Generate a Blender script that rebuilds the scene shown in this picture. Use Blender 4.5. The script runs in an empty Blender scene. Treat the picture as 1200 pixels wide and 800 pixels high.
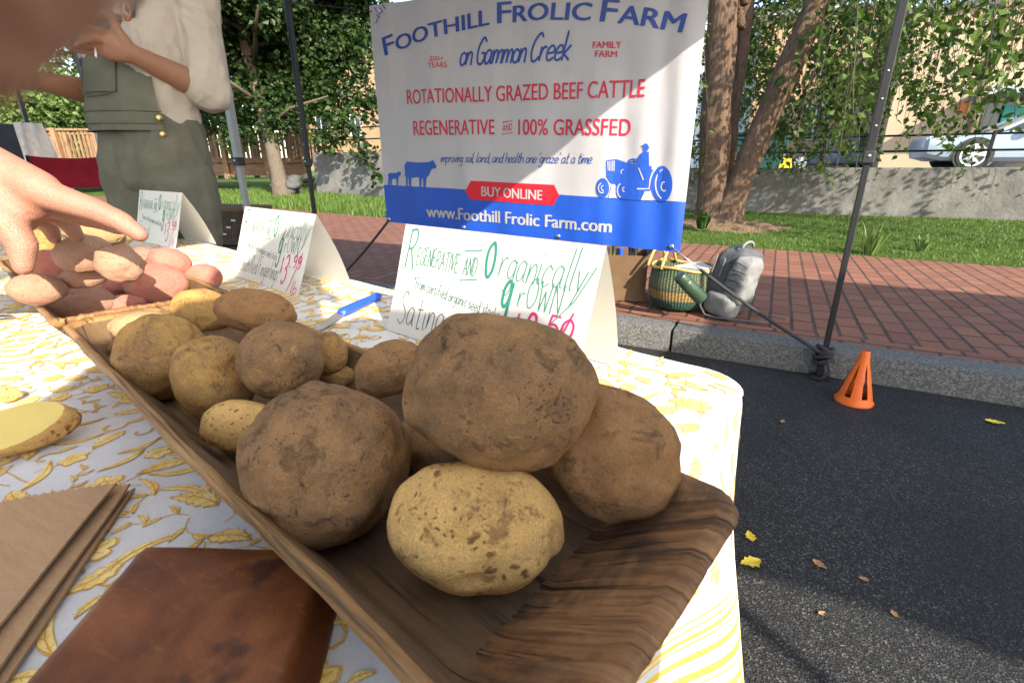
import bpy, bmesh, math, random
from mathutils import Vector, Matrix, noise
R = math.radians
V = Vector
# ---------------------------------------------------------------- camera, world, sun, exposure
F_PX = 575.0                       # focal length in pixels of a 1200 px wide frame
CAM_H = 0.95
PITCH = math.atan(201 / F_PX)
YAW = R(27.5)
scene = bpy.context.scene
C = scene.collection
cam_d = bpy.data.cameras.new('camera')
cam = bpy.data.objects.new('camera', cam_d)
C.objects.link(cam)
cam.location = (0, 0, CAM_H)
cam.rotation_euler = (R(90) - PITCH, 0, YAW)
cam_d.sensor_width = 36
cam_d.lens = 36 * F_PX / 1200
cam_d.clip_start = 0.005
cam_d.clip_end = 2000
cam_d.dof.use_dof = True
cam_d.dof.focus_distance = 0.75
cam_d.dof.aperture_fstop = cam_d.lens / 0.8
scene.camera = cam
SUN_EL, SUN_AZ = R(30.2), R(122.1)   # azimuth clockwise from +Y
world = bpy.data.worlds.new('World')
scene.world = world
world.use_nodes = True
wn = world.node_tree
sky = wn.nodes.new('ShaderNodeTexSky')
sky.sky_type = 'NISHITA'
sky.sun_disc = False
sky.sun_elevation = SUN_EL
sky.sun_rotation = SUN_AZ
wn.nodes['Background'].inputs['Strength'].default_value = 0.15
wn.links.new(sky.outputs[0], wn.nodes['Background'].inputs['Color'])
sun_d = bpy.data.lights.new('sun', 'SUN')
sun_d.energy = 3.5
sun_d.angle = R(0.53)
sun_d.color = (1.0, 0.93, 0.82)
sun = bpy.data.objects.new('sun', sun_d)
C.objects.link(sun)
SUN_DIR = V((math.cos(SUN_EL) * math.sin(SUN_AZ), math.cos(SUN_EL) * math.cos(SUN_AZ), math.sin(SUN_EL)))
sun.rotation_euler = SUN_DIR.to_track_quat('Z', 'Y').to_euler()
sun.location = SUN_DIR * 30
vs = scene.view_settings
vs.view_transform = 'Standard'
vs.look = 'None'
vs.exposure = 1.85
vs.gamma = 1
vs.use_curve_mapping = False
vs.use_white_balance = True         # the camera balances for open shade
vs.white_balance_temperature = 6850
scene.render.engine = 'CYCLES'
scene.cycles.use_denoising = True
scene.cycles.max_bounces = 8
scene.cycles.transparent_max_bounces = 8
random.seed(7)

# ---------------------------------------------------------------- measuring helpers
CP, SP = math.cos(PITCH), math.sin(PITCH)
CY, SY = math.cos(YAW), math.sin(YAW)
def W(f, l, z=0.0):                      # metres ahead of / right of the viewpoint -> street axes
    return V((-SY * f + CY * l, CY * f + SY * l, z))
def ray(px, py):
    k = (py - 400) / F_PX
    return CP - k * SP, (px - 600) / F_PX, -(SP + k * CP)
def Pd(px, py, d):                       # point at depth d
    f, l, u = ray(px, py)
    return W(f * d, l * d, CAM_H + u * d)
def Pz(px, py, z):                       # point on the level z
    f, l, u = ray(px, py)
    return Pd(px, py, (z - CAM_H) / u)
def Py(px, py, Y):                       # point on a wall plane across the street
    f, l, u = ray(px, py)
    return Pd(px, py, Y / (CY * f + SY * l))
def proj(p):
    f = -SY * p.x + CY * p.y
    l = CY * p.x + SY * p.y
    h = p.z - CAM_H
    d = f * CP - h * SP
    return 600 + F_PX * l / d, 400 - F_PX * (h * CP + f * SP) / d, d
TROT = R(-49)
def T(a, b, z):                          # table axes: a along the table (away to the left), b across it
    return W(math.cos(TROT) * a - math.sin(TROT) * b, math.sin(TROT) * a + math.cos(TROT) * b, z)
TABLE_Z = 0.735

# ---------------------------------------------------------------- objects
def tag(o, label=None, cat=None, group=None, kind=None):
    if label: o['label'] = label
    if cat: o['category'] = cat
    if group: o['group'] = group
    if kind: o['kind'] = kind
    return o
def thing(name, loc, label, cat, group=None):
    o = bpy.data.objects.new(name, None)
    o.empty_display_size = 0.05
    C.objects.link(o)
    o.location = loc
    return tag(o, label, cat, group)
def wloc(o):
    p = V((0, 0, 0))
    while o:
        p = p + V(o.location)
        o = o.parent
    return p
def link_mesh(name, me, parent=None, loc=None):
    """mesh in world coordinates -> object with its origin at its parent / at its base"""
    if parent: base = wloc(parent)
    elif loc is not None: base = V(loc)
    else:
        xs = [v.co.x for v in me.vertices]; ys = [v.co.y for v in me.vertices]; zs = [v.co.z for v in me.vertices]
        base = V(((min(xs) + max(xs)) / 2, (min(ys) + max(ys)) / 2, min(zs)))
    me.transform(Matrix.Translation(-base))
    o = bpy.data.objects.new(name, me)
    C.objects.link(o)
    if parent: o.parent = parent
    else: o.location = base
    return o
def frame_from(d):
    d = V(d).normalized()
    a = V((0, 0, 1)) if abs(d.z) < 0.9 else V((1, 0, 0))
    x = d.cross(a).normalized()
    return x, x.cross(d).normalized(), d
class MB:
    def __init__(s): s.v, s.f, s.m = [], [], []
    def add(s, vs, fs, m=0):
        n = len(s.v)
        s.v += [V(p) for p in vs]
        s.f += [tuple(i + n for i in f) for f in fs]
        s.m += [m] * len(fs)
        return s
    def poly(s, pts, m=0): return s.add(pts, [tuple(range(len(pts)))], m)
    def box(s, c, size, rot=None, m=0, bev=0.0):
        hx, hy, hz = size[0] / 2, size[1] / 2, size[2] / 2
        b = min(bev, hx * .9, hy * .9, hz * .9)
        pts, fs = [], []
        if b <= 0:
            pts = [V((x * hx, y * hy, z * hz)) for x in (-1, 1) for y in (-1, 1) for z in (-1, 1)]
            fs = [(0, 1, 3, 2), (4, 6, 7, 5), (0, 4, 5, 1), (2, 3, 7, 6), (0, 2, 6, 4), (1, 5, 7, 3)]
        else:
            bm = bmesh.new()
            bmesh.ops.create_cube(bm, size=1)
            bmesh.ops.scale(bm, vec=size, verts=bm.verts)
            bmesh.ops.bevel(bm, geom=bm.edges[:], offset=b, segments=2, profile=.6, affect='EDGES')
            bm.verts.index_update()
            pts = [v.co.copy() for v in bm.verts]
            fs = [tuple(v.index for v in f.verts) for f in bm.faces]
            bm.free()
        if rot is not None:
            M = rot if isinstance(rot, Matrix) else Matrix.Rotation(rot, 3, 'Z')
            pts = [M @ p for p in pts]
        c = V(c)
        return s.add([p + c for p in pts], fs, m)
    def bar(s, p, q, w, h=None, m=0, up=None):
        p, q = V(p), V(q)
        h = h or w
        d = (q - p).normalized()
        u = V(up) if up else (V((0, 0, 1)) if abs(d.z) < .95 else V((0, 1, 0)))
        x = d.cross(u).normalized(); y = x.cross(d)
        k = [(-1, -1), (1, -1), (1, 1), (-1, 1)]
        pts = [e + x * (i * w / 2) + y * (j * h / 2) for e in (p, q) for i, j in k]
        return s.add(pts, [(0, 3, 2, 1), (4, 5, 6, 7)] + [(i, (i + 1) % 4, 4 + (i + 1) % 4, 4 + i) for i in range(4)], m)
    def tube(s, pts, rad, n=8, m=0, cap=True):
        pts = [V(p) for p in pts]
        if not isinstance(rad, (list, tuple)): rad = [rad] * len(pts)
        vs, fs = [], []
        x = None
        for i, p in enumerate(pts):
            d = (pts[min(i + 1, len(pts) - 1)] - pts[max(i - 1, 0)])
            if d.length < 1e-9: d = V((0, 0, 1))
            d.normalize()
            if x is None: x = frame_from(d)[0]
            x = (x - d * x.dot(d))
            x = x.normalized() if x.length > 1e-6 else frame_from(d)[0]
            y = d.cross(x)
            for k in range(n):
                t = 2 * math.pi * k / n
                vs.append(p + (x * math.cos(t) + y * math.sin(t)) * rad[i])
        for i in range(len(pts) - 1):
            for k in range(n):
                fs.append((i * n + k, i * n + (k + 1) % n, (i + 1) * n + (k + 1) % n, (i + 1) * n + k))
        if cap:
            fs.append(tuple(range(n - 1, -1, -1)))
            fs.append(tuple((len(pts) - 1) * n + k for k in range(n)))
        return s.add(vs, fs, m)
    def lathe(s, prof, c, n=24, m=0, tilt=None, sx=1, sy=1):
        c = V(c)
        vs, fs = [], []
        for r, z in prof:
            for k in range(n):
                t = 2 * math.pi * k / n
                p = V((r * math.cos(t) * sx, r * math.sin(t) * sy, z))
                vs.append((tilt @ p if tilt is not None else p) + c)
        for i in range(len(prof) - 1):
            for k in range(n):
                fs.append((i * n + k, i * n + (k + 1) % n, (i + 1) * n + (k + 1) % n, (i + 1) * n + k))
        if prof[0][0] > 1e-5: fs.append(tuple(range(n - 1, -1, -1)))
        if prof[-1][0] > 1e-5: fs.append(tuple((len(prof) - 1) * n + k for k in range(n)))
        return s.add(vs, fs, m)
    def loft(s, rings, m=0, cap=True, closed=True):
        n = len(rings[0])
        vs = [p for r in rings for p in r]
        fs = []
        for i in range(len(rings) - 1):
            for k in range(n if closed else n - 1):
                fs.append((i * n + k, i * n + (k + 1) % n, (i + 1) * n + (k + 1) % n, (i + 1) * n + k))
        if cap:
            fs.append(tuple(range(n - 1, -1, -1)))
            fs.append(tuple((len(rings) - 1) * n + k for k in range(n)))
        return s.add(vs, fs, m)
    def grid(s, nu, nv, fn, m=0, mfn=None):
        n0 = len(s.v)
        s.v += [V(fn(i, j)) for j in range(nv + 1) for i in range(nu + 1)]
        for j in range(nv):
            for i in range(nu):
                a = n0 + j * (nu + 1) + i
                s.f.append((a, a + 1, a + nu + 2, a + nu + 1))
                s.m.append(mfn(i, j) if mfn else m)
        return s
    def mesh(s, name, mats, smooth=True):
        me = bpy.data.meshes.new(name)
        me.from_pydata([tuple(p) for p in s.v], [], s.f)
        for m in (mats if isinstance(mats, (list, tuple)) else [mats]): me.materials.append(m)
        me.polygons.foreach_set('material_index', s.m)
        me.polygons.foreach_set('use_smooth', [bool(smooth)] * len(s.f))
        me.update()
        return me
    def build(s, name, mats, parent=None, smooth=False, loc=None, fixn=True):
        me = s.mesh(name, mats, smooth)
        if fixn:
            bm = bmesh.new(); bm.from_mesh(me)
            bmesh.ops.recalc_face_normals(bm, faces=bm.faces[:])
            bm.to_mesh(me); bm.free()
        if smooth == 'auto':
            me.polygons.foreach_set('use_smooth', [True] * len(me.polygons))
            me.set_sharp_from_angle(angle=R(38))
        return link_mesh(name, me, parent, loc)
def structure(name, mb, mat, smooth=False, kind='structure'):
    return tag(mb.build(name, mat, smooth=smooth), kind=kind)
def baked(o):
    dg = bpy.context.evaluated_depsgraph_get()
    me = bpy.data.meshes.new_from_object(o.evaluated_get(dg))
    return me
def sphere_cone(mb, p, r, q, s, n=14):
    p, q = V(p), V(q)
    d = q - p
    x, y, z = frame_from(d if d.length > 1e-6 else V((0, 0, 1)))
    rings = []
    for k in range(0, 5):
        t = R(-89 + 22.25 * k)
        rings.append((p + z * (r * math.sin(t)), r * math.cos(t)))
    for k in range(0, 5):
        t = R(22.25 * k)
        rings.append((q + z * (s * math.sin(t)), max(s * math.cos(t), s * .02)))
    mb.loft([[c + (x * math.cos(2 * math.pi * i / n) + y * math.sin(2 * math.pi * i / n)) * rr for i in range(n)] for c, rr in rings])
def organic(name, cones, mat, voxel, parent=None, smooth=6, lump=0.0, lscale=20, factor=.5, folds=0.0, fscale=9):
    """one continuous skin grown over a set of tapered limbs"""
    mb = MB()
    for c in cones: sphere_cone(mb, *c)
    me = mb.mesh(name + '_raw', mat)
    o = bpy.data.objects.new(name + '_raw', me)
    C.objects.link(o)
    md = o.modifiers.new('r', 'REMESH'); md.mode = 'VOXEL'; md.voxel_size = voxel; md.use_smooth_shade = True
    if smooth:
        sm = o.modifiers.new('s', 'SMOOTH'); sm.iterations = smooth; sm.factor = factor
    bpy.context.view_layer.update()
    me2 = baked(o)
    bpy.data.objects.remove(o); bpy.data.meshes.remove(me)
    if lump:
        me2.update()
        NR = [v.normal.copy() for v in me2.vertices]
        for v, nr_ in zip(me2.vertices, NR):
            v.co = v.co + nr_ * (lump * (noise.noise(v.co * lscale) + .5 * noise.noise(v.co * lscale * 2.3)))
    if folds:
        me2.update()
        NR = [v.normal.copy() for v in me2.vertices]
        for v, nr_ in zip(me2.vertices, NR):
            q = V((v.co.x * fscale, v.co.y * fscale, v.co.z * fscale * .8)); w = noise.noise(q * .6 + V((9, 3, 1)))
            q = q + V((w, w, w * 1.6)) * 1.2
            r1 = 1 - 2.2 * abs(noise.noise(q)); r2 = 1 - 2.2 * abs(noise.noise(q * 2.1 + V((4, 4, 4))))
            v.co = v.co + nr_ * (folds * (max(-.6, r1) + .45 * max(-.6, r2) - .4))
    me2.name = name
    if not me2.materials: me2.materials.append(mat)
    me2.polygons.foreach_set('use_smooth', [True] * len(me2.polygons))
    return link_mesh(name, me2, parent)

# ---------------------------------------------------------------- materials
def new_mat(name):
    m = bpy.data.materials.new(name)
    m.use_nodes = True
    nt = m.node_tree
    return m, nt, nt.nodes['Principled BSDF']
class NT:
    def __init__(s, name):
        s.m, s.t, s.b = new_mat(name)
    def n(s, typ, **kw):
        nd = s.t.nodes.new('ShaderNode' + typ)
        for k, v in kw.items():
            if k in nd.inputs.keys(): nd.inputs[k].default_value = v
            else: setattr(nd, k, v)
        return nd
    def l(s, a, b): s.t.links.new(a, b)
    def coord(s, kind='Object', scale=(1, 1, 1), rot=(0, 0, 0), rand=False):
        tc = s.n('TexCoord')
        mp = s.n('Mapping')
        mp.inputs['Scale'].default_value = scale
        mp.inputs['Rotation'].default_value = rot
        src = tc.outputs[kind]
        if rand:
            oi = s.n('ObjectInfo')
            ml = s.n('Math', operation='MULTIPLY'); s.l(oi.outputs['Random'], ml.inputs[0]); ml.inputs[1].default_value = 37.0
            ad = s.n('VectorMath', operation='ADD'); s.l(src, ad.inputs[0]); s.l(ml.outputs[0], ad.inputs[1])
            src = ad.outputs[0]
        s.l(src, mp.inputs['Vector'])
        return mp.outputs[0]
    def noise(s, co, scale, detail=4, rough=.55, dist=0):
        nd = s.n('TexNoise', Scale=scale, Detail=detail, Roughness=rough, Distortion=dist)
        s.l(co, nd.inputs['Vector'])
        return nd.outputs['Fac']
    def voro(s, co, scale, out='Distance', feature='F1'):
        nd = s.n('TexVoronoi', Scale=scale, feature=feature)
        s.l(co, nd.inputs['Vector'])
        return nd.outputs[out]
    def ramp(s, fac, stops):
        nd = s.n('ValToRGB')
        e = nd.color_ramp.elements
        while len(e) < len(stops): e.new(.5)
        for el, (p, c) in zip(e, stops):
            el.position = p
            el.color = (c, c, c, 1) if isinstance(c, (int, float)) else (*c, 1)
        s.l(fac, nd.inputs[0])
        return nd.outputs[0]
    def mix(s, fac, a, b, mode='MIX'):
        nd = s.n('Mix', data_type='RGBA', blend_type=mode)
        ins = [nd.inputs[0], nd.inputs[6], nd.inputs[7]]
        for i, v in zip(ins, (fac, a, b)):
            if hasattr(v, 'is_linked') or hasattr(v, 'node'): s.l(v, i)
            elif isinstance(v, (int, float)): i.default_value = v if i is ins[0] else (v, v, v, 1)
            else: i.default_value = (*v, 1)
        return nd.outputs[2]
    def math(s, op, a, b=0.0):
        nd = s.n('Math', operation=op)
        for i, v in zip(nd.inputs, (a, b)):
            if hasattr(v, 'node'): s.l(v, i)
            else: i.default_value = v
        return nd.outputs[0]
    def bump(s, h, dist=.002, strength=1.0, prev=None):
        nd = s.n('Bump', Strength=strength, Distance=dist)
        s.l(h, nd.inputs['Height'])
        if prev is not None: s.l(prev, nd.inputs['Normal'])
        return nd.outputs[0]
    def done(s, col=None, rough=None, nrm=None, spec=None, metal=None, trans=0.0):
        b = s.b.inputs
        if col is not None:
            if hasattr(col, 'node'): s.l(col, b['Base Color'])
            else: b['Base Color'].default_value = (*col, 1)
        if rough is not None:
            if hasattr(rough, 'node'): s.l(rough, b['Roughness'])
            else: b['Roughness'].default_value = rough
        if nrm is not None: s.l(nrm, b['Normal'])
        if spec is not None: b['Specular IOR Level'].default_value = spec
        if metal is not None: b['Metallic'].default_value = metal
        if trans:
            tr = s.n('BsdfTranslucent')
            if hasattr(col, 'node'): s.l(col, tr.inputs[0])
            else: tr.inputs[0].default_value = (*col, 1)
            mx = s.n('MixShader'); mx.inputs[0].default_value = trans
            s.l(s.b.outputs[0], mx.inputs[1]); s.l(tr.outputs[0], mx.inputs[2])
            s.l(mx.outputs[0], s.t.nodes['Material Output'].inputs[0])
        return s.m
def simple(name, col, rough=.6, var=.12, scale=8, bump=0.0, bscale=60, spec=.4, metal=0, trans=0, stretch=(1, 1, 1), rand=False):
    n = NT(name)
    co = n.coord(scale=stretch, rand=rand)
    f = n.noise(co, scale, 5)
    lo = tuple(c * (1 - var) for c in col); hi = tuple(min(1, c * (1 + var)) for c in col)
    c = n.ramp(f, [(.3, lo), (.7, hi)])
    nr = n.bump(n.noise(co, bscale, 4), bump) if bump else None
    return n.done(c, rough, nr, spec, metal, trans)
# ---------------------------------------------------------------- material library
def potato_mat(name, skin, skin2, dirt, dirt_lo, dirt_hi, dark=.5, speck=0.0, speck_col=(.17, .075, .03), rough=.74, scab=.6, scab_col=(.56, .36, .12)):
    n = NT(name)
    co0 = n.coord(rand=True)
    wv = n.n('TexNoise', Scale=120.0, Detail=4.0); n.l(co0, wv.inputs['Vector'])
    ws = n.n('VectorMath', operation='SCALE'); ws.inputs['Scale'].default_value = .011; n.l(wv.outputs['Color'], ws.inputs[0])
    wa = n.n('VectorMath', operation='ADD'); n.l(co0, wa.inputs[0]); n.l(ws.outputs[0], wa.inputs[1])
    co = wa.outputs[0]
    big = n.noise(co, 20, 4, .55)
    c = n.mix(n.ramp(big, [(.35, 0.0), (.65, 1.0)]), skin, skin2)
    d = n.noise(co, 32, 10, .70, .5)
    dm = n.ramp(d, [(dirt_lo, 0.0), (dirt_hi, 1.0)])
    fine = n.noise(co0, 380, 8, .75)
    dm2 = n.math('MULTIPLY', dm, n.ramp(fine, [(.30, .35), (.58, 1.0)]))
    c = n.mix(dm2, c, dirt)
    # clean patches where the soil has flaked off round old scars
    sc = n.ramp(n.noise(co, 26, 9, .72), [(.60, 0.0), (.68, 1.0)])
    scm = n.math('MULTIPLY', n.math('MULTIPLY', sc, scab), n.ramp(n.noise(co, 150, 6, .7), [(.42, 0.0), (.56, 1.0)]))
    c = n.mix(scm, c, scab_col)
    # damp dark soil
    pt = n.ramp(n.noise(co, 46, 10, .74, .8), [(.555, 0.0), (.67, 1.0)])
    ptm = n.math('MULTIPLY', n.math('MULTIPLY', pt, dark), n.ramp(fine, [(.3, .4), (.55, 1.0)]))
    c = n.mix(ptm, c, (.055, .037, .028))
    if speck:
        for sc_, lo, hi, m0, m1, asc in ((230, .20, .34, .45, .57, 34), (105, .22, .32, .47, .58, 27)):
            v = n.voro(co, sc_)
            sm = n.ramp(n.math('ADD', v, n.math('MULTIPLY', n.noise(co0, 300, 5), .25)), [(lo + .1, 1.0), (hi + .1, 0.0)])
            ar = n.ramp(n.noise(co, asc, 6, .65), [(m0, 0.0), (m1, 1.0)])
            c = n.mix(n.math('MULTIPLY', n.math('MULTIPLY', sm, ar), speck), c, speck_col)
        st = n.ramp(n.noise(co, 44, 9, .75), [(.58, 0.0), (.64, 1.0)])
        c = n.mix(n.math('MULTIPLY', st, speck * .75), c, tuple(k * 1.25 for k in speck_col))
    cr = n.ramp(n.voro(co, 300), [(.10, 1.0), (.26, 0.0)])
    crm = n.math('MULTIPLY', cr, n.ramp(n.noise(co, 40, 5, .6), [(.50, 0.0), (.60, 1.0)]))
    c = n.mix(n.math('MULTIPLY', crm, dark), c, (.12, .08, .055))
    c = n.mix(1.0, c, n.ramp(n.noise(co0, 1000, 4, .75), [(.3, .62), (.7, 1.28)]), 'MULTIPLY')
    h = n.math('ADD', n.math('MULTIPLY', d, .8), n.math('MULTIPLY', fine, .45))
    h = n.math('ADD', h, n.math('MULTIPLY', crm, .7))
    h = n.math('ADD', h, n.math('MULTIPLY', ptm, .5))
    h = n.math('SUBTRACT', h, n.math('MULTIPLY', scm, .35))
    nr = n.bump(h, .0019 if speck < .9 else .0009, 1.0)
    nr = n.bump(n.noise(co0, 1400, 4, .7), .0005, .9, nr)
    return n.done(c, rough, nr, .22)
MP = {
 'dirty': potato_mat('dirty_potato_skin', (.36, .19, .075), (.29, .15, .065), (.185, .105, .05), .39, .58, .8, scab=.85),
 'brown': potato_mat('brown_potato_skin', (0.34, 0.17, 0.0663), (0.2805, 0.1403, 0.0561), (0.204, 0.1037, 0.0425), .45, .66, .6, scab=.55),
 'tan': potato_mat('tan_potato_skin', (0.46, 0.2622, 0.0736), (0.3956, 0.2162, 0.06624), (0.2116, 0.115, 0.0552), .45, .62, .65, .5, scab=.5),
 'gold': potato_mat('golden_potato_skin', (.68, .405, .14), (.58, .335, .108), (.24, .13, .06), .55, .70, .3, .95, scab=.2, scab_col=(.72, .46, .15)),
 'pale': potato_mat('pale_potato_skin', (.34, .24, .125), (.30, .205, .10), (.22, .145, .08), .5, .7, .2, .2, scab=.1),
 'red': potato_mat('red_potato_skin', (.42, .125, .095), (.44, .17, .125), (.34, .19, .125), .47, .68, .22, .2, (.24, .07, .045), scab=.3, scab_col=(.46, .26, .17)),
 'pink': potato_mat('pink_potato_skin', (0.3881, 0.1742, 0.1188), (0.396, 0.2138, 0.1465), (0.3168, 0.2099, 0.1307), .42, .6, .2, .2, (0.2614, 0.103, 0.06336), scab=.35, scab_col=(0.4356, 0.301, 0.1901)),
}
def wood_mat(name, c1, c2, c3, along=(14, 90, 90), gap=.5, rough=.62, bump=.0014, bl=(.40, .62)):
    n = NT(name)
    co = n.coord(scale=along, rot=(0, 0, 0))
    g = n.noise(co, 1.0, 9, .7, .45)
    c = n.ramp(g, [(.28, c3), (.45, c1), (.62, c2), (.8, c1)])
    co2 = n.coord()
    blot = n.ramp(n.noise(co2, 17, 7, .65, .5), [(bl[0], 0.0), (bl[1], 1.0)])
    c = n.mix(n.math('MULTIPLY', blot, gap), c, c3)
    crack = n.ramp(n.noise(n.coord(scale=(along[0] * .6, along[1] * 1.7, along[2] * .8)), 1.0, 5, .55, .5), [(.35, 1.0), (.42, 0.0)])
    c = n.mix(n.math('MULTIPLY', crack, .8), c, tuple(k * .25 for k in c3))
    h = n.math('SUBTRACT', g, n.math('MULTIPLY', crack, .8))
    return n.done(c, rough, n.bump(h, bump, 1.0), .35)
M_TROUGH = wood_mat('old_trough_wood', (.17, .085, .035), (.245, .125, .052), (.055, .032, .021), (7, 110, 30), .45)
M_TROUGH_IN = wood_mat('worn_trough_inside', (0.1386, 0.0792, 0.0363), (0.1848, 0.1089, 0.05148), (0.066, 0.03828, 0.02112), (7, 90, 14), .5, .7, .0009)
M_TROUGH_END = wood_mat('cracked_trough_end', (0.216, 0.1, 0.0376), (0.368, 0.188, 0.076), (0.036, 0.0224, 0.016), (6, 140, 9), .82, .6, .003, (.42, .56))
M_TROUGH_RIM = wood_mat('worn_trough_rim', (0.288, 0.152, 0.0544), (0.344, 0.192, 0.072), (0.136, 0.068, 0.0264), (9, 120, 120), .3, .55, .0008)
def cloth_white():
    n = NT('cotton_cloth')
    co = n.coord()
    w1 = n.n('TexWave', Scale=1100.0); w1.bands_direction = 'X'; n.l(co, w1.inputs['Vector'])
    w2 = n.n('TexWave', Scale=1100.0); w2.bands_direction = 'Y'; n.l(co, w2.inputs['Vector'])
    h = n.math('ADD', w1.outputs['Fac'], w2.outputs['Fac'])
    c = n.ramp(n.noise(co, 500, 5, .7), [(.3, (.75, .74, .72)), (.7, (.83, .82, .795))])
    return n.done(c, .85, n.bump(n.math('ADD', h, n.noise(co, 60, 4)), .0006, .6), .15)
M_CLOTH = cloth_white()
def cloth_print(name, a, b):
    n = NT(name)
    co = n.coord()
    f = n.noise(co, 70, 5, .65)
    c = n.ramp(f, [(.3, a), (.62, b)])
    c = n.mix(n.ramp(n.noise(co, 700, 4), [(.45, 0.0), (.75, .35)]), c, (.8, .78, .7))
    return n.done(c, .85, n.bump(n.noise(co, 500, 4), .0004, .5), .15)
M_YEL = cloth_print('yellow_print', (.70, .42, .05), (.80, .62, .24))
M_OCH = cloth_print('ochre_print', (.44, .21, .02), (.60, .33, .04))
M_HEM = cloth_print('yellow_hem_stripe', (.74, .42, .012), (.76, .46, .03))
M_PAPER = simple('card_stock', (0.736, 0.7176, 0.644), .8, .02, 30, 0, trans=.22)
def ink(name, col): return simple(name, col, .6, .1, 300)
M_INKG, M_INKT, M_INKK, M_INKP = ink('green_marker', (.02, .22, .15)), ink('teal_marker', (.03, .16, .15)), ink('dark_marker', (.05, .06, .06)), ink('pink_marker', (.62, .02, .16))
def kraft():
    n = NT('kraft_paper')
    co = n.coord()
    c = n.ramp(n.noise(co, 900, 5, .7), [(.3, (.32, .195, .105)), (.7, (.42, .265, .145))])
    c = n.mix(n.ramp(n.noise(n.coord(scale=(1, 7, 1)), 45, 4), [(.4, 0.0), (.7, .35)]), c, (.22, .135, .07))
    return n.done(c, .85, n.bump(n.noise(co, 600, 4), .0002, .6), .15)
M_KRAFT = kraft()
def leather():
    n = NT('brown_leather')
    co = n.coord()
    c = n.ramp(n.noise(co, 26, 6, .62, .4), [(.25, (0.054, 0.0156, 0.006)), (.5, (0.126, 0.0384, 0.012)), (.78, (0.252, 0.0864, 0.0264))])
    s = n.ramp(n.noise(n.coord(scale=(30, 210, 60), rot=(0, 0, .7)), 1.0, 7, .7, 1.4), [(.56, 0.0), (.74, .6)])
    c = n.mix(s, c, (.28, .11, .04))
    c = n.mix(n.ramp(n.noise(co, 34, 3, .5), [(.62, 0.0), (.7, .8)]), c, (.04, .015, .009))
    v = n.voro(co, 900, 'Distance')
    return n.done(c, n.ramp(n.noise(co, 40, 5), [(.3, .30), (.7, .5)]), n.bump(n.math('ADD', n.math('MULTIPLY', v, .35), n.noise(co, 120, 7, .7)), .0005, .45), .28)
M_LEATHER = leather()
def asphalt():
    n = NT('asphalt')
    co = n.coord()
    v = n.voro(co, 260, 'Color')
    sp = n.n('SeparateColor'); n.l(v, sp.inputs[0])
    c = n.ramp(sp.outputs[0], [(.0, (0.0065, 0.00665, 0.00725)), (.55, (0.016, 0.0161, 0.0165)), (.88, (0.0375, 0.037, 0.0355)), (1.0, (0.1, 0.095, 0.0875))])
    c = n.mix(n.ramp(n.noise(co, 1.3, 6, .65), [(.42, 0.0), (.66, .6)]), c, (0.0065, 0.00675, 0.008))
    c = n.mix(n.ramp(n.noise(co, 16, 6, .7), [(.66, 0.0), (.78, .5)]), c, (.12, .105, .085))
    d = n.voro(co, 260)
    return n.done(c, .82, n.bump(n.math('ADD', d, n.math('MULTIPLY', n.noise(co, 90, 5), .9)), .0025, .8), .3)
M_ASPH = asphalt()
def granite():
    n = NT('granite_kerb')
    co = n.coord()
    v = n.voro(co, 160, 'Color'); sp = n.n('SeparateColor'); n.l(v, sp.inputs[0])
    c = n.ramp(sp.outputs[0], [(0, (0.0504, 0.0504, 0.0504)), (.5, (0.1008, 0.09936, 0.09648)), (1, (0.1872, 0.1836, 0.1728))])
    c = n.mix(n.ramp(n.noise(co, 5, 6, .65), [(.4, 0.0), (.7, .65)]), c, (.10, .098, .092))
    return n.done(c, .85, n.bump(n.math('ADD', n.noise(co, 30, 7, .7), n.math('MULTIPLY', sp.outputs[0], .12)), .012, 1.0), .3)
M_GRAN = granite()
def brick(name, rot, w=.2, h=.112, mortar=.010):
    n = NT(name)
    co = n.coord(rot=(0, 0, rot))
    wob = n.n('VectorMath', operation='ADD'); n.l(co, wob.inputs[0])
    nz = n.n('TexNoise', Scale=9.0, Detail=3.0); n.l(co, nz.inputs['Vector'])
    sc = n.n('VectorMath', operation='SCALE'); sc.inputs['Scale'].default_value = .012; n.l(nz.outputs['Color'], sc.inputs[0]); n.l(sc.outputs[0], wob.inputs[1])
    b = n.n('TexBrick', Scale=1.0); b.offset = .5
    b.inputs['Brick Width'].default_value = w; b.inputs['Row Height'].default_value = h
    b.inputs['Mortar Size'].default_value = mortar; b.inputs['Mortar Smooth'].default_value = .3; b.inputs['Bias'].default_value = 0
    b.inputs['Color1'].default_value = (0.1739, 0.06512, 0.037, 1); b.inputs['Color2'].default_value = (0.2442, 0.0999, 0.05624, 1); b.inputs['Mortar'].default_value = (0.0333, 0.02738, 0.0222, 1)
    n.l(wob.outputs[0], b.inputs['Vector'])
    c = n.mix(n.ramp(n.noise(co, 3, 6, .65), [(.35, 0.0), (.7, .55)]), b.outputs['Color'], (.16, .078, .06))
    c = n.mix(1.0, c, n.ramp(n.noise(co, 160, 5, .7), [(.3, .75), (.7, 1.18)]), 'MULTIPLY')
    hgt = n.math('ADD', n.math('MULTIPLY', b.outputs['Fac'], -1.0), n.math('MULTIPLY', n.noise(co, 120, 5), .35))
    return n.done(c, .82, n.bump(hgt, .006, .9), .3)
M_BRICK = brick('brick_paving', R(90))
M_BRICK2 = brick('brick_border', 0, .2, .1)
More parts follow.
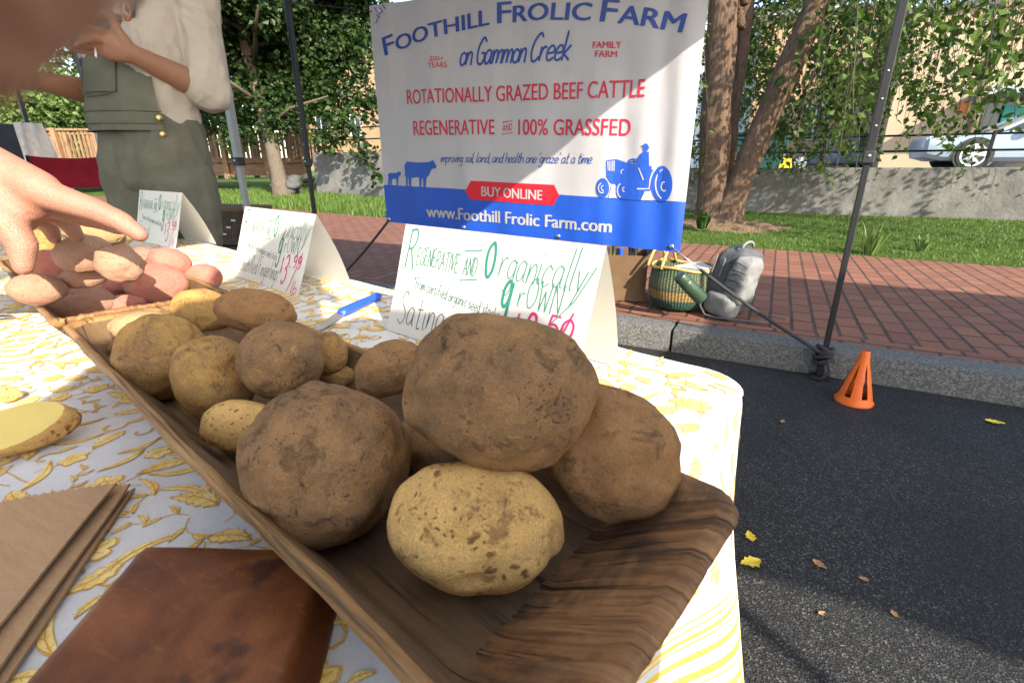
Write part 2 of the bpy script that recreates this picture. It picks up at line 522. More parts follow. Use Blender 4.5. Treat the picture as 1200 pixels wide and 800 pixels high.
def lawn_mat():
    n = NT('lawn_soil')
    co = n.coord()
    c = n.ramp(n.noise(co, 2.2, 7, .7), [(.3, (.045, .075, .015)), (.5, (.075, .125, .022)), (.72, (.10, .14, .03))])
    c = n.mix(n.ramp(n.noise(co, 60, 5, .7), [(.4, 0.0), (.75, .6)]), c, (.035, .05, .012))
    c = n.mix(n.ramp(n.noise(co, .7, 5, .6), [(.6, 0.0), (.75, .6)]), c, (.15, .11, .06))
    return n.done(c, .95, n.bump(n.noise(co, 70, 5), .03, 1.0), .1)
M_LAWN = lawn_mat()
def concrete():
    n = NT('stained_concrete')
    co = n.coord()
    c = n.ramp(n.noise(co, 1.4, 8, .68), [(.3, (0.0864, 0.0864, 0.0828)), (.55, (0.1656, 0.1634, 0.1548)), (.8, (0.2232, 0.216, 0.2052))])
    st = n.ramp(n.noise(n.coord(scale=(2.2, 2.2, .25)), 1.6, 7, .7), [(.5, 0.0), (.7, .8)])
    c = n.mix(st, c, (.10, .105, .09))
    c = n.mix(n.ramp(n.noise(co, 9, 6, .7), [(.55, 0.0), (.72, .5)]), c, (.14, .13, .11))
    return n.done(c, .9, n.bump(n.noise(co, 14, 7, .7), .02, .8), .2)
M_CONC = concrete()
def bark(name, a, b, c3, sc=(9, 9, 1.3), bumpd=.05):
    n = NT(name)
    co = n.coord(scale=sc)
    f = n.noise(co, 2.2, 8, .72, 1.6)
    v = n.voro(co, 3.2)
    m = n.math('ADD', n.math('MULTIPLY', f, .75), n.math('MULTIPLY', v, .35))
    c = n.ramp(m, [(.24, c3), (.40, a), (.6, b), (.78, a)])
    c = n.mix(n.ramp(n.noise(n.coord(scale=(15, 15, 3.2)), 3, 6, .75), [(.52, 0.0), (.72, .7)]), c, tuple(k * 1.55 for k in b))
    return n.done(c, .9, n.bump(n.math('ADD', m, n.math('MULTIPLY', n.noise(co, 14, 4), .3)), bumpd, 1.0), .15)
M_BIRCH = bark('river_birch_bark', (0.09, 0.054, 0.036), (0.165, 0.1087, 0.075), (0.0165, 0.0105, 0.00825))
M_BARK = bark('grey_bark', (.09, .07, .05), (.13, .105, .08), (.035, .027, .02), (8, 8, 2), .03)
def leaf_mat(name, a, b, c3, trans=.38):
    n = NT(name)
    g = n.n('NewGeometry')
    c = n.ramp(g.outputs['Random Per Island'], [(.0, a), (.5, b), (1.0, c3)])
    return n.done(c, .5, None, .35, trans=trans)
M_LEAF_BIRCH = leaf_mat('birch_leaf', (0.02808, 0.06552, 0.00936), (0.06084, 0.117, 0.01685), (0.1123, 0.1685, 0.02995), .42)
M_LEAF_MAPLE = leaf_mat('maple_leaf', (0.008568, 0.02448, 0.004896), (0.01958, 0.0459, 0.007956), (0.03672, 0.07344, 0.01346), .3)
M_LEAF_BRIGHT = leaf_mat('bright_leaf', (0.0675, 0.12, 0.02625), (0.1125, 0.18, 0.04125), (0.18, 0.2475, 0.0825), .4)
M_LEAF_FAR = leaf_mat('far_leaf', (0.0225, 0.0525, 0.01125), (0.04125, 0.0825, 0.0165), (0.0675, 0.1125, 0.0225), .3)
M_GRASS = leaf_mat('grass_blade', (0.048, 0.096, 0.0144), (0.08, 0.144, 0.024), (0.136, 0.2, 0.04), .35)
M_SKIN = simple('skin', (.56, .30, .21), .5, .12, 30, .0006, 500, .4)
def skin(name, col, redder):
    n = NT(name)
    co = n.coord()
    c = n.ramp(n.noise(co, 24, 5, .6), [(.3, redder), (.65, col)])
    c = n.mix(n.ramp(n.noise(co, 260, 5, .7), [(.4, 0.0), (.8, .35)]), c, tuple(k * .75 for k in redder))
    n.b.inputs['Subsurface Weight'].default_value = .12
    n.b.inputs['Subsurface Radius'].default_value = (.012, .005, .003)
    w = n.n('TexWave', Scale=60.0, Distortion=7.0, Detail=3.0); n.l(n.coord(scale=(1, 1.2, 1)), w.inputs['Vector'])
    h = n.math('ADD', n.voro(co, 800), n.math('MULTIPLY', w.outputs['Fac'], .12))
    return n.done(c, .48, n.bump(h, .0006, .8), .4)
M_SKIN = skin('pale_skin', (0.3483, 0.1777, 0.1198), (0.3274, 0.1324, 0.09054))
M_SKIN2 = skin('tanned_skin', (0.272, 0.136, 0.0816), (0.2448, 0.1054, 0.0612))
M_SKIN3 = skin('fair_skin', (.68, .40, .31), (.66, .34, .26))
M_NAIL = simple('fingernail', (.66, .40, .33), .3, .05, 40, spec=.5)
M_OVERALL = simple('olive_canvas', (0.1103, 0.108, 0.08214), .9, .14, 14, .0012, 380, .1)
M_OVERSEAM = simple('olive_seam', (.085, .092, .066), .9, .1, 20, 0, spec=.1)
M_SHIRT = simple('linen_shirt', (0.3942, 0.3417, 0.2891), .9, .06, 18, .001, 420, .1)
M_DENIM = simple('blue_denim', (.05, .07, .13), .9, .15, 25, .001, 500, .1)
M_GREYTEE = simple('grey_jersey', (.22, .22, .24), .9, .08, 20, .001, 500, .1)
M_BRASS = simple('brass', (.62, .46, .20), .35, .1, 60, metal=1)
M_COPPER = simple('copper_buckle', (.45, .17, .09), .4, .1, 60, metal=.8)
M_HAIR = simple('brown_hair', (.07, .045, .03), .7, .3, 90, .003, 200)
M_BOOT = simple('brown_boot', (.09, .05, .03), .6, .2, 30, .001, 200)
M_STEEL = simple('blade_steel', (.62, .62, .64), .25, .1, 30, metal=1, spec=.5)
M_BLUEPL = simple('blue_plastic', (.012, .075, .56), .35, .05, 20, spec=.5)
M_BLACKM = simple('black_metal', (.010, .010, .011), .45, .2, 20, .0004, 80)
M_GREYM = simple('grey_metal', (.28, .30, .32), .45, .1, 10, metal=.4)
M_BLACKPL = simple('black_plastic', (.02, .02, .022), .5, .2, 20)
M_STRAP = simple('black_webbing', (.025, .025, .028), .85, .2, 40, .001, 600)
M_CHROME = simple('metal_ring', (.6, .6, .62), .3, .1, 40, metal=1)
def vinyl(name, col, sp=.5):
    return simple(name, col, .42, .025, 4, .0015, 18, sp, trans=.12)
M_VIN_W = vinyl('white_vinyl', (0.3818, 0.3723, 0.3946))
M_VIN_B = vinyl('blue_vinyl', (0.008, 0.068, 0.416))
M_VIN_R = vinyl('red_vinyl', (0.528, 0.0096, 0.024))
M_VIN_RT = vinyl('red_print', (.50, .012, .045))
M_VIN_N = vinyl('navy_print', (.012, .05, .27))
M_ORANGE = simple('orange_plastic', (0.64, 0.108, 0.0064), .45, .06, 25, .0004, 200, .4)
M_CARDB = simple('cardboard', (0.1296, 0.08208, 0.04536), .9, .1, 12, .0008, 120, .15)
M_CARDD = simple('printed_carton', (.06, .045, .035), .85, .35, 22, .0008, 120, .15)
def weave():
    n = NT('woven_grass')
    co = n.coord()
    sx = n.n('SeparateXYZ'); n.l(co, sx.inputs[0])
    z = n.math('ADD', sx.outputs['Z'], n.math('MULTIPLY', n.noise(co, 50, 3), .006))
    zz = n.math('MULTIPLY', z, 3.6)
    c = n.ramp(zz, [(0.0, (.02, .075, .055)), (.27, (.025, .085, .06)), (.29, (.38, .235, .07)), (.47, (.40, .25, .08)), (.49, (.03, .09, .065)), (.52, (.16, .20, .10)), (.70, (.22, .23, .11)), (.94, (.08, .15, .09)), (.96, (.42, .26, .07))])
    w1 = n.n('TexWave', Scale=36.0); w1.bands_direction = 'Z'; n.l(co, w1.inputs['Vector'])
    at = n.math('ARCTAN2', sx.outputs['Y'], sx.outputs['X'])
    st = n.math('SINE', n.math('MULTIPLY', at, 58.0))
    c = n.mix(n.ramp(st, [(.0, .55), (.5, 0.0)]), c, (.03, .05, .035))
    c = n.mix(1.0, c, n.ramp(n.noise(co, 120, 4), [(.3, .7), (.7, 1.25)]), 'MULTIPLY')
    return n.done(c, .75, n.bump(n.math('ADD', n.math('MULTIPLY', st, .5), w1.outputs['Fac']), .006, 1.0), .3)
M_WEAVE = weave()
M_STRAW = simple('straw_rim', (.45, .29, .09), .75, .25, 60, .002, 150, .25)
M_PACK = simple('grey_nylon', (0.06562, 0.06825, 0.0735), .75, .2, 14, .004, 45, .3)
M_PACK2 = simple('pale_grey_nylon', (0.169, 0.1715, 0.169), .75, .15, 12, .005, 40, .3)
M_BOTTLE = simple('green_bottle', (.025, .05, .03), .38, .1, 20, spec=.45)
M_YLEAF = simple('yellow_leaf', (.62, .46, .05), .7, .25, 60, .001, 200, .25)
M_BLEAF = simple('brown_leaf', (.30, .17, .08), .8, .25, 60, .001, 200, .2)
M_STUCCO = simple('tan_stucco', (0.37, 0.2849, 0.1924), .9, .06, 1.2, .006, 40, .15)
M_STUCCO2 = simple('peach_stucco', (0.3848, 0.2442, 0.148), .9, .08, 1.2, .006, 40, .15)
M_SIDING = simple('pale_siding', (.50, .53, .56), .8, .06, 2, .01, 4, .2, stretch=(.05, .05, 5))
M_BRICKW = simple('brick_facade', (.30, .12, .075), .9, .2, 6, .01, 30, .15)
M_GLASS = simple('window_glass', (.03, .04, .045), .08, .2, 1, spec=.6)
M_ROOF = simple('roofing', (.10, .095, .09), .85, .2, 6, .01, 20, .2)
M_CARW = simple('pale_blue_paint', (.24, .30, .36), .25, .02, 3, spec=.6)
M_CART = simple('champagne_paint', (.40, .31, .26), .3, .03, 3, spec=.5)
M_CARB = simple('blue_paint', (.07, .085, .11), .3, .03, 3, spec=.5)
M_TYRE = simple('tyre_rubber', (.018, .018, .018), .8, .2, 20)
M_RIM = simple('alloy_rim', (.55, .56, .58), .35, .05, 20, metal=.8)
M_LAMP = simple('headlamp_lens', (.55, .58, .6), .15, .05, 20, spec=.6)
M_TEAL = simple('teal_paint', (.012, .07, .068), .6, .15, 6)
M_SIGNO = simple('orange_sign', (.55, .16, .05), .6, .15, 6)
M_SIGNT = simple('teal_sign', (.04, .36, .36), .6, .15, 6)
M_YELP = simple('yellow_paint', (.70, .45, .02), .6, .1, 6)
M_FENCE = wood_mat('weathered_timber', (0.231, 0.133, 0.07), (0.294, 0.182, 0.098), (0.098, 0.0595, 0.035), (30, 30, 3), .3, .8, .004)
M_BEAM = wood_mat('brown_timber', (.20, .11, .065), (.25, .14, .085), (.09, .055, .035), (2, 2, 30), .3, .8, .004)
M_POLE = simple('weathered_pole', (.24, .175, .125), .9, .2, 3, .01, 20, .1, stretch=(6, 6, .6))
M_CANOPY = simple('white_canopy', (.78, .77, .75), .8, .04, 3, .002, 30, .2, trans=.32)
M_CANOPYB = simple('blue_canopy', (.012, .06, .32), .8, .05, 3, .002, 30, .2, trans=.12)
M_REDFAB = simple('dark_red_canvas', (.20, .008, .018), .8, .2, 9, .004, 30, .2)
M_REDFAB2 = simple('bright_red_canvas', (.50, .010, .014), .8, .2, 9, .004, 30, .2)
M_GREYFAB = simple('grey_canvas', (.045, .052, .062), .85, .2, 9, .004, 30, .2)
M_WHITEFAB = simple('white_plaid_cotton', (.74, .70, .66), .9, .12, 30, .004, 40, .15)
M_MULCH = simple('mulch', (.17, .115, .07), .95, .45, 30, .02, 50, .1)
M_FLESH = simple('potato_flesh', (0.592, 0.448, 0.128), .45, .06, 40, .0006, 200, .45)
M_STONE = simple('grey_rock', (.075, .075, .075), .9, .25, 3, .03, 8, .2)
# ---------------------------------------------------------------- the setting
KERB_Y = 2.66
PAVE_Z = 0.13
mb = MB(); mb.poly([(-700, -700, -.06), (700, -700, -.06), (700, 700, -.06), (-700, 700, -.06)])
structure('ground', mb, M_LAWN)
mb = MB(); mb.poly([(-60, -50, 0), (60, -50, 0), (60, KERB_Y + .01, 0), (-60, KERB_Y + .01, 0)])
structure('road', mb, M_ASPH)
jx = Pz(797, 372, PAVE_Z).x
mb = MB()
k = -14
x = jx
for i in range(-16, 12):
    x0 = jx + i * 1.55; x1 = x0 + 1.55
    mb.box(((x0 + x1) / 2, KERB_Y + .09, PAVE_Z / 2 - .05), (x1 - x0 - .012, .18, PAVE_Z + .1), bev=.014)
me_k = structure('kerb', mb, M_GRAN, 'auto')
e1, e2, e3, e4 = Pz(1200, 313, .13), Pz(800, 284, .13), Pz(380, 249, .13), Pz(250, 237, .13)
sl = (e1.y - e2.y) / (e1.x - e2.x)
EDGE = [(-40, e4.y + .8), (e4.x, e4.y), (e3.x, e3.y), (e2.x, e2.y), (e1.x, e1.y), (22, e1.y + sl * (22 - e1.x))]
def edge_y(x):
    for (x0, y0), (x1, y1) in zip(EDGE, EDGE[1:]):
        if x <= x1: return y0 + (y1 - y0) * (x - x0) / (x1 - x0)
    return EDGE[-1][1]
mb = MB()
xs = [p[0] for p in EDGE]
mb.add([(x, KERB_Y + .295, PAVE_Z - .006) for x in xs] + [(x, y, PAVE_Z - .006) for x, y in EDGE], [(i, i + 1, len(xs) + i + 1, len(xs) + i) for i in range(len(xs) - 1)])
structure('pavement', mb, M_BRICK)
mb = MB(); mb.poly([(-40, KERB_Y + .17, PAVE_Z - .004), (22, KERB_Y + .17, PAVE_Z - .004), (22, KERB_Y + .295, PAVE_Z - .004), (-40, KERB_Y + .295, PAVE_Z - .004)])
structure('pavement_border', mb, M_BRICK2)
def lawn_z(x, y):
    d = max(0, y - edge_y(x))
    far = max(0, min(1, (-x - 9) / 8))
    return .108 + min(.07, .05 * d) + .03 * noise.noise(V((x * .9, y * .9, 0))) * min(1, d) + .18 * far * min(1, d / 3)
mb = MB()
NX, NY = 120, 30
def lawn_pt(i, j):
    x = -40 + 62 * i / NX
    y0 = edge_y(x) - .02
    y1 = 10.95 if x > -8 else 40
    y = y0 + (y1 - y0) * (j / NY) ** 1.3
    return (x, y, lawn_z(x, y))
mb.grid(NX, NY, lawn_pt)
structure('lawn', mb, M_LAWN, True)
mb = MB(); mb.poly([(-8, 11.1, .93), (90, 11.1, .93), (90, 90, .93), (-8, 90, .93)])
structure('parking_lot', mb, simple('pale_asphalt', (0.189, 0.182, 0.175), .9, .15, 3, .01, 30, .2))
def wall(name, x0, x1, y, ztop, label):
    mb = MB()
    n = int((x1 - x0) / .4)
    def pt(i, j):
        X = x0 + (x1 - x0) * i / n
        prof = [(0, -.1), (0, ztop * .5), (0, ztop - .015), (.015, ztop), (.26, ztop), (.26, -.1)][j]
        w = .02 * noise.noise(V((X * 1.3, j, y)))
        return (X, y + prof[0] + (w if j < 3 else 0), prof[1] + (.3 * w if j > 1 else 0))
    mb.grid(n, 5, pt)
    mb.poly([pt(0, j) for j in range(6)]); mb.poly([pt(n, j) for j in range(6)])
    o = mb.build(name, M_CONC, smooth='auto')
    return tag(o, label, 'wall')
wall('retaining_wall', -7.95, 24, 10.9, .985, 'low stained concrete wall between the grass and the parked cars')
wall('concrete_wall', -12.3, -7.97, 10.95, 1.42, 'pale cracked concrete wall beside the end of the timber footbridge')
# black railing along the wall
rl = thing('metal_railing', (8, 11.03, .98), 'thin black metal railing standing on the low concrete wall', 'railing')
z1, z2 = Py(1000, 160.5, 11.03).z, Py(1000, 178, 11.03).z
for z in (z1, z2):
    mb = MB(); mb.tube([(-3, 11.03, z), (24, 11.03, z)], .017, 8)
    mb.build('rail', M_BLACKM, rl, True)
px = Py(1160, 175, 11.03).x
for i in range(-4, 6):
    X = px + i * 2.3
    mb = MB(); mb.box((X, 11.03, (.97 + z1 + .04) / 2), (.045, .045, z1 + .04 - .97), bev=.005)
    mb.build('post', M_BLACKM, rl)
rl2 = thing('metal_railing', (-10, 11.1, 1.42), 'black metal railing on top of the pale cracked wall left of the banner', 'railing')
for z in (1.75, 2.05):
    mb = MB(); mb.tube([(-12.3, 11.1, z), (-7.0, 11.1, z)], .02, 6); mb.build('rail', M_BLACKM, rl2, True)
for i in range(4):
    mb = MB(); mb.box((-12.2 + i * 1.6, 11.1, 1.745), (.05, .05, .65)); mb.build('post', M_BLACKM, rl2)

# timber footbridge
bd = 16.6
bl, br = Pd(-20, 192, bd), Pd(362, 192, bd)
bdir = (br - bl); bdir.z = 0; blen = bdir.length; bdir.normalize()
zb, zt, zr = Pd(300, 206, bd).z, Pd(300, 192, bd).z, Pd(300, 153, bd).z
bperp = V((-bdir.y, bdir.x, 0))
bridge = thing('footbridge', (*(bl + br).xy / 2, zb), 'timber footbridge with picket rails crossing behind the shade tree', 'bridge')
mb = MB(); mb.bar(V((bl.x, bl.y, (zb + zt) / 2)), V((br.x, br.y, (zb + zt) / 2)), .12, zt - zb); mb.build('beam', M_BEAM, bridge)
mb = MB(); c0 = bperp * 1.0; mb.bar(V((bl.x, bl.y, zt + .06)) + c0, V((br.x, br.y, zt + .06)) + c0, 2.2, .08); mb.build('deck', M_BEAM, bridge)
for side in (0, 2.0):
    off = bperp * side
    mb = MB()
    n = int(blen / .15)
    for i in range(n):
        p = bl + bdir * (i * .15 + .05) + off
        mb.box((p.x, p.y, (zt + zr) / 2 + .02), (.05, .05, zr - zt - .16), math.atan2(bdir.y, bdir.x))
    mb.build('pickets', M_FENCE, bridge)
    mb = MB(); mb.bar(V((bl.x, bl.y, zr)) + off, V((br.x, br.y, zr)) + off, .16, .06); mb.build('handrail', M_FENCE, bridge)
    mb = MB(); mb.bar(V((bl.x, bl.y, zt + .14)) + off, V((br.x, br.y, zt + .14)) + off, .06, .1); mb.build('lower_rail', M_BEAM, bridge)
    for i in range(9):
        p = bl + bdir * (blen * i / 8 - (.08 if i == 8 else 0)) + off - bperp * .08
        mb = MB(); mb.box((p.x, p.y, (zb - .1 + zr + .05) / 2), (.16, .13, zr + .15 - zb), math.atan2(bdir.y, bdir.x)); mb.build('post', M_FENCE, bridge)
# boulders under the bridge end
for i in range(9):
    c = Pd(348 + random.uniform(-26, 14), 214 + random.uniform(-5, 12), 14.4 + random.uniform(-.5, .8))
    bm = bmesh.new(); bmesh.ops.create_icosphere(bm, subdivisions=3, radius=random.uniform(.16, .3))
    for v in bm.verts:
        v.co *= 1 + .35 * noise.noise(v.co * 4 + V((i * 7, 0, 0)))
        v.co.z *= .75; v.co += c
    me = bpy.data.meshes.new('boulder'); bm.to_mesh(me); bm.free(); me.materials.append(M_STONE)
    tag(link_mesh('boulder', me), 'grey boulder heaped below the end of the timber footbridge', 'rock', 'boulders below the footbridge')

# ---------------------------------------------------------------- buildings beyond the car park
def building(name, x0, x1, y0, y1, z1, mat, label, windows=(), roof=True):
    b = thing(name, ((x0 + x1) / 2, (y0 + y1) / 2, .9), label, 'building')
    mb = MB(); mb.box(((x0 + x1) / 2, (y0 + y1) / 2, (z1 + .9) / 2), (x1 - x0, y1 - y0, z1 - .9)); mb.build('walls', mat, b)
    if roof:
        mb = MB(); mb.box(((x0 + x1) / 2, (y0 + y1) / 2, z1 + .08), (x1 - x0 + .3, y1 - y0 + .3, .2)); mb.build('roof', M_ROOF, b)
    for (wx, wz, ww, wh) in windows:
        f = MB()
        for (cx, cz, sx, sz) in ((wx, wz - wh / 2, ww + .16, .1), (wx, wz + wh / 2, ww + .16, .1), (wx - ww / 2, wz, .08, wh - .1), (wx + ww / 2, wz, .08, wh - .1), (wx, wz, .05, wh - .1)):
            f.box((cx, y0 - .03, cz), (sx, .1, sz))
        fo = f.build('window', simple('white_trim', (.65, .65, .63), .7), b)
        g = MB(); g.box((wx, y0 - .01, wz), (ww - .04, .04, wh - .06)); g.build('pane', M_GLASS, fo)
    return b
cor = Py(1046, 120, 24.5)
tan = building('stucco_building', cor.x, cor.x + 34, 24.5, 44, Py(1110, 12, 24.5).z, M_STUCCO, 'long tan stucco building in full sun behind the parked cars')
ax0, ax1 = Py(1138, 120, 24.5).x, Py(1138, 120, 24.5).x + 9
az = Py(1160, 108, 23.4).z
mb = MB(); mb.box(((ax0 + ax1) / 2, 23.7, az), (ax1 - ax0, 1.6, .22)); mb.build('awning', M_GREYM, tan)
mb = MB(); mb.box((ax0 + 4.6, 24.46, (az + .93) / 2 - .1), (8.4, .06, az - 1.1)); mb.build('shopfront', M_GLASS, tan)
mb = MB(); c = Py(1135, 126, 24.44); mb.box((c.x, 24.44, c.z), (.62, .08, .38), bev=.06); mb.build('wall_plaque', M_SIGNO, tan)
mb = MB(); c = Py(1186, 133, 24.3); mb.box((c.x + .4, 24.3, c.z), (1.3, .08, .55), bev=.02); mb.build('shop_sign', M_SIGNT, tan)
building('orange_building', cor.x - 5.2, cor.x - .35, 31, 44, Py(1010, 40, 31).z + 1.0, M_STUCCO2, 'orange tan building seen past the black pole through birch leaves', [(cor.x - 2.2, 3.2, 1.1, 1.5)])
sx = Py(845, 60, 33).x
building('siding_house', sx - 2.5, sx + 5.5, 33, 42, Py(860, 18, 33).z, M_SIDING, 'pale clapboard house behind the birch trunks', [(sx + 1.2, 4.2, 1.0, 1.5), (sx + 3.6, 4.2, 1.0, 1.5), (sx + 2.4, 7.2, 1.0, 1.5)])
bx = Py(425, 120, 34)
building('brick_building', bx.x - 9, bx.x + 9, 34, 46, Py(425, 40, 34).z, M_STUCCO2, 'peach coloured building glimpsed between the shade tree and the banner', [(bx.x - 1, 4.5, 1.2, 1.6), (bx.x + 3, 4.5, 1.2, 1.6), (bx.x - 5, 4.5, 1.2, 1.6)])
# utility pole
up = Py(1141, 138, 22.5)
mb = MB(); mb.tube([(up.x, 22.5, .9), (up.x, 22.5, 5), (up.x + .05, 22.5, 10)], [.15, .135, .11], 12); 
tag(mb.build('utility_pole', M_POLE, smooth=True), 'weathered wooden utility pole in front of the tan stucco wall', 'pole')

# ---------------------------------------------------------------- cars
def car(x, y, heading, paint, label, L=4.6, H=1.45, Wd=1.8, suv=False):
    root = thing('parked_car', (x, y, .93), label, 'car', 'cars parked beyond the wall')
    ch, sh = math.cos(heading), math.sin(heading)
    def loc(u, v, z): return V((x + ch * u - sh * v, y + sh * u + ch * v, .93 + z))
    h = Wd / 2
    hood = .98 if suv else .765
    st = [(-L / 2, .45, .70, .80), (-L / 2 + .06, .30, .78, .9), (-L / 2 + .35, .22, hood - .06, .97), (-L / 2 + 1.1, .2, hood + .03, 1), (-L / 2 + 1.5, .2, hood + .10, 1), (0, .2, hood + .1, 1), (L / 2 - 1.0, .2, hood + .13, 1), (L / 2 - .3, .24, hood + .12, .97), (L / 2 - .05, .34, hood, .92), (L / 2, .45, hood - .1, .85)]
    rings = []
    for u, zl, zh, w in st:
        zm = (zl + zh) / 2
        prof = [(-.86, zl), (-.97, zl + .08), (-1, zm), (-.97, zh - .12), (-.88, zh - .03), (-.5, zh + .02), (.5, zh + .02), (.88, zh - .03), (.97, zh - .12), (1, zm), (.97, zl + .08), (.86, zl)]
        rings.append([loc(u, a * h * w, z) for a, z in prof])
    mb = MB(); mb.loft(rings); body = mb.build('body', paint, root, 'auto')
    a0 = -L / 2 + (1.25 if not suv else 1.2); a1 = L / 2 - (.5 if not suv else .12)
    top0, top1 = a0 + .95, a1 - (.85 if not suv else .3)
    b0 = hood + .06
    gl = [(a0, b0, .86, b0 + .02, .84), (top0, b0, .9, H - .06, .68), ((top0 + top1) / 2, b0, .92, H - .03, .70), (top1, b0, .9, H - .06, .68), (a1, b0, .86, b0 + .02, .84)]
    mb = MB(); mb.loft([[loc(u, -w0 * h, z0), loc(u, -w1 * h, z1), loc(u, w1 * h, z1), loc(u, w0 * h, z0)] for u, z0, w0, z1, w1 in gl]); mb.build('window', M_GLASS, root, 'auto')
    mb = MB()
    rr = [(top0 - .06, H - .075, .66), (top0 + .15, H - .025, .685), ((top0 + top1) / 2, H + .012, .70), (top1 - .1, H - .02, .685), (top1 + .06, H - .075, .66)]
    mb.loft([[loc(u, -w * h - .012, z - .05), loc(u, -w * h * .93, z), loc(u, w * h * .93, z), loc(u, w * h + .012, z - .05)] for u, z, w in rr])
    for s in (-1, 1):
        mb.bar(loc(a0 + .05, s * .86 * h, b0 + .02), loc(top0, s * .69 * h, H - .06), .07, .06)
        mb.bar(loc(a1 - .05, s * .86 * h, b0 + .02), loc(top1, s * .69 * h, H - .06), .12, .06)
        mb.bar(loc((top0 + top1) / 2 + .1, s * .925 * h, b0), loc((top0 + top1) / 2 + .1, s * .72 * h, H - .04), .08, .04)
    mb.build('roof', paint, root, 'auto')
    for u in (-L / 2 + .88, L / 2 - .9):
        for s in (-1, 1):
            c = loc(u, s * (h - .09), .33)
            Mx = Matrix(((ch, 0, -sh), (sh, 0, ch), (0, 1, 0)))
            mb = MB(); mb.lathe([(.20, -.1), (.30, -.1), (.33, -.07), (.33, .07), (.30, .105), (.235, .10), (.20, .06)], c, 28, tilt=Mx); w = mb.build('wheel', M_TYRE, root, 'auto')
            mb = MB()
            for k in range(5):
                t = 2 * math.pi * k / 5
                d1 = Mx @ V((math.cos(t), math.sin(t), 0)); d2 = Mx @ V((math.cos(t + .3), math.sin(t + .3), 0)); nn = Mx @ V((0, 0, 1)) * s
                mb.bar(c + nn * .1 + d1 * .03, c + nn * .085 + d1 * .225, .05, .03, up=nn); mb.bar(c + nn * .1 + d1 * .03, c + nn * .085 + d2 * .225, .035, .03, up=nn)
            mb.lathe([(.05, .08 * s), (.05, .115 * s), (.0, .12 * s)], c, 12, tilt=Mx)
            mb.lathe([(.222, .07 * s), (.24, .105 * s), (.205, .10 * s)], c, 24, tilt=Mx)
            mb.build('rim', M_RIM, w, 'auto')
            mb = MB(); mb.lathe([(.36, 0), (.365, .006 * s), (.0, .008 * s)], loc(u, s * (h - .012), .34), 28, tilt=Mx); mb.build('wheel_arch', M_BLACKPL, root)
    for s in (-1, 1):
        mb = MB(); mb.loft([[loc(-L / 2 + .02, s * h * .55, .62), loc(-L / 2 + .02, s * h * .55, .72), loc(-L / 2 - .0, s * h * .8, .72), loc(-L / 2 + .02, s * h * .8, .64)], [loc(-L / 2 + .42, s * h * .8, .72), loc(-L / 2 + .42, s * h * .85, .80), loc(-L / 2 + .46, s * h * .985, .77), loc(-L / 2 + .46, s * h * .975, .72)]]); mb.build('headlight', M_LAMP, root, 'auto')
        mb = MB(); mb.box(loc(a0 + .55, s * (h + .1), b0 + .06), (.13, .2, .13), heading, bev=.03); mb.build('mirror', paint, root, 'auto')
    mb = MB()
    for s in (-1, 1): mb.box(loc(a0 + 1.3, s * (h + .005), hood - .12), (.2, .03, .035), heading, bev=.008)
    mb.build('door_handle', paint, root)
    return root
wc = Py(1135, 188, 15.2)
car(wc.x - .88 + 2.3, 15.2 + .85, R(2), M_CARW, 'pale blue white saloon car with alloy wheels nearest the railing', H=1.40)
wc = Py(1108, 160, 19.5)
car(wc.x + 2.3, 19.5, R(-6), M_CART, 'champagne coloured older car parked behind the pale blue saloon', H=1.62, suv=True)
wc = Py(958, 170, 27)
car(wc.x + .8, 27, R(4), M_CARB, 'blue grey car half hidden by birch leaves beside the black tent pole', H=1.5)
# skip, yellow marker
d = Py(872, 172, 15)
sk = thing('rubbish_skip', (d.x, 15, .93), 'teal metal skip parked behind the birch trunks', 'skip')
mb = MB(); mb.loft([[V((d.x - .85, 14.6, .98)), V((d.x + .85, 14.6, .98)), V((d.x + .85, 15.7, .98)), V((d.x - .85, 15.7, .98))], [V((d.x - 1.05, 14.4, 1.75)), V((d.x + 1.05, 14.4, 1.75)), V((d.x + 1.05, 15.8, 1.75)), V((d.x - 1.05, 15.8, 1.75))]]); mb.build('body', M_TEAL, sk)
mb = MB(); mb.box((d.x, 15.1, 1.8), (2.2, 1.5, .06), bev=.02); mb.build('lid', M_BLACKPL, sk)
d = Py(922, 186, 13.5)
bo = thing('wet_floor_sign', (d.x, 13.5, .93), 'tiny yellow folding warning sign standing by the wall under the birch', 'sign')
for s in (-1, 1):
    mb = MB(); mb.loft([[V((d.x - .14, 13.5 + s * .14, .94)), V((d.x + .14, 13.5 + s * .14, .94)), V((d.x + .14, 13.5 + s * .155, .94)), V((d.x - .14, 13.5 + s * .155, .94))], [V((d.x - .09, 13.5 + s * .01, 1.22)), V((d.x + .09, 13.5 + s * .01, 1.22)), V((d.x + .09, 13.5 + s * .025, 1.22)), V((d.x - .09, 13.5 + s * .025, 1.22))]]); mb.build('panel', M_YELP, bo)

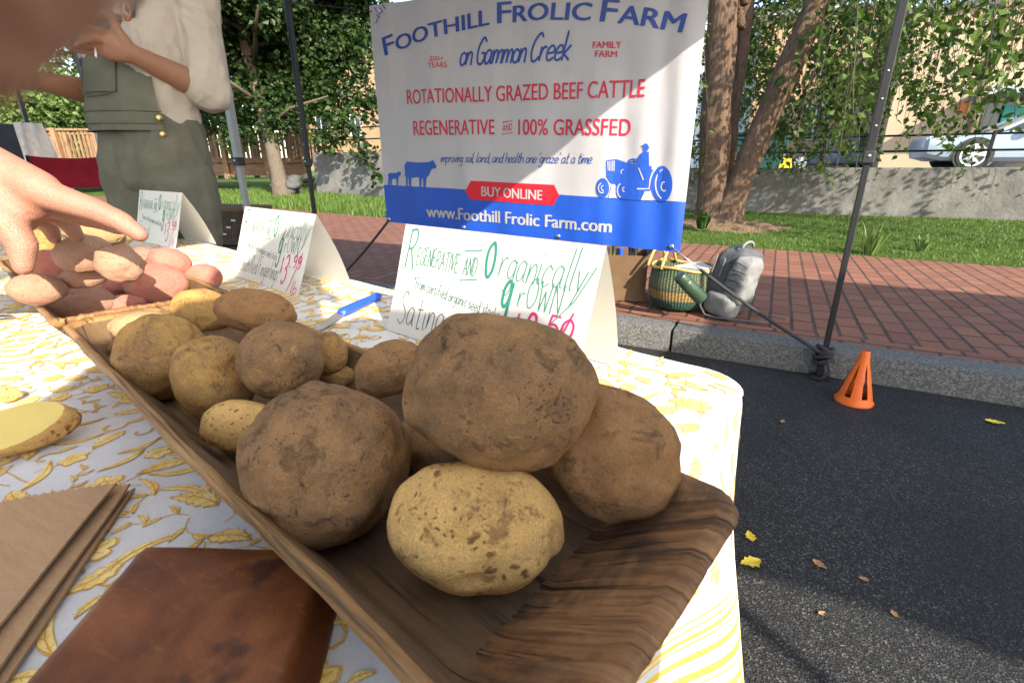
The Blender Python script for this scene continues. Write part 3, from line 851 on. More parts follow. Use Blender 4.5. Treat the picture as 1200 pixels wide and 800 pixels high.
# ---------------------------------------------------------------- trees
def leaf(mb_v, mb_f, p, d, size, width=.55):
    d = d.normalized()
    x = V((random.gauss(0, 1), random.gauss(0, 1), random.gauss(0, 1))).cross(d)
    if x.length < 1e-3: x = V((1, 0, 0))
    x.normalize()
    nrm = x.cross(d)
    n = len(mb_v)
    w = size * width / 2
    mb_v += [p, p + d * (size * .38) + x * w + nrm * (w * .35), p + d * size, p + d * (size * .38) - x * w + nrm * (w * .35)]
    mb_f += [(n, n + 1, n + 2), (n, n + 2, n + 3)]
def cloud(name, mat, parent, clumps, count, size, droop=-.3, width=.6, shell=.35):
    vs, fs = [], []
    wts = [c[1] ** 3 * c[2] for c in clumps]
    for c, r, wgt in clumps:
        k = int(count * r ** 3 * wgt / sum(wts))
        for _ in range(k):
            d = V((random.gauss(0, 1), random.gauss(0, 1), random.gauss(0, 1))).normalized()
            q = c + d * r * random.random() ** shell * V((1, 1, .8)).length / 1.62
            leaf(vs, fs, q, V((random.gauss(0, 1), random.gauss(0, 1), random.gauss(droop, .7))), size * random.uniform(.6, 1.3), width)
    m = MB(); m.v, m.f, m.m = vs, fs, [0] * len(fs)
    return m.build(name, mat, parent, fixn=False)
def blob_clumps(c, rx, ry, rz, n, rmin, rmax):
    out = []
    for _ in range(n):
        d = V((random.gauss(0, 1), random.gauss(0, 1), random.gauss(0, 1))).normalized() * random.random() ** .45
        out.append((V((c[0] + d.x * rx, c[1] + d.y * ry, c[2] + d.z * rz)), random.uniform(rmin, rmax), random.uniform(.6, 1.3)))
    return out
def trunk(mb, pts, rad, seed=0, n=20, lump=.14, sub=10):
    P, Rr = [], []
    for i in range(len(pts) - 1):
        for k in range(sub):
            t = k / sub
            P.append(V(pts[i]).lerp(V(pts[i + 1]), t)); Rr.append(rad[i] + (rad[i + 1] - rad[i]) * t)
    P.append(V(pts[-1])); Rr.append(rad[-1])
    n0 = len(mb.v)
    mb.tube(P, Rr, n)
    for i in range(n0, len(mb.v)):
        k = (i - n0) // n
        if k < len(P):
            c = P[k]; v = mb.v[i] - c
            mb.v[i] = c + v * (1 + lump * noise.noise(V((mb.v[i].x * 5, mb.v[i].y * 5, mb.v[i].z * 1.6 + seed))) + lump * .5 * noise.noise(mb.v[i] * 16))
# river birch with three stems
B0 = Pz(838, 266, .14)
birch = thing('river_birch', B0, 'river birch with three flaky leaning trunks and drooping leafy twigs beside the brick pavement', 'tree')
YB = B0.y
def bpt(px, py, dy=0): return Py(px, py, YB + dy)
mb = MB(); trunk(mb, [bpt(833, 272), bpt(835, 240), bpt(839, 130), bpt(847, 20), bpt(851, -120), bpt(850, -260)], [.33, .225, .20, .19, .16, .11], 1); mb.build('trunk', M_BIRCH, birch, True)
mb = MB(); trunk(mb, [bpt(846, 272, -.05), bpt(858, 235, -.05), bpt(900, 135, -.05), bpt(942, 40, -.05), bpt(985, -70, 0), bpt(1040, -220, .1)], [.27, .175, .158, .15, .12, .08], 2); mb.build('trunk', M_BIRCH, birch, True)
mb = MB(); trunk(mb, [bpt(848, 262, .35), bpt(856, 150, .4), bpt(866, 80, .5), bpt(877, 0, .6), bpt(895, -160, .9)], [.14, .105, .1, .09, .06], 3, 12); mb.build('trunk', M_BIRCH, birch, True)
vs, fs = [], []
tw = MB()
n_str = 0
tries = 0
while n_str < 520 and tries < 9000:
    tries += 1
    x = random.uniform(B0.x - 1.6, B0.x + 5.6); y = random.uniform(5.6, 10.3)
    ztop = random.uniform(2.4, 5.2)
    pxx, pyy, dd = proj(V((x, y, 1.6)))
    right = max(0.0, min(1, (pxx - 985) / 120))
    if 812 < pxx < 972 and y < YB + .55: continue
    if pxx < 990 and y < 7.2: continue
    if random.random() < right * .42: continue
    zend = .75 + random.random() ** 1.2 * (1.3 if right < .3 else 1.9) + right * random.uniform(.3, 1.0)
    if y < 7 and zend < 1.35: zend += .5
    n_str += 1
    p = V((x, y, ztop)); path = [p.copy()]
    sway = V((random.uniform(-.25, .25), random.uniform(-.2, .2), 0))
    step = .055
    while p.z > zend:
        sway += V((random.uniform(-.1, .1), random.uniform(-.1, .1), 0)); sway *= .9
        p = p + V((sway.x * step, sway.y * step, -step)); path.append(p.copy())
        if random.random() < .62:
            d = V((random.gauss(0, .8), random.gauss(0, .8), random.gauss(-.75, .4)))
            o = V((random.gauss(0, .05), random.gauss(0, .05), 0))
            leaf(vs, fs, p + o, d, random.uniform(.065, .12), .72)
    if len(path) > 3: tw.tube(path[::4] + [path[-1]], .0035, 3, cap=False)
# side sprays that carry the twigs
for k in range(46):
    x0 = random.uniform(B0.x - .5, B0.x + 4.5); y0 = random.uniform(6.2, 9.8)
    p = V((x0, y0, random.uniform(1.9, 3.6)))
    pxx = proj(p)[0]
    if 812 < pxx < 975 and y0 < YB + .55: continue
    d = V((random.gauss(.4, .6), random.gauss(0, .4), random.gauss(-.45, .2))).normalized()
    path = []
    for j in range(22):
        path.append(p.copy()); p = p + d * .06; d = (d + V((random.gauss(0, .08), random.gauss(0, .08), -.035))).normalized()
        for _ in range(2):
            leaf(vs, fs, p + V((random.gauss(0, .05), random.gauss(0, .05), random.gauss(0, .04))), V((random.gauss(0, .8), random.gauss(0, .8), -.6)), random.uniform(.07, .125), .72)
    tw.tube(path[::3], .004, 3, cap=False)
m = MB(); m.v, m.f, m.m = vs, fs, [0] * len(fs)
m.build('crown', M_LEAF_BIRCH, birch, fixn=False)
cl = blob_clumps((B0.x + 1.8, YB + 1.2, 5.6), 4.0, 2.4, 1.8, 34, .5, 1.0) + blob_clumps((B0.x + .9, YB + 2.0, 2.9), 1.3, .7, 1.0, 10, .35, .6)
for _ in range(46):
    q_ = random.random()
    cl.append((Pd(872 + 135 * q_ ** 1.2, random.uniform(-20, 215 - 60 * q_), random.uniform(8.3, 9.8)), random.uniform(.22, .42), 1.0))
cloud('upper_crown', M_LEAF_BIRCH, birch, cl, 26000, .1)
tw.build('twigs', M_BARK, birch)
mb = MB()
for k in range(9):
    t = random.uniform(0, 6.28)
    mb.tube([B0 + V((0, 0, 2.6 + .25 * k)), B0 + V((math.cos(t) * 1.2 + .8, math.sin(t) * .9 + .6, 3.6 + .25 * k)), B0 + V((math.cos(t) * 2.6 + 1.6, math.sin(t) * 1.8 + 1, 4.1 + .2 * k))], [.06, .04, .012], 7)
mb.build('branches', M_BIRCH, birch, True)
# mulch mound with litter at the foot of the birch
mb = MB()
mb.grid(40, 14, lambda i, j: (B0.x + math.cos(i / 40 * 6.2832) * j / 14 * 1.25, B0.y - .1 + math.sin(i / 40 * 6.2832) * j / 14 * .75, lawn_z(B0.x, B0.y) + .10 * (1 - (j / 14) ** 2) + .025 * noise.noise(V((i * 3.1, j * 1.7, 0))) - .03))
tag(mb.build('mulch', M_MULCH, smooth=True), kind='stuff')
def plant(name, c, label, n, h, spread, mat, wid=.05, cat='plant'):
    vs, fs = [], []
    for k in range(n):
        t = random.uniform(0, 6.28); r = random.random() * spread * .3
        p = V(c) + V((math.cos(t) * r, math.sin(t) * r, 0))
        lean = random.uniform(.1, .9) * spread
        q = p + V((math.cos(t) * lean, math.sin(t) * lean, h * random.uniform(.55, 1)))
        mid = p.lerp(q, .55) + V((0, 0, h * .18))
        s = V((-math.sin(t), math.cos(t), 0)) * wid * .5
        b = len(vs)
        vs += [p - s * .6, p + s * .6, mid + s, mid - s, q]
        fs += [(b, b + 1, b + 2, b + 3), (b + 3, b + 2, b + 4)]
    m = MB(); m.v, m.f, m.m = vs, fs, [0] * len(fs)
    return tag(m.build(name, mat, fixn=False), label, cat)
g0 = Pz(1022, 300, .14)
plant('grass_tuft', g0 + V((0, .25, -.02)), 'spiky pale grass tuft at the edge of the brick pavement', 70, .34, .26, M_LEAF_BRIGHT, .014)
g1 = Pz(822, 268, .2)
plant('weed', g1, 'broad leaved weed growing at the foot of the birch trunk', 22, .26, .2, M_LEAF_FAR, .07)
plant('weed', Pz(1082, 296, .14) + V((0, .1, 0)), 'small upright weed growing to the right of the spiky grass tuft', 16, .2, .12, M_LEAF_BRIGHT, .04)
# shade tree on the left
m0 = Pd(331, 228, 14.0)
maple = thing('shade_tree', (m0.x, m0.y, m0.z - .15), 'dark leafy shade tree with one slim trunk in front of the footbridge', 'tree')
mb = MB(); trunk(mb, [m0 + V((0, 0, -.2)), m0 + V((-.03, 0, .5)), m0 + V((-.25, 0, 1.9)), m0 + V((-.55, 0, 3.6)), m0 + V((-.7, 0, 6.5))], [.30, .2, .16, .15, .06], 5, 14, .1); mb.build('trunk', M_BARK, maple, True)
mb = MB()
for k in range(12):
    t = k * 2.4; z = 1.7 + k * .33
    mb.tube([m0 + V((-.3, 0, z)), m0 + V((math.cos(t) * 1.1 - .3, math.sin(t) * 1.1, z + .5)), m0 + V((math.cos(t) * 2.5 - .3, math.sin(t) * 2.5, z + .7))], [.07, .045, .015], 7)
mb.build('branches', M_BARK, maple, True)
def mpt(px, py, d): return Pd(px, py, d)
cl = []
for (a, b, d, r) in [(260, 120, 14.5, .9), (300, 100, 13.5, .9), (340, 120, 13.4, .8), (385, 110, 13.6, .8), (410, 60, 13.5, .9), (360, 50, 13.2, 1.0), (300, 40, 13.6, 1.1), (250, 30, 14, 1.0), (425, 10, 14, .9), (345, -20, 13.5, 1.2), (270, -40, 14, 1.3), (400, -40, 14, 1.2), (400, 150, 13.2, .55), (425, 178, 13.0, .42), (440, 205, 12.9, .28), (225, 90, 14.5, .8), (430, 120, 13.8, .6), (320, 145, 13.3, .45), (285, 150, 14.0, .55), (380, 165, 13.1, .4), (230, 150, 14.6, .5), (250, 80, 15.2, 1.0), (330, 70, 15.5, 1.2), (390, 30, 15.5, 1.2), (270, 170, 14.2, .35), (350, 90, 16, 1.1), (290, 60, 16, 1.2)]:
    cl.append((mpt(a, b, d), r, 1.0))
cl += blob_clumps((m0.x - .4, m0.y, 5.8), 3.2, 3.0, 2.2, 24, .7, 1.2)
cloud('crown', M_LEAF_MAPLE, maple, cl, 75000, .15, -.4, .85, .5)
def far_tree(px, py, d, hgt, rad, mat, label, count=6000, size=.3, name='broad_tree', base_z=.2):
    c = Pd(px, py, d)
    t = thing(name, (c.x, c.y, base_z), label, 'tree', 'trees far behind the stalls')
    mb = MB(); trunk(mb, [V((c.x, c.y, base_z)), V((c.x, c.y, base_z + hgt * .5)), V((c.x + .2, c.y, base_z + hgt * .8))], [.3, .22, .08], px, 10, .1, 4); mb.build('trunk', M_BARK, t, True)
    cloud('crown', mat, t, blob_clumps((c.x, c.y, base_z + hgt * .58), rad, rad, hgt * .40, 26, rad * .28, rad * .5), count, size, -.3, .7, .4)
    return t
far_tree(40, 150, 21, 5.2, 2.6, M_LEAF_BRIGHT, 'bright sunlit bushy tree behind the vendor and the footbridge', 9000, .2)
far_tree(110, 160, 23, 4.6, 2.2, M_LEAF_BRIGHT, 'sunlit round bush of a tree just past the red camp chair', 7000, .2)
far_tree(-20, 120, 26, 9, 4, M_LEAF_FAR, 'tall green tree at the far left edge above the folding chairs', 8000, .28)
far_tree(190, 140, 27, 10, 4.5, M_LEAF_FAR, 'tall green tree hidden behind the vendor', 7000, .3)
far_tree(270, 140, 29, 11, 5, M_LEAF_MAPLE, 'tall dark tree far behind the slim shade tree', 7000, .3)
far_tree(350, 140, 44, 13, 6, M_LEAF_MAPLE, 'tall dark tree beyond the peach coloured building', 6000, .36)
far_tree(945, 140, 30, 9, 3.2, M_LEAF_FAR, 'green tree standing between the clapboard house and the orange building', 6000, .26, base_z=.93)
far_tree(1035, 60, 52, 17, 7, M_LEAF_FAR, 'large tree rising above the roof of the tan stucco building', 7000, .42, base_z=.93)
far_tree(620, 140, 40, 12, 7, M_LEAF_FAR, 'wide tree hidden behind the farm banner', 5000, .42)
# grass blades
def blades(name, n, fn, h, w, mat):
    vs, fs = [], []
    for _ in range(n):
        x, y = fn()
        if y < edge_y(x) + .03: continue
        p = V((x, y, lawn_z(x, y) - .01))
        t = random.uniform(0, 6.28)
        s = V((math.cos(t), math.sin(t), 0)) * w
        q = p + V((random.gauss(0, .02), random.gauss(0, .02), h * random.uniform(.5, 1.3)))
        b = len(vs); vs += [p - s, p + s, q]; fs += [(b, b + 1, b + 2)]
    m = MB(); m.v, m.f, m.m = vs, fs, [0] * len(fs)
    return tag(m.build(name, mat, fixn=False), kind='stuff')
blades('grass', 60000, lambda: (random.uniform(-1.6, 5.5), random.uniform(5.4, 10.85)), .042, .005, M_GRASS)
blades('meadow_grass', 30000, lambda: (random.uniform(-16, -6), random.uniform(7.0, 16)), .13, .014, M_GRASS)
# ---------------------------------------------------------------- lettering
GL = {  # single stroke pen letters: x height .5, capitals 1
'R': [[(0, 0), (.03, 1)], [(.03, .97), (.35, 1.0), (.45, .78), (.3, .56), (.05, .5)], [(.2, .52), (.5, 0)]],
'E': [[(.4, 1), (.4, 1), (0, 1), (0, 1), (0, 0), (0, 0), (.42, 0)], [(0, .52), (.34, .52)]],
'G': [[(.48, .85), (.3, 1), (.08, .8), (0, .45), (.12, .06), (.36, .02), (.48, .2), (.48, .42), (.48, .42), (.28, .42)]],
'N': [[(0, 0), (.02, 1), (.02, 1), (.42, 0), (.42, 0), (.44, 1)]],
'A': [[(0, 0), (.24, 1), (.24, 1), (.48, 0)], [(.08, .36), (.42, .36)]],
'T': [[(0, 1), (.5, 1)], [(.25, 1), (.25, 0)]],
'I': [[(.04, 1), (.04, 0)]],
'V': [[(0, 1), (.22, 0), (.22, 0), (.46, 1)]],
'D': [[(.02, 0), (.02, 1)], [(.0, 1), (.3, .92), (.46, .5), (.3, .08), (0, 0)]],
'S': [[(.42, .84), (.28, 1.0), (.08, .88), (.1, .65), (.36, .42), (.42, .18), (.24, 0), (.0, .12)]],
'F': [[(.44, 1), (.44, 1), (0, 1), (0, 1), (0, 0)], [(0, .54), (.34, .54)]],
'C': [[(.5, .86), (.34, 1.0), (.1, .78), (.0, .4), (.1, .06), (.3, 0), (.5, .16)]],
'O': [[(.28, 1), (.06, .8), (0, .45), (.12, .04), (.3, .0), (.48, .25), (.5, .65), (.38, .96), (.28, 1)]],
'W': [[(0, 1), (.12, 0), (.12, 0), (.28, .7), (.28, .7), (.44, 0), (.44, 0), (.58, 1)]],
'a': [[(.36, .46), (.2, .52), (.04, .36), (.04, .1), (.18, 0), (.34, .16), (.38, .48), (.38, .48), (.38, .1), (.46, 0)]],
'b': [[(0, 1), (0, 1), (.0, .02), (.0, .02), (.02, .3), (.2, .5), (.38, .34), (.34, .08), (.16, 0), (0, .08)]],
'c': [[(.36, .42), (.22, .52), (.05, .36), (.04, .14), (.18, 0), (.38, .1)]],
'd': [[(.36, .42), (.2, .52), (.04, .34), (.04, .1), (.18, 0), (.34, .14), (.4, 1), (.4, 1), (.38, .1), (.46, 0)]],
'e': [[(.04, .26), (.38, .3), (.34, .48), (.18, .52), (.04, .34), (.06, .08), (.22, 0), (.4, .1)]],
'f': [[(.36, .92), (.24, 1), (.15, .85), (.14, 0)], [(0, .5), (.32, .5)]],
'g': [[(.36, .44), (.2, .52), (.04, .36), (.06, .12), (.2, .04), (.34, .18), (.38, .5), (.38, .5), (.36, -.2), (.22, -.4), (.02, -.28)]],
'h': [[(0, 1), (0, 1), (0, 0), (0, 0), (.04, .32), (.2, .5), (.34, .4), (.36, 0)]],
'i': [[(.04, .5), (.04, .1), (.12, 0)], [(.05, .72), (.07, .76)]],
'k': [[(0, 1), (0, 0)], [(.32, .5), (.02, .22), (.02, .22), (.36, 0)]],
'l': [[(.04, 1), (.03, .1), (.12, 0)]],
'm': [[(0, .5), (0, 0), (0, 0), (.06, .36), (.17, .5), (.25, .4), (.26, 0), (.26, 0), (.32, .36), (.43, .5), (.52, .4), (.53, 0)]],
'n': [[(0, .5), (0, 0), (0, 0), (.06, .34), (.2, .5), (.33, .4), (.35, 0)]],
'o': [[(.2, .5), (.05, .4), (.03, .14), (.17, 0), (.34, .1), (.37, .36), (.2, .5)]],
'p': [[(0, .5), (0, -.4), (0, -.4), (.0, .2), (.14, .5), (.34, .42), (.36, .12), (.18, 0), (.0, .1)]],
'r': [[(0, .5), (0, 0), (0, 0), (.05, .34), (.18, .5), (.3, .46)]],
's': [[(.3, .44), (.18, .52), (.06, .42), (.14, .28), (.28, .18), (.24, .02), (.02, .06)]],
't': [[(.14, .9), (.12, .1), (.22, 0), (.3, .04)], [(0, .56), (.3, .58)]],
'u': [[(0, .5), (.0, .1), (.14, 0), (.32, .16), (.34, .5), (.34, .5), (.34, .08), (.42, 0)]],
'v': [[(0, .5), (.16, 0), (.16, 0), (.34, .52)]],
'w': [[(0, .5), (.1, 0), (.1, 0), (.24, .4), (.24, .4), (.36, 0), (.36, 0), (.5, .5)]],
'y': [[(0, .5), (.16, .04), (.16, .04)], [(.36, .5), (.16, .0), (.0, -.4)]],
'z': [[(0, .48), (.32, .48), (.32, .48), (.0, 0), (.0, 0), (.34, .02)]],
'1': [[(0, .8), (.14, 1), (.14, 1), (.14, 0)]],
'0': [[(.24, 1), (.04, .75), (.03, .25), (.22, 0), (.42, .25), (.43, .75), (.24, 1)]],
'2': [[(.02, .8), (.14, .98), (.36, .94), (.4, .7), (.2, .32), (0, .02), (0, .02), (.44, .03)]],
'3': [[(.02, .88), (.2, 1), (.38, .86), (.34, .6), (.14, .52), (.14, .52), (.4, .42), (.42, .14), (.2, -.02), (0, .1)]],
'5': [[(.4, 1), (.4, 1), (.06, 1), (.06, 1), (.03, .56), (.03, .56), (.26, .62), (.42, .42), (.36, .08), (.12, 0), (0, .08)]],
'9': [[(.4, .7), (.24, .48), (.06, .6), (.06, .86), (.24, 1), (.4, .8), (.4, .7), (.36, .2), (.2, 0)]],
'$': [[(.4, .78), (.22, .9), (.05, .76), (.2, .5), (.4, .3), (.24, .08), (.02, .2)], [(.18, 1.02), (.18, 1.02), (.18, -.04)], [(.27, 1.02), (.27, -.04)]],
'/': [[(.4, 1.1), (0, -.1)]],
'*': [[(.1, .95), (.1, .65)], [(.0, .88), (.2, .72)], [(.2, .88), (0, .72)]],
'.': [[(.03, .03), (.06, .0)]],
',': [[(.06, .05), (.0, -.14)]],
"'": [[(.04, 1), (.0, .8)]],
'-': [[(0, .3), (.3, .3)]],
}
def smooth_path(pts, sub=7):
    P = [V((x, y, 0)) for x, y in pts]
    if len(P) == 2: return P
    out = []
    for i in range(len(P) - 1):
        if (P[i] - P[i + 1]).length < 1e-6: continue
        p0 = P[i - 1] if i > 0 else P[i]; p3 = P[i + 2] if i + 2 < len(P) else P[i + 1]
        for k in range(sub):
            t = k / sub
            out.append(.5 * ((2 * P[i]) + (P[i + 1] - p0) * t + (2 * p0 - 5 * P[i] + 4 * P[i + 1] - p3) * t * t + (3 * P[i] - p0 - 3 * P[i + 1] + p3) * t ** 3))
    out.append(P[-1])
    return out
def pen(mb, text, fn, h, x=0.0, y=0.0, slant=0.0, wid=.03, sx=1.0, gap=.14, end=None, rise=0.0, jit=0.0, m=0):
    """writes text with a round pen on the plane given by fn(u, v); h = capital height, wid = pen width (both in u, v units)"""
    adv = 0.0
    for ch in text:
        adv += (.28 if ch == ' ' else max(q[0] for s in GL[ch] for q in s) + gap)
    if end is not None: sx = (end - x) / (adv * h)
    cx = x
    tot = adv * h * sx
    for ch in text:
        if ch == ' ': cx += .28 * h * sx; continue
        jy = random.uniform(-jit, jit) * h
        for s in GL[ch]:
            P = smooth_path(s)
            Q = []
            for p in P:
                u = cx + p.x * h * sx + p.y * slant * h
                v = y + jy + p.y * h + rise * (u - x)
                Q.append((u, v))
            stroke(mb, Q, fn, wid, m)
        cx += (max(q[0] for s in GL[ch] for q in s) + gap) * h * sx
    return cx
def stroke(mb, Q, fn, wid, m=0):
    Q = [V((a, b, 0)) for a, b in Q]
    R_ = [Q[0]]
    for q in Q[1:]:
        if (q - R_[-1]).length > wid * .12: R_.append(q)
    if len(R_) < 2: R_.append(R_[0] + V((wid * .5, 0, 0)))
    Q = R_
    d0 = (Q[1] - Q[0]).normalized(); d1 = (Q[-1] - Q[-2]).normalized()
    Q = [Q[0] - d0 * wid * .3] + Q + [Q[-1] + d1 * wid * .3]
    L, Rr = [], []
    for i, q in enumerate(Q):
        d = (Q[min(i + 1, len(Q) - 1)] - Q[max(i - 1, 0)])
        if d.length < 1e-9: d = V((1, 0, 0))
        d.normalize()
        n = V((-d.y, d.x, 0))
        w = wid / 2 * (.45 if i in (0, len(Q) - 1) else 1.0)
        L.append(fn(*(q + n * w).xy)); Rr.append(fn(*(q - n * w).xy))
    k = len(Q)
    mb.add(L + Rr, [(i, k + i, k + i + 1, i + 1) for i in range(k - 1)], m)
_tc = {}
def type_mesh(s, bold=0.0):
    key = (s, bold)
    if key not in _tc:
        cu = bpy.data.curves.new('type', 'FONT'); cu.body = s; cu.offset = bold; cu.resolution_u = 4; cu.fill_mode = 'FRONT'
        o = bpy.data.objects.new('type', cu); C.objects.link(o)
        bpy.context.view_layer.update()
        me = baked(o)
        vs = [v.co.copy() for v in me.vertices]; fs = [tuple(p.vertices) for p in me.polygons]
        bpy.data.objects.remove(o); bpy.data.curves.remove(cu); bpy.data.meshes.remove(me)
        _tc[key] = (vs, fs)
    return _tc[key]
def cut_faces(vs, fs, step=.035, vstep=.09):
    """cuts flat lettering into narrow strips so that it can follow a rippled sheet"""
    bm = bmesh.new()
    bv = [bm.verts.new((p[0], p[1], 0)) for p in vs]
    for f in fs:
        try: bm.faces.new([bv[i] for i in f])
        except ValueError: pass
    bmesh.ops.triangulate(bm, faces=[f for f in bm.faces if len(f.verts) > 4])
    for ax, st in ((0, step), (1, vstep)):
        lo, hi = min(p[ax] for p in vs), max(p[ax] for p in vs)
        k = math.floor(lo / st) + 1
        while k * st < hi:
            co_ = (k * st, 0, 0) if ax == 0 else (0, k * st, 0)
            no_ = (1, 0, 0) if ax == 0 else (0, 1, 0)
            bmesh.ops.bisect_plane(bm, geom=bm.verts[:] + bm.edges[:] + bm.faces[:], plane_co=co_, plane_no=no_)
            k += 1
    bm.verts.index_update()
    a = [(v.co.x, v.co.y) for v in bm.verts]; b = [tuple(v.index for v in f.verts) for f in bm.faces]
    bm.free()
    return a, b
def flat(mb, pts, fn, m=0):
    a, b = cut_faces(pts, [tuple(range(len(pts)))])
    mb.add([fn(*p) for p in a], b, m)
def typed(mb, s, fn, x0, y0, x1, y1, cap, bold=0.02, m=0, shear=0.0, copies=(0,)):
    """sets s in type between two baseline points of the plane fn(u, v)"""
    vs, fs = type_mesh(s, bold)
    a = min(v.x for v in vs); b = max(v.x for v in vs)
    cu_cap = .728
    dx, dy = x1 - x0, y1 - y0
    L = math.hypot(dx, dy)
    out = []
    for v in vs:
        t = (v.x - a) / (b - a); hgt = v.y / cu_cap * (cap if not isinstance(cap, tuple) else cap[0] + (cap[1] - cap[0]) * t)
        u = x0 + dx * t + shear * hgt; w = y0 + dy * t + hgt
        out.append((u, w))
    a_, b_ = cut_faces(out, fs)
    for k, dx_ in enumerate(copies): mb.add([fn(p[0] + dx_, p[1]) + V((0, -.00025 * k, 0)) for p in a_], b_, m)
# ---------------------------------------------------------------- tents
PR = Pz(960, 441, 0.0)
BAN_Y = PR.y - .035
PLX = Py(362, 199, PR.y).x
def tent(name, x0, x1, y0, y1, eave, mat, label, polemat, pts, leg_w=.031):
    t = thing(name, ((x0 + x1) / 2, (y0 + y1) / 2, 0), label, 'canopy tent', 'canopy tents along the kerb')
    xm, ym = (x0 + x1) / 2, (y0 + y1) / 2
    mb = MB()
    n = 14
    def roof(i, j):
        u, v = i / n * 2 - 1, j / n * 2 - 1
        h = max(abs(u), abs(v))
        return (xm + u * (x1 - x0) / 2, ym + v * (y1 - y0) / 2, eave + .95 * (1 - h) ** 1.08 - .03 * math.sin(math.pi * min(1, (1 - h) * 1)) )
    mb.grid(n, n, roof); mb.build('roof', mat, t)
    mb = MB()
    per = [(x0, y0), (x1, y0), (x1, y1), (x0, y1)]
    ring_t, ring_b = [], []
    for k in range(4):
        a, b = per[k], per[(k + 1) % 4]
        for i in range(20):
            q = i / 20
            x, y = a[0] + (b[0] - a[0]) * q, a[1] + (b[1] - a[1]) * q
            ring_t.append(V((x, y, eave))); ring_b.append(V((x + .012 * math.sin(i * 1.9), y + .012 * math.cos(i * 2.3), eave - .2)))
    mb.loft([ring_t, ring_b], cap=False); mb.build('valance', mat, t)
    for (x, y) in pts:
        mb = MB()
        lo = 1.02
        zz0 = 0 if y <= KERB_Y else PAVE_Z
        mb.box((x, y, lo / 2 + .01 + zz0 / 2), (leg_w * .78, leg_w * .78, lo - zz0), bev=.003)
        mb.box((x, y, (.97 + eave) / 2), (leg_w, leg_w, eave - .97), bev=.003)
        lg = mb.build('leg', polemat, t)
        mb = MB(); mb.box((x, y, zz0 + .006), (.085, .085, .01), bev=.002); mb.box((x, y, zz0 + .03), (leg_w, leg_w, .04), bev=.003); mb.build('foot', polemat, lg)
        mb = MB(); mb.box((x, y, 1.0), (leg_w + .012, leg_w + .012, .05), bev=.005); mb.build('collar', M_BLACKPL, lg)
        mb = MB()
        for k in range(3):
            mb.lathe([(.0, -.002), (.004, -.002), (.004, .001), (0, .002)], (x, y - leg_w / 2 - .001, 1.12 + k * .1), 8, tilt=Matrix.Rotation(R(90), 3, 'X'))
        mb.lathe([(.006, -.002), (.006, .002), (0, .003)], (x, y - leg_w / 2 - .007, 1.005), 10, tilt=Matrix.Rotation(R(90), 3, 'X'))
        mb.build('button', M_CHROME, lg)
    for (a, b) in zip(pts, pts[1:] + pts[:1]):
        mb = MB()
        p, q = V((a[0], a[1], 0)), V((b[0], b[1], 0))
        for s in (0, 1):
            for k in range(2):
                i0, i1 = p.lerp(q, k / 2), p.lerp(q, (k + 1) / 2)
                za, zb = (eave - .04, eave - .17) if (s + k) % 2 == 0 else (eave - .17, eave - .04)
                mb.bar(i0 + V((0, 0, za)), i1 + V((0, 0, zb)), .014, .026)
        mb.build('truss', polemat, t)
    return t
X0, X1, Y1 = PLX, PR.x, PR.y
Y0 = Y1 - (X1 - X0)
tent('canopy_tent', X0, X1, Y0, Y1, 2.20, M_CANOPY, 'black legged tent over the potato table with the farm banner hung along its back', M_BLACKM, [(X0, Y0), (X1, Y0), (X1, Y1), (X0, Y1)])
tent('canopy_tent', X1 + 2.45, X1 + 5.85, Y0, Y1, 2.20, M_CANOPY, 'neighbouring tent on black legs farther right along the kerb', M_BLACKM, [(X1 + 2.45, Y0), (X1 + 5.85, Y0), (X1 + 5.85, Y1), (X1 + 2.45, Y1)])
gx, gy = -3.05 - .06, 2.17
tent('canopy_tent', gx - 3.35, gx, gy - 3.3, gy, 2.17, M_CANOPYB, 'blue tent on grey metal legs beside the vendor', M_GREYM, [(gx - 3.35, gy - 3.3), (gx, gy - 3.3), (gx, gy), (gx - 3.35, gy)], .042)
bp = Pd(48, 199, 5.2)
mb = MB(); mb.box((bp.x, bp.y, 1.2), (.035, .035, 2.16), bev=.003); mb.box((bp.x, bp.y, .14), (.09, .09, .02)); mb.box((bp.x, bp.y, .86), (.05, .05, .06), bev=.004)
tag(mb.build('tent_pole', M_BLACKM), 'thin black pole between the grey chair and the dark red chair at far left', 'pole')

# ---------------------------------------------------------------- the banner
def bxy(px, py):
    p = Py(px, py, BAN_Y)
    return p.x, p.z
bl_, br_ = bxy(453, 260), bxy(795, 296)
kl, kr = bxy(449, 216.5), bxy(801, 236.5)
BX0, BX1 = bl_[0], br_[0] + .006
ZTOP = 1.86
def bwr(x, z):
    q = (x - BX0) / (BX1 - BX0)
    edge = max(0, (q - .72) / .28)
    w = .0045 * math.sin(x * 17 + 1.3 * math.sin(z * 2.5)) + .011 * noise.noise(V((x * 5.5, 0.3, z * 1.3))) + .004 * noise.noise(V((x * 14, 4, z * 5)))
    w += edge * .010 * math.sin(x * 34 + z * 1.5) + .02 * (q - .5) ** 2
    return w
def bfn(off):
    return lambda x, z: V((x, BAN_Y + bwr(x, z) - off, z))
ban = thing('banner', ((BX0 + BX1) / 2, BAN_Y, bl_[1]), 'white vinyl farm banner with red slogans, a blue foot and tractor between two tent legs', 'banner')
lin = lambda a, b, x: a[1] + (b[1] - a[1]) * (x - a[0]) / (b[0] - a[0])
mb = MB()
NU = 110
f0 = bfn(0)
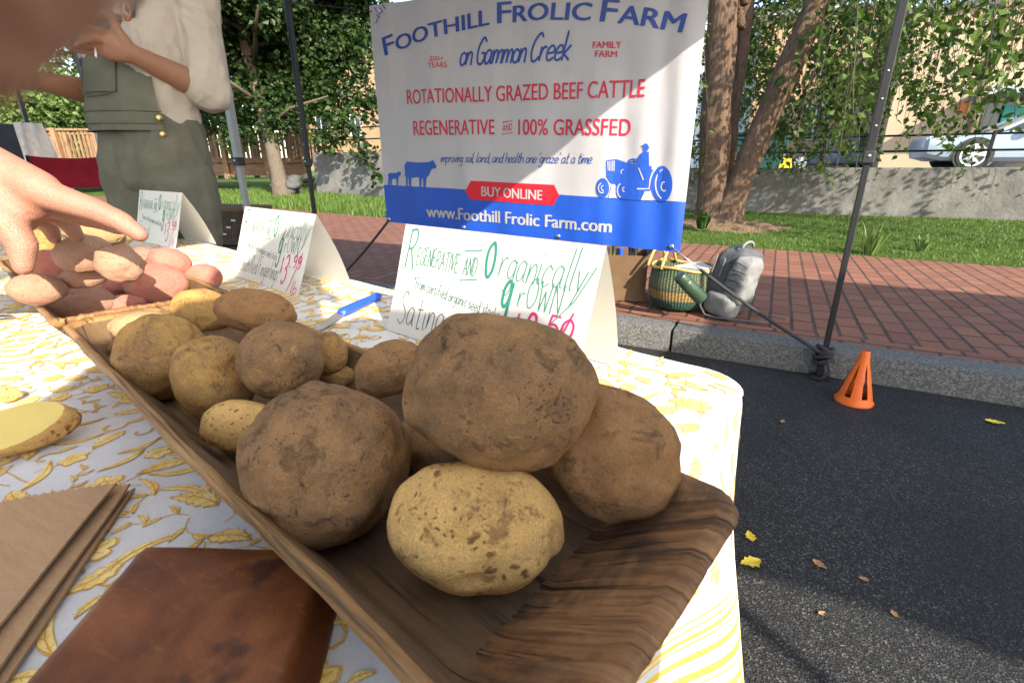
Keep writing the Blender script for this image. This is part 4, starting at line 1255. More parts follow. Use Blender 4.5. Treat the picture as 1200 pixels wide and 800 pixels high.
def sheet(i, j):
    x = BX0 + (BX1 - BX0) * i / NU
    zb, zk = lin(bl_, br_, x), lin(kl, kr, x)
    z = zb + (zk - zb) * j / 8 if j <= 8 else zk + (ZTOP + (zb - bl_[1]) - zk) * (j - 8) / 40
    return f0(x, z)
mb.grid(NU, 48, sheet, mfn=lambda i, j: 1 if j < 8 else 0)
mb.build('sheet', [M_VIN_W, M_VIN_B], ban, True)
def part_row(name, mat, *a):
    m_ = MB(); row(m_, *a); return m_.build(name, mat, ban, fixn=False)
def row(mb, s, p0, p1, cap_px, bold, m=0, shear=0, copies=(0,)):
    a, b = bxy(*p0), bxy(*p1)
    ca = bxy(p0[0], p0[1] - cap_px[0])[1] - a[1]
    cb = bxy(p1[0], p1[1] - cap_px[1])[1] - b[1]
    typed(mb, s, bfn(.003), a[0], a[1], b[0], b[1], (ca, cb), bold, m, shear, copies)
# arched title in small capitals
mb = MB()
anch = [bxy(*p) for p in ((455, 64), (510, 44.5), (569, 30), (602, 26), (640, 23.5), (680, 24), (727, 27), (755, 30.5), (785, 36))]
import numpy as np
co = np.polyfit([p[0] for p in anch], [p[1] for p in anch], 2)
pieces, cur = [], 0.0
for w in ('FOOTHILL', 'FROLIC', 'FARM'):
    for s, k in ((w[0], 1.3), (w[1:], 1.0)):
        vs_, fs_ = type_mesh(s, .0)
        a_, b_ = min(v.x for v in vs_), max(v.x for v in vs_)
        pieces.append((vs_, fs_, cur - a_ * k, k)); cur += (b_ - a_) * k + .09
    cur += .26
tot = cur - .35
xa, xb = bxy(452, 60)[0], bxy(799, 36)[0]
capz = bxy(682, 24 - 21.5)[1] - bxy(682, 24)[1]
for vs_, fs_, o_, k in pieces:
    out = []
    for v in vs_:
        x = xa + (xb - xa) * (o_ + v.x * k) / tot
        y = v.y * k / .728 * capz
        sl_ = 2 * co[0] * x + co[1]
        n_ = math.hypot(1, sl_)
        out.append((x - y * sl_ / n_ * .8, np.polyval(co, x) + y / n_))
    a_, b_ = cut_faces(out, fs_)
    for q_, dx_ in enumerate((-.0042, -.0021, 0, .0021, .0042)): mb.add([bfn(.003 + .00025 * q_)(p[0] + dx_, p[1]) for p in a_], b_)
title = mb.build('title_lettering', M_VIN_N, ban, fixn=False)
mb = MB()
def script(s, p0, p1, cap, wid, m=0, slant=.28):
    a, b = bxy(*p0), bxy(*p1)
    h = bxy(p0[0], p0[1] - cap)[1] - a[1]
    pen(mb, s, bfn(.003), h, a[0], a[1], slant, wid, gap=.05, end=b[0], rise=(b[1] - a[1]) / (b[0] - a[0]), m=m)
script('on Gammon Creek', (538, 77), (667, 70), 30, .011)
mb.build('script_lettering', M_VIN_N, ban, fixn=False); mb = MB()
script("improving soil, land, and health one 'graze' at a time", (516, 190), (694, 191.5), 11, .0042)
mb.build('script_lettering', M_VIN_N, ban, fixn=False)
part_row('slogan_lettering', M_VIN_RT, '200+', (504.5, 71.5), (520, 71), (5.5, 5.5), 0)
part_row('slogan_lettering', M_VIN_RT, 'YEARS', (502.5, 80), (524, 79), (7, 7), 0)
part_row('slogan_lettering', M_VIN_RT, 'FAMILY', (694.5, 56.5), (727.5, 56), (8, 8), 0, 0, 0, (-.0012, 0, .0012))
part_row('slogan_lettering', M_VIN_RT, 'FARM', (697.5, 67), (722.5, 67), (8, 8), 0, 0, 0, (-.0012, 0, .0012))
part_row('slogan_lettering', M_VIN_RT, 'ROTATIONALLY GRAZED BEEF CATTLE', (476.5, 122), (755, 113.5), (17.5, 22), 0, 0, 0, (-.0012, 0, .0012))
part_row('slogan_lettering', M_VIN_RT, 'REGENERATIVE', (484.5, 158.5), (579.5, 157.5), (18, 18.5), 0, 0, 0, (-.0012, 0, .0012))
part_row('slogan_lettering', M_VIN_RT, 'AND', (588.5, 154.5), (600, 152.5), (8.5, 8.5), 0)
part_row('slogan_lettering', M_VIN_RT, '100% GRASSFED', (607.5, 158), (738, 159), (19, 21), 0, 0, 0, (-.0012, 0, .0012))
mb = MB()
for a, b in (((588, 143.5), (600.5, 141.5)), ((588, 157.5), (600.5, 155.5))):
    stroke(mb, [bxy(*a), bxy(*b)], bfn(.003), .0035)
mb.build('rule_lines', M_VIN_RT, ban, fixn=False)
def z5(x, y): return bxy(430 + x / 2.857, 160 + y / 2.857)
mb = MB(); flat(mb, [z5(x, y) for x, y in ((332, 183), (352, 148), (625, 162), (643, 197), (622, 231), (350, 210))], bfn(.003))
badge = mb.build('badge', M_VIN_R, ban, fixn=False)
mb = MB(); a, b = z5(386, 199), z5(586, 213)
typed(mb, 'BUY ONLINE', bfn(.0055), a[0], a[1], b[0], b[1], (z5(386, 165)[1] - a[1], z5(586, 178)[1] - b[1]), 0, 0, 0, (-.0018, 0, .0018))
mb.build('white_lettering', M_VIN_W, badge, fixn=False); mb = MB()
row(mb, 'www.Foothill Frolic Farm.com', (500.5, 254), (716, 272.5), (14, 16), 0, 0, 0, (-.0034, -.0017, 0, .0017, .0034))
mb.build('white_lettering', M_VIN_W, ban, fixn=False)
mb = MB()
cow = [(124, 98), (132, 84), (170, 87), (205, 86), (222, 79), (226, 88), (233, 100), (230, 106), (216, 108), (207, 130), (199, 138), (197, 170), (190, 170), (188, 140), (184, 140), (182, 168), (176, 168), (176, 136), (150, 138), (148, 168), (142, 168), (140, 140), (138, 135), (136, 168), (130, 168), (131, 140), (126, 130), (127, 118)]
calf = [(68, 128), (74, 122), (95, 122), (104, 117), (112, 122), (108, 130), (102, 134), (100, 164), (96, 164), (95, 142), (82, 142), (80, 164), (76, 164), (75, 142), (73, 164), (69, 164), (71, 136)]
for s in (cow, calf): flat(mb, [z5(x, y) for x, y in s], bfn(.0035))
mb.build('cattle_silhouettes', M_VIN_B, ban, fixn=False)
def z8(x, y): return bxy(640 + x / 5.717, 160 + y / 5.717)
def ell(cx, cy, rx, ry, t0=0, t1=360, n=28): return [(cx + rx * math.cos(R(t0 + (t1 - t0) * i / n)), cy + ry * math.sin(R(t0 + (t1 - t0) * i / n))) for i in range(n + 1)]
mb = MB()
shapes = [[(406, 165), (412, 158), (470, 152), (552, 180), (600, 190), (690, 200), (722, 235), (700, 345), (690, 395), (640, 428), (560, 424), (500, 420), (470, 330), (430, 310), (406, 268)],
          ell(382, 345, 42, 66)[:-1], ell(505, 362, 40, 58)[:-1], ell(775, 318, 73, 121)[:-1],
          [(600, 165), (632, 118), (655, 100), (690, 104), (690, 150), (692, 195), (712, 205), (690, 235), (630, 225), (622, 185)],
          ell(669, 80, 17, 22)[:-1], [(635, 60), (655, 57), (662, 47), (680, 49), (685, 62), (698, 82), (664, 74)]]
for k, s in enumerate(shapes): flat(mb, [z8(x, y) for x, y in s], bfn(.0035 + .00025 * k))
stroke(mb, [z8(*p) for p in ell(583, 170, 35, 18)], bfn(.0035), .007)
stroke(mb, [z8(550, 172), z8(616, 168)], bfn(.0035), .005); stroke(mb, [z8(585, 152), z8(590, 200)], bfn(.0035), .006)
tr = mb.build('tractor_silhouette', M_VIN_B, ban, fixn=False)
mb = MB()
for s in ([(413, 166), (460, 162), (458, 232), (416, 230)], [(442, 322), (461, 320), (466, 411), (420, 412)], [(662, 367), (694, 367), (710, 428), (636, 426)]):
    flat(mb, [z8(x, y) for x, y in s], bfn(.0058))
for s, w in ((ell(378, 345, 22, 32, 60, 260), .006), (ell(385, 345, 10, 16, 60, 290), .005), (ell(508, 362, 32, 48, 110, 250), .006), (ell(520, 355, 9, 14, 60, 290), .005), (ell(790, 320, 58, 100, 110, 260), .007), (ell(790, 335, 20, 30, 60, 280), .007), ([(612, 350), (690, 350), (697, 290), (712, 245), (735, 215)], .007), ([(622, 212), (652, 290)], .006), (ell(515, 240, 14, 18, 150, 270), .005)):
    stroke(mb, [z8(*p) for p in s], bfn(.0058), w)
mb.build('tractor_highlights', M_VIN_W, tr, fixn=False)
mb = MB()
for gx0 in (424, 433, 442, 451): stroke(mb, [z8(gx0, 164), z8(gx0 - 1, 231)], bfn(.0068), .003)
mb.build('grille_bars', M_VIN_B, tr, fixn=False)
mb = MB()
for a, b in (((441, 28), (443, 22)), ((441.5, 18.5), (446, 21)), ((439, 9), (443.5, 16)), ((446, 10), (450, 15)), ((450, 6.5), (452.5, 11))): stroke(mb, [bxy(*a), bxy(*b)], bfn(.003), .006)
mb.build('ray_marks', M_VIN_N, ban, fixn=False)
for (px, py) in ((456, 257), (544, 266.5), (654, 277), (787, 289), (444, -5)):
    x, z = bxy(px, py)
    z = min(z, ZTOP - .04)
    mb = MB(); mb.lathe([(.006, 0), (.012, 0), (.012, .003), (.006, .003)], f0(x, z) + V((0, -.004, 0)), 16, tilt=Matrix.Rotation(R(90), 3, 'X')); mb.build('grommet', M_CHROME, ban, True)
def rope(name, pts, r, mat, label, cat='strap', flat=None):
    mb = MB(); mb.tube(pts, r, 8)
    return tag(mb.build(name, mat, smooth=True), label, cat)
gR, gL = f0(*bxy(787, 289)), f0(*bxy(456, 257))
foot = V((X1, Y1, .05))
pts = [gR.lerp(foot + V((0, -.03, .07)), t / 10) + V((0, 0, -.02 * math.sin(math.pi * t / 10))) for t in range(11)]
st = thing('tie_strap', foot, 'black tie strap from the lower right banner corner to the foot of the tent leg', 'strap')
mb = MB(); mb.tube(pts[2:], .0085, 8); mb.build('webbing', M_STRAP, st, True)
mb = MB(); mb.tube(pts[:3], .0035, 6); mb.build('hook', M_CHROME, st, True)
mb = MB()
for k in range(4): mb.tube([(X1 + .032 * math.cos(t / 12 * 6.2832), Y1 + .032 * math.sin(t / 12 * 6.2832), .085 + k * .02 + .012 * math.sin(t * .7 + k)) for t in range(13)], .011, 7)
mb.tube([(X1 + .01, Y1 - .03, .10), (X1 + .03, Y1 - .06, .05), (X1 + .0, Y1 - .07, .012), (X1 - .04, Y1 - .05, .008)], .008, 6)
mb.build('wrapped_end', M_STRAP, st, True)
footL = V((X0, Y1, .06))
pts = [gL.lerp(footL, t / 8) + V((0, 0, -.03 * math.sin(math.pi * t / 8))) for t in range(9)]
st = thing('tie_strap', footL, 'black tie strap from the lower left banner corner towards the left tent leg', 'strap')
mb = MB(); mb.tube(pts, .0085, 8); mb.build('webbing', M_STRAP, st, True)
for gx_, pole, lab in ((BX0 + .02, X0, 'thin cord tying the upper left banner corner to the tent leg'), (BX1 - .02, X1, 'thin cord tying the upper right banner corner to the tent leg')):
    g_ = f0(gx_, ZTOP - .03 - (.06 if gx_ > -1 else 0))
    rope('cord', [g_, V((pole, Y1, 1.98))], .003, M_STRAP, lab, 'cord')

# ---------------------------------------------------------------- things standing by the kerb
cc = Pz(1000, 470, 0)
cone = thing('slotted_cone', cc, 'small orange slotted sports cone standing on the asphalt beside the kerb', 'cone')
mb = MB()
n, H_ = 96, .235
prof = [(.072, 0), (.0735, .008), (.066, .016), (.063, .035), (.0225, .19), (.017, H_ - .006), (.0145, H_)]
lev = [0, .008, .016, .035] + [.035 + .155 * k / 10 for k in range(1, 11)] + [.21, H_ - .006, H_]
def rr_(z):
    for (r0, z0), (r1, z1) in zip(prof, prof[1:]):
        if z <= z1 + 1e-9: return r0 + (r1 - r0) * (z - z0) / max(1e-9, z1 - z0)
    return prof[-1][0]
for sgn, off in ((1, 0), (-1, .003)):
    base = len(mb.v)
    mb.v += [cc + V(((rr_(z) - off) * math.cos(2 * math.pi * k / n), (rr_(z) - off) * math.sin(2 * math.pi * k / n), z)) for z in lev for k in range(n)]
    for i in range(len(lev) - 1):
        for k in range(n):
            zc_ = (lev[i] + lev[i + 1]) / 2
            ph = (k + .5 + 9) % 16
            halfw = 3.6 - 2.4 * (zc_ - .035) / .14
            if .036 < zc_ < .172 and abs(ph - 8) < halfw: continue
            f = (base + i * n + k, base + i * n + (k + 1) % n, base + (i + 1) * n + (k + 1) % n, base + (i + 1) * n + k)
            mb.f.append(f if sgn > 0 else f[::-1]); mb.m.append(0)
mb.build('cone_body', M_ORANGE, cone, True, fixn=False)
# basket
bc = Pz(786, 366, PAVE_Z)
bc = bc + V((.01, .15, 0))
bk = thing('woven_basket', bc, 'round green and straw woven basket on the brick pavement below the banner', 'basket')
mb = MB(); mb.lathe([(.02, .004), (.11, .002), (.145, .018), (.17, .06), (.182, .12), (.183, .17), (.178, .22), (.176, .262), (.170, .262), (.168, .22), (.172, .15), (.15, .04), (.02, .014)], bc, 56)
for v in mb.v:
    d = v - bc; d.z *= 1 + .04 * math.sin(3 * math.atan2(d.y, d.x) + .5); d.x *= 1 + .03 * math.sin(d.z * 9 + 1); v.xyz = bc + d
mb.build('body', M_WEAVE, bk, True)
mb = MB(); mb.tube([bc + V((.177 * math.cos(t / 40 * 6.2832), .177 * math.sin(t / 40 * 6.2832), .264 * (1 + .04 * math.sin(3 * t / 40 * 6.2832 + .5)))) for t in range(41)], .0085, 8); mb.build('rim', M_STRAW, bk, True)
for s in (-1, 1):
    mb = MB()
    b0 = bc + V((-.16 if s < 0 else -.06, -.075 if s < 0 else -.165, .26)); b1 = bc + V((-.06 + .03 * s, .15, .26))
    mb.tube([b0.lerp(b1, t / 12) + V((-.03, 0, .115 * math.sin(math.pi * t / 12))) for t in range(13)], .009, 8); mb.build('handle', M_STRAW, bk, True)
mb = MB(); mb.grid(10, 10, lambda i, j: bc + V((-.13 + .02 * i, -.09 + .02 * j, .20 + .03 * noise.noise(V((i * .5, j * .5, 3))))))
tag(mb.build('folded_cloth', simple('teal_cloth', (.10, .26, .22), .9, .1, 20), smooth=True), 'teal cloth folded inside the woven basket', 'cloth')
mb = MB()
for k in range(3): mb.box(bc + V((.065, .0, .236 + .012 * k)), (.17, .2, .006), Matrix.Rotation(R(20 + 4 * k), 3, 'Z') @ Matrix.Rotation(R(-9), 3, 'Y'), bev=.001)
tag(mb.build('paper_bundle', simple('pale_paper', (.55, .5, .46), .85, .06, 30)), 'bundle of pale papers lying in the top of the woven basket', 'paper')
# backpack
pk = Pz(848, 371, PAVE_Z) + V((.02, .09, 0))
bp_ = thing('backpack', pk, 'grey backpack propped upright on the brick pavement beside the woven basket', 'backpack')
def soft_box(c, size, rot, mat, name, parent, sq=3.2, wr=.012, seed=0, taper=0.0, lean=0.0):
    mb = MB(); n = 44; rings = []
    for j in range(25):
        t = -1 + 2 * j / 24
        s = max(.02, (1 - abs(t) ** sq) ** (1 / sq)) if abs(t) < 1 else .02
        ring = []
        for k in range(n):
            a = 2 * math.pi * k / n
            ca, sa = math.cos(a), math.sin(a)
            x = math.copysign(abs(ca) ** (2 / sq), ca) * size[0] / 2 * s * (1 - taper * t)
            y = math.copysign(abs(sa) ** (2 / sq), sa) * size[1] / 2 * s * (1 - taper * t)
            p = V((x + lean * t * size[2] / 2, y, t * size[2] / 2))
            q = p * 9 + V((seed * 5.1, 0, 0))
            p += p.normalized() * (wr * noise.noise(q) + wr * .6 * noise.noise(q * 2.7))
            ring.append(rot @ p + V(c))
        rings.append(ring)
    mb.loft(rings)
    return mb.build(name, mat, parent, True)
RZ = Matrix.Rotation(R(-32), 3, 'Z')
TL = RZ @ Matrix.Rotation(R(11), 3, 'Y')
soft_box(pk + V((0, .02, .20)), (.20, .26, .41), TL, M_PACK, 'main_compartment', bp_, 4.4, .012, 1, .11)
fp = soft_box(pk + TL @ V((-.07, -.01, .22)), (.14, .22, .30), TL, M_PACK, 'front_pocket', bp_, 4.0, .011, 2, .14)
soft_box(pk + TL @ V((.055, -.055, .24)), (.13, .15, .29), TL, M_PACK2, 'side_panel', bp_, 4.0, .014, 3, .07)
sp_ = soft_box(pk + TL @ V((-.0, -.10, .075)), (.20, .12, .14), TL, M_PACK2, 'side_pocket', bp_, 4, .009, 4)
mb = MB(); mb.tube([pk + TL @ V((-.02, .05 * math.cos(t / 10 * 3.1416), .405 + .035 * math.sin(t / 10 * 3.1416))) for t in range(11)], .0075, 7); mb.build('grab_loop', M_PACK2, bp_, True)
for k, dx in enumerate((-.115, -.06)):
    mb = MB(); mb.tube([pk + TL @ V((dx, -.115 + .004 * math.sin(t), .10 + .03 * t)) for t in range(9)], .0035, 6); mb.build('zip', M_PACK2, bp_, True)
mb = MB(); mb.tube([pk + V(p) for p in ((-.14, -.10, .14), (-.155, -.13, .06), (-.12, -.16, .018), (-.06, -.17, .012), (.03, -.17, .01), (.12, -.155, .008), (.22, -.13, .006))], .0065, 7); mb.build('shoulder_strap', M_PACK, bp_, True)
mb = MB(); mb.tube([pk + V(p) for p in ((.10, -.02, .06), (.15, -.03, .02), (.24, .02, .008), (.3, .0, .006))], .004, 6); mb.build('webbing_end', M_PACK, bp_, True)
def on_pack(x, z): return pk + TL @ V((.055 + x, -.137, .24 + z))
mb = MB()
for k in range(7): mb.tube([on_pack(-.05 + .02 * math.sin(k * 1.7), -.11 + k * .034), on_pack(.0, -.095 + k * .034 + .012 * math.sin(k * 2.1)), on_pack(.05, -.105 + k * .034)], .0026, 5)
mb.build('bungee_cord', M_STRAP, bp_, True)
bd_ = V((-.55, -.38, .62)).normalized()
b0 = Pd(822, 350, 2.74)
bt = thing('drinks_bottle', b0, 'dark green drinks bottle leaning out of the backpack side pocket', 'bottle')
q = bd_.to_track_quat('Z', 'Y').to_matrix()
mb = MB(); mb.lathe([(.0, 0), (.036, .0), (.039, .006), (.039, .135), (.037, .145), (.036, .147)], b0, 28, tilt=q); mb.build('body', M_BOTTLE, bt, 'auto')
mb = MB(); mb.lathe([(.037, .149), (.0375, .152), (.0375, .185), (.034, .197), (.02, .2), (0, .2)], b0, 28, tilt=q); mb.build('lid', M_BOTTLE, bt, 'auto')
# cardboard box with bottles
bx_ = Pz(722, 357, PAVE_Z) + V((-.06, .26, 0))
cb = thing('cardboard_box', bx_, 'open brown cardboard box on the pavement between the banner and the woven basket', 'box')
RB = Matrix.Rotation(R(14), 3, 'Z')
mb = MB()
w, d, h = .34, .30, .30
for c, s in (((0, 0, .004), (w, d, .006)), ((-w / 2, 0, h / 2), (.006, d, h)), ((w / 2, 0, h / 2), (.006, d, h)), ((0, -d / 2, h / 2), (w, .006, h)), ((0, d / 2, h / 2), (w, .006, h))): mb.box(bx_ + RB @ V(c), s, RB)
mb.build('walls', M_CARDB, cb)
for s in (-1, 1):
    mb = MB(); mb.box(bx_ + RB @ V((s * (w / 2 + .03), 0, h + .035)), (.005, d, .1), RB @ Matrix.Rotation(R(40 * s), 3, 'Y')); mb.build('flap', M_CARDB, cb)
for i, (x, y) in enumerate(((-.09, -.08), (0, -.09), (.09, -.07), (-.05, .03), (.06, .05))):
    mb = MB(); mb.lathe([(.034, .01), (.036, .02), (.036, .2), (.02, .25), (.014, .26), (.014, .31), (.017, .31), (.017, .335), (0, .337)], bx_ + RB @ V((x, y, 0)), 18)
    tag(mb.build('jar_bottle', [M_BLACKPL, M_BLUEPL, M_BLACKPL, M_BOTTLE, M_BLACKPL][i], smooth='auto'), 'dark bottle standing in the open cardboard box', 'bottle', 'bottles in the cardboard box')
for k, (a, b, dd, lab) in enumerate(((264, 276, 3.7, 'dark printed carton at the bottom of the stack beside the vendor'), (268, 254, 3.75, 'dark printed carton on top of the stack beside the vendor'))):
    c = Pd(a, b, dd); c.z = .14 + .135 + k * .28
    ct = thing('produce_carton', (c.x, c.y, c.z - .135), lab, 'box')
    mb = MB(); mb.box(c, (.5, .36, .26), R(10 + 4 * k), bev=.006); mb.build('body', M_CARDD, ct)
    mb = MB()
    rc = Matrix.Rotation(R(10 + 4 * k), 3, 'Z')
    for i in range(9): mb.box(c + rc @ V((-.2 + .05 * i, -.1815, -.05 + .05 * (i % 3))), (.035, .003, .012), rc)
    mb.build('print', simple('white_print', (.5, .48, .45), .8), ct)
    mb = MB(); mb.box(c + V((0, 0, .125)), (.51, .37, .025), R(10 + 4 * k), bev=.005); mb.build('lid', M_CARDB, ct)
# camp chairs
def camp_chair(px, py, d, label, back, seat, ztop, w=.52, hb=.30):
    c = Pd(px, py, d)
    f = V((c.x, c.y, 0)).normalized(); sd = V((f.y, -f.x, 0))
    base = V((c.x, c.y, 0.0))
    ch = thing('camp_chair', base, label, 'chair')
    mb = MB(); mb.grid(12, 8, lambda i, j: base + sd * (w * (i / 12 - .5)) + f * (.05 * (j / 8) + .03 * (1 - (2 * i / 12 - 1) ** 2)) + V((0, 0, ztop - hb + hb * j / 8 - .015 * (1 - (2 * i / 12 - 1) ** 2) * (j / 8)))); mb.build('backrest', back, ch, True)
    mb = MB(); mb.grid(10, 10, lambda i, j: base + sd * (w * (i / 10 - .5)) - f * (.46 * j / 10) + V((0, 0, ztop - hb - .22 + .08 * (2 * i / 10 - 1) ** 2 + .05 * j / 10))); mb.build('seat', seat, ch, True)
    for s in (-1, 1):
        for (a, b) in (((0, ztop), (-.03, .0)), ((-.46, ztop - hb - .1), (-.48, 0))):
            mb = MB(); mb.tube([base + sd * (s * w / 2) + f * a[0] + V((0, 0, a[1])), base + sd * (s * (w / 2 + .03)) + f * b[0] + V((0, 0, b[1] + .0))], .011, 8); mb.build('leg', M_BLACKM, ch, True)
        mb = MB(); mb.tube([base + sd * (s * (w / 2 + .02)) + f * .02 + V((0, 0, ztop - hb + .02)), base + sd * (s * (w / 2 + .02)) - f * .48 + V((0, 0, ztop - hb))], .02, 8); mb.build('armrest', seat, ch, True)
    return base, f, sd
camp_chair(84, 203, 3.9, 'dark red canvas camp chair with a bright red seat behind the reaching hand', M_REDFAB, M_REDFAB2, Pd(90, 183, 3.9).z, .46, .24)
b_, f_, s_ = camp_chair(8, 165, 4.2, 'grey canvas camp chair at the left edge with a pale shirt over its side', M_GREYFAB, M_GREYFAB, Pd(8, 143, 4.2).z, .52, .34)
mb = MB()
zt_ = Pd(25, 148, 4.1).z
sc_ = Pd(40, 172, 4.0)
def cloth_pt(i, j):
    u, v = i / 24 - .5, j / 24
    p = V((sc_.x, sc_.y, zt_ + .01)) + s_ * (u * .17 * (1 + .5 * v) + .05 * v) + V((0, 0, -.55 * v))
    return p - f_ * (.05 + .05 * math.sin(v * 3) + .02 * noise.noise(V((i * .28, j * .2, 5))) + .02 * math.sin(u * 16 + v * 4))
mb.grid(24, 24, cloth_pt)
tag(mb.build('draped_shirt', M_WHITEFAB, smooth=True), 'pale plaid shirt draped over the side of the grey camp chair', 'shirt')
# narrow stall banner behind the vendor
c0, c1 = Pd(88, 62, 3.6), Pd(128, 62, 3.6)
zlo = Pd(100, 160, 3.6).z
sb = thing('stall_banner', (c0.x, c0.y, 0), 'narrow white stall banner with navy shapes behind the vendor', 'banner')
mb = MB(); mb.grid(8, 8, lambda i, j: V((c0.x, c0.y, 0)).lerp(V((c1.x, c1.y, 0)), i / 8) + V((0, .01 * math.sin(i), zlo + (c0.z + .3 - zlo) * j / 8))); mb.build('sheet', simple('white_sheet', (.62, .64, .74), .6, .03, 4), sb, True)
mb = MB()
def sbp(px, py): return Pd(px, py, 3.585)
for s in ([(92, 68), (103, 71), (106, 66), (112, 68), (112, 86), (104, 92), (100, 83), (94, 78)], [(106, 128), (112, 124), (118, 126), (118, 143), (107, 143), (104, 134)]): mb.poly([sbp(*p) for p in s])
mb.build('print', M_VIN_N, sb, fixn=False)
mb = MB(); mb.tube([(c0.x, c0.y, 0), (c0.x, c0.y, c0.z + .35)], .012, 8); mb.build('pole', M_GREYM, sb, True)
# fallen leaves on the asphalt
for k, (px, py, sz, mat, lab) in enumerate(((1165, 496, .06, M_YLEAF, 'yellow fallen leaf on the asphalt near the kerb, rightmost of all'), (879, 630, .042, M_YLEAF, 'small yellow fallen leaf on the asphalt just right of the striped cloth'), (879, 661, .058, M_YLEAF, 'pale yellow fallen leaf half hidden by the hem of the tablecloth'), (960, 663, .036, M_BLEAF, 'curled brown fallen leaf in the shade near the edge of the sunlit asphalt'), (917, 495, .03, M_BLEAF, 'tiny brown leaf on the dark asphalt left of the orange cone'), (1012, 680, .024, M_BLEAF, 'thin brown leaf scrap on the asphalt at the sun edge'), (1048, 721, .022, M_BLEAF, 'pale scrap of leaf on the sunlit asphalt at lower right'), (963, 720, .02, M_BLEAF, 'brown crumb of leaf on the sunlit asphalt below the curled leaf'))):
    c = Pz(px, py, 0)
    t = k * 1.9
    mb = MB(); n = 12
    def lp(i, j):
        u = i / n; w_ = .30 * math.sin(math.pi * u ** .8) * (1 + .25 * math.sin(u * 24)) * (j / 4 - .5) * 2
        x, y = (u - .5) * sz, w_ * sz
        return c + V((x * math.cos(t) - y * math.sin(t), x * math.sin(t) + y * math.cos(t), .004 + .12 * sz * abs(j / 4 - .5) ** 1.5 * 2 + .12 * sz * (u - .5) ** 2))
    mb.grid(n, 4, lp)
    tag(mb.build('fallen_leaf', mat, smooth=True), lab, 'leaf', 'fallen leaves on the asphalt')
# ---------------------------------------------------------------- tablecloth
A0, A1, B0_, B1_, RC = .118, 2.56, -.23, .538, .055
def perim(p):
    """point, outward normal on the rounded table outline; p in metres, starting at the near left corner of the short end"""
    segs = [('l', (A0, B0_ + RC), (A0, B1_ - RC)), ('c', (A0 + RC, B1_ - RC), 180, 90), ('l', (A0 + RC, B1_), (A1 - RC, B1_)), ('c', (A1 - RC, B1_ - RC), 90, 0),
            ('l', (A1, B1_ - RC), (A1, B0_ + RC)), ('c', (A1 - RC, B0_ + RC), 0, -90), ('l', (A1 - RC, B0_), (A0 + RC, B0_)), ('c', (A0 + RC, B0_ + RC), -90, -180)]
    for s in segs:
        if s[0] == 'l':
            L = math.hypot(s[2][0] - s[1][0], s[2][1] - s[1][1])
            if p <= L:
                t = p / L
                x, y = s[1][0] + (s[2][0] - s[1][0]) * t, s[1][1] + (s[2][1] - s[1][1]) * t
                dx, dy = (s[2][0] - s[1][0]) / L, (s[2][1] - s[1][1]) / L
                return x, y, -dy, dx
        else:
            L = RC * math.pi / 2
            if p <= L:
                a = R(s[2] + (s[3] - s[2]) * p / L)
                return s[1][0] + RC * math.cos(a), s[1][1] + RC * math.sin(a), math.cos(a), math.sin(a)
        p -= L
    return perim(0)
LEN_END = B1_ - B0_ - 2 * RC; LEN_SIDE = A1 - A0 - 2 * RC; LEN_C = RC * math.pi / 2
PTOT = 2 * LEN_END + 2 * LEN_SIDE + 4 * LEN_C
def cz(a, b): return .0016 * noise.noise(V((a * 9, b * 9, 1))) + .0009 * noise.noise(V((a * 22, b * 22, 4)))
def top(a, b, h=0.0): return T(a, b, TABLE_Z + cz(a, b) + h)
def drape(p, s, h=0.0):
    x, y, nx, ny = perim(p % PTOT)
    r = .010
    arc = r * math.pi / 2
    if s < arc:
        t = s / r; o, dz = r * math.sin(t), r * (1 - math.cos(t))
    else:
        o, dz = r, r + s - arc
    q = max(0, dz - .004)
    bulge = 0
    for pc_ in (LEN_END - .075, LEN_END + 2 * LEN_C + LEN_SIDE + .1, LEN_END * 2 + 2 * LEN_C + LEN_SIDE - .1): bulge += math.exp(-((p - pc_) / .075) ** 2)
    o += .05 * q + .165 * q * bulge + .007 * min(1, q / .2) * math.sin(p * 27 + 1.4 * math.sin(p * 8)) + h
    return T(x + nx * (o - r), y + ny * (o - r), TABLE_Z - dz + cz(x, y) * max(0, 1 - q * 60) + (h if s < arc * .6 else 0))
DROP = .36
def hem(s):
    s -= .163
    if s < 0: return 0
    bands = [(.000, .0035), (.0085, .0105), (.014, .020), (.0235, .0255), (.029, .031), (.0345, .0425), (.047, .0485), (.0515, .053), (.056, .065), (.070, .0715), (.0745, .076), (.079, .0805), (.084, .094), (.100, .110), (.116, .150), (.157, .160), (.165, .19)]
    return 3 if any(a <= s < b for a, b in bands) else 0
cl = MB()
NP = 520
pl = [PTOT * i / NP for i in range(NP)]
rings = []
mid = (B0_ + B1_) / 2
for k in range(46):
    t = (k / 45) ** 1.0
    ring = []
    for p in pl:
        x, y, nx, ny = perim(p)
        x -= nx * .010 * 0; y -= ny * 0
        cx_ = min(max(x, A0 + .36), A1 - .36)
        ring.append(top(cx_ + (x - cx_) * t, mid + (y - mid) * t))
    rings.append(ring)
cl.loft(rings, cap=False)
svals = [0, .003, .006, .009, .012, .0157] + [.0157 + .0025 * i for i in range(1, 139)]
n0 = len(cl.v)
for s in svals:
    for p in pl: cl.v.append(drape(p, s))
for i in range(len(svals) - 1):
    m = hem((svals[i] + svals[i + 1]) / 2)
    for k in range(NP):
        cl.f.append((n0 + i * NP + k, n0 + i * NP + (k + 1) % NP, n0 + (i + 1) * NP + (k + 1) % NP, n0 + (i + 1) * NP + k)); cl.m.append(m)
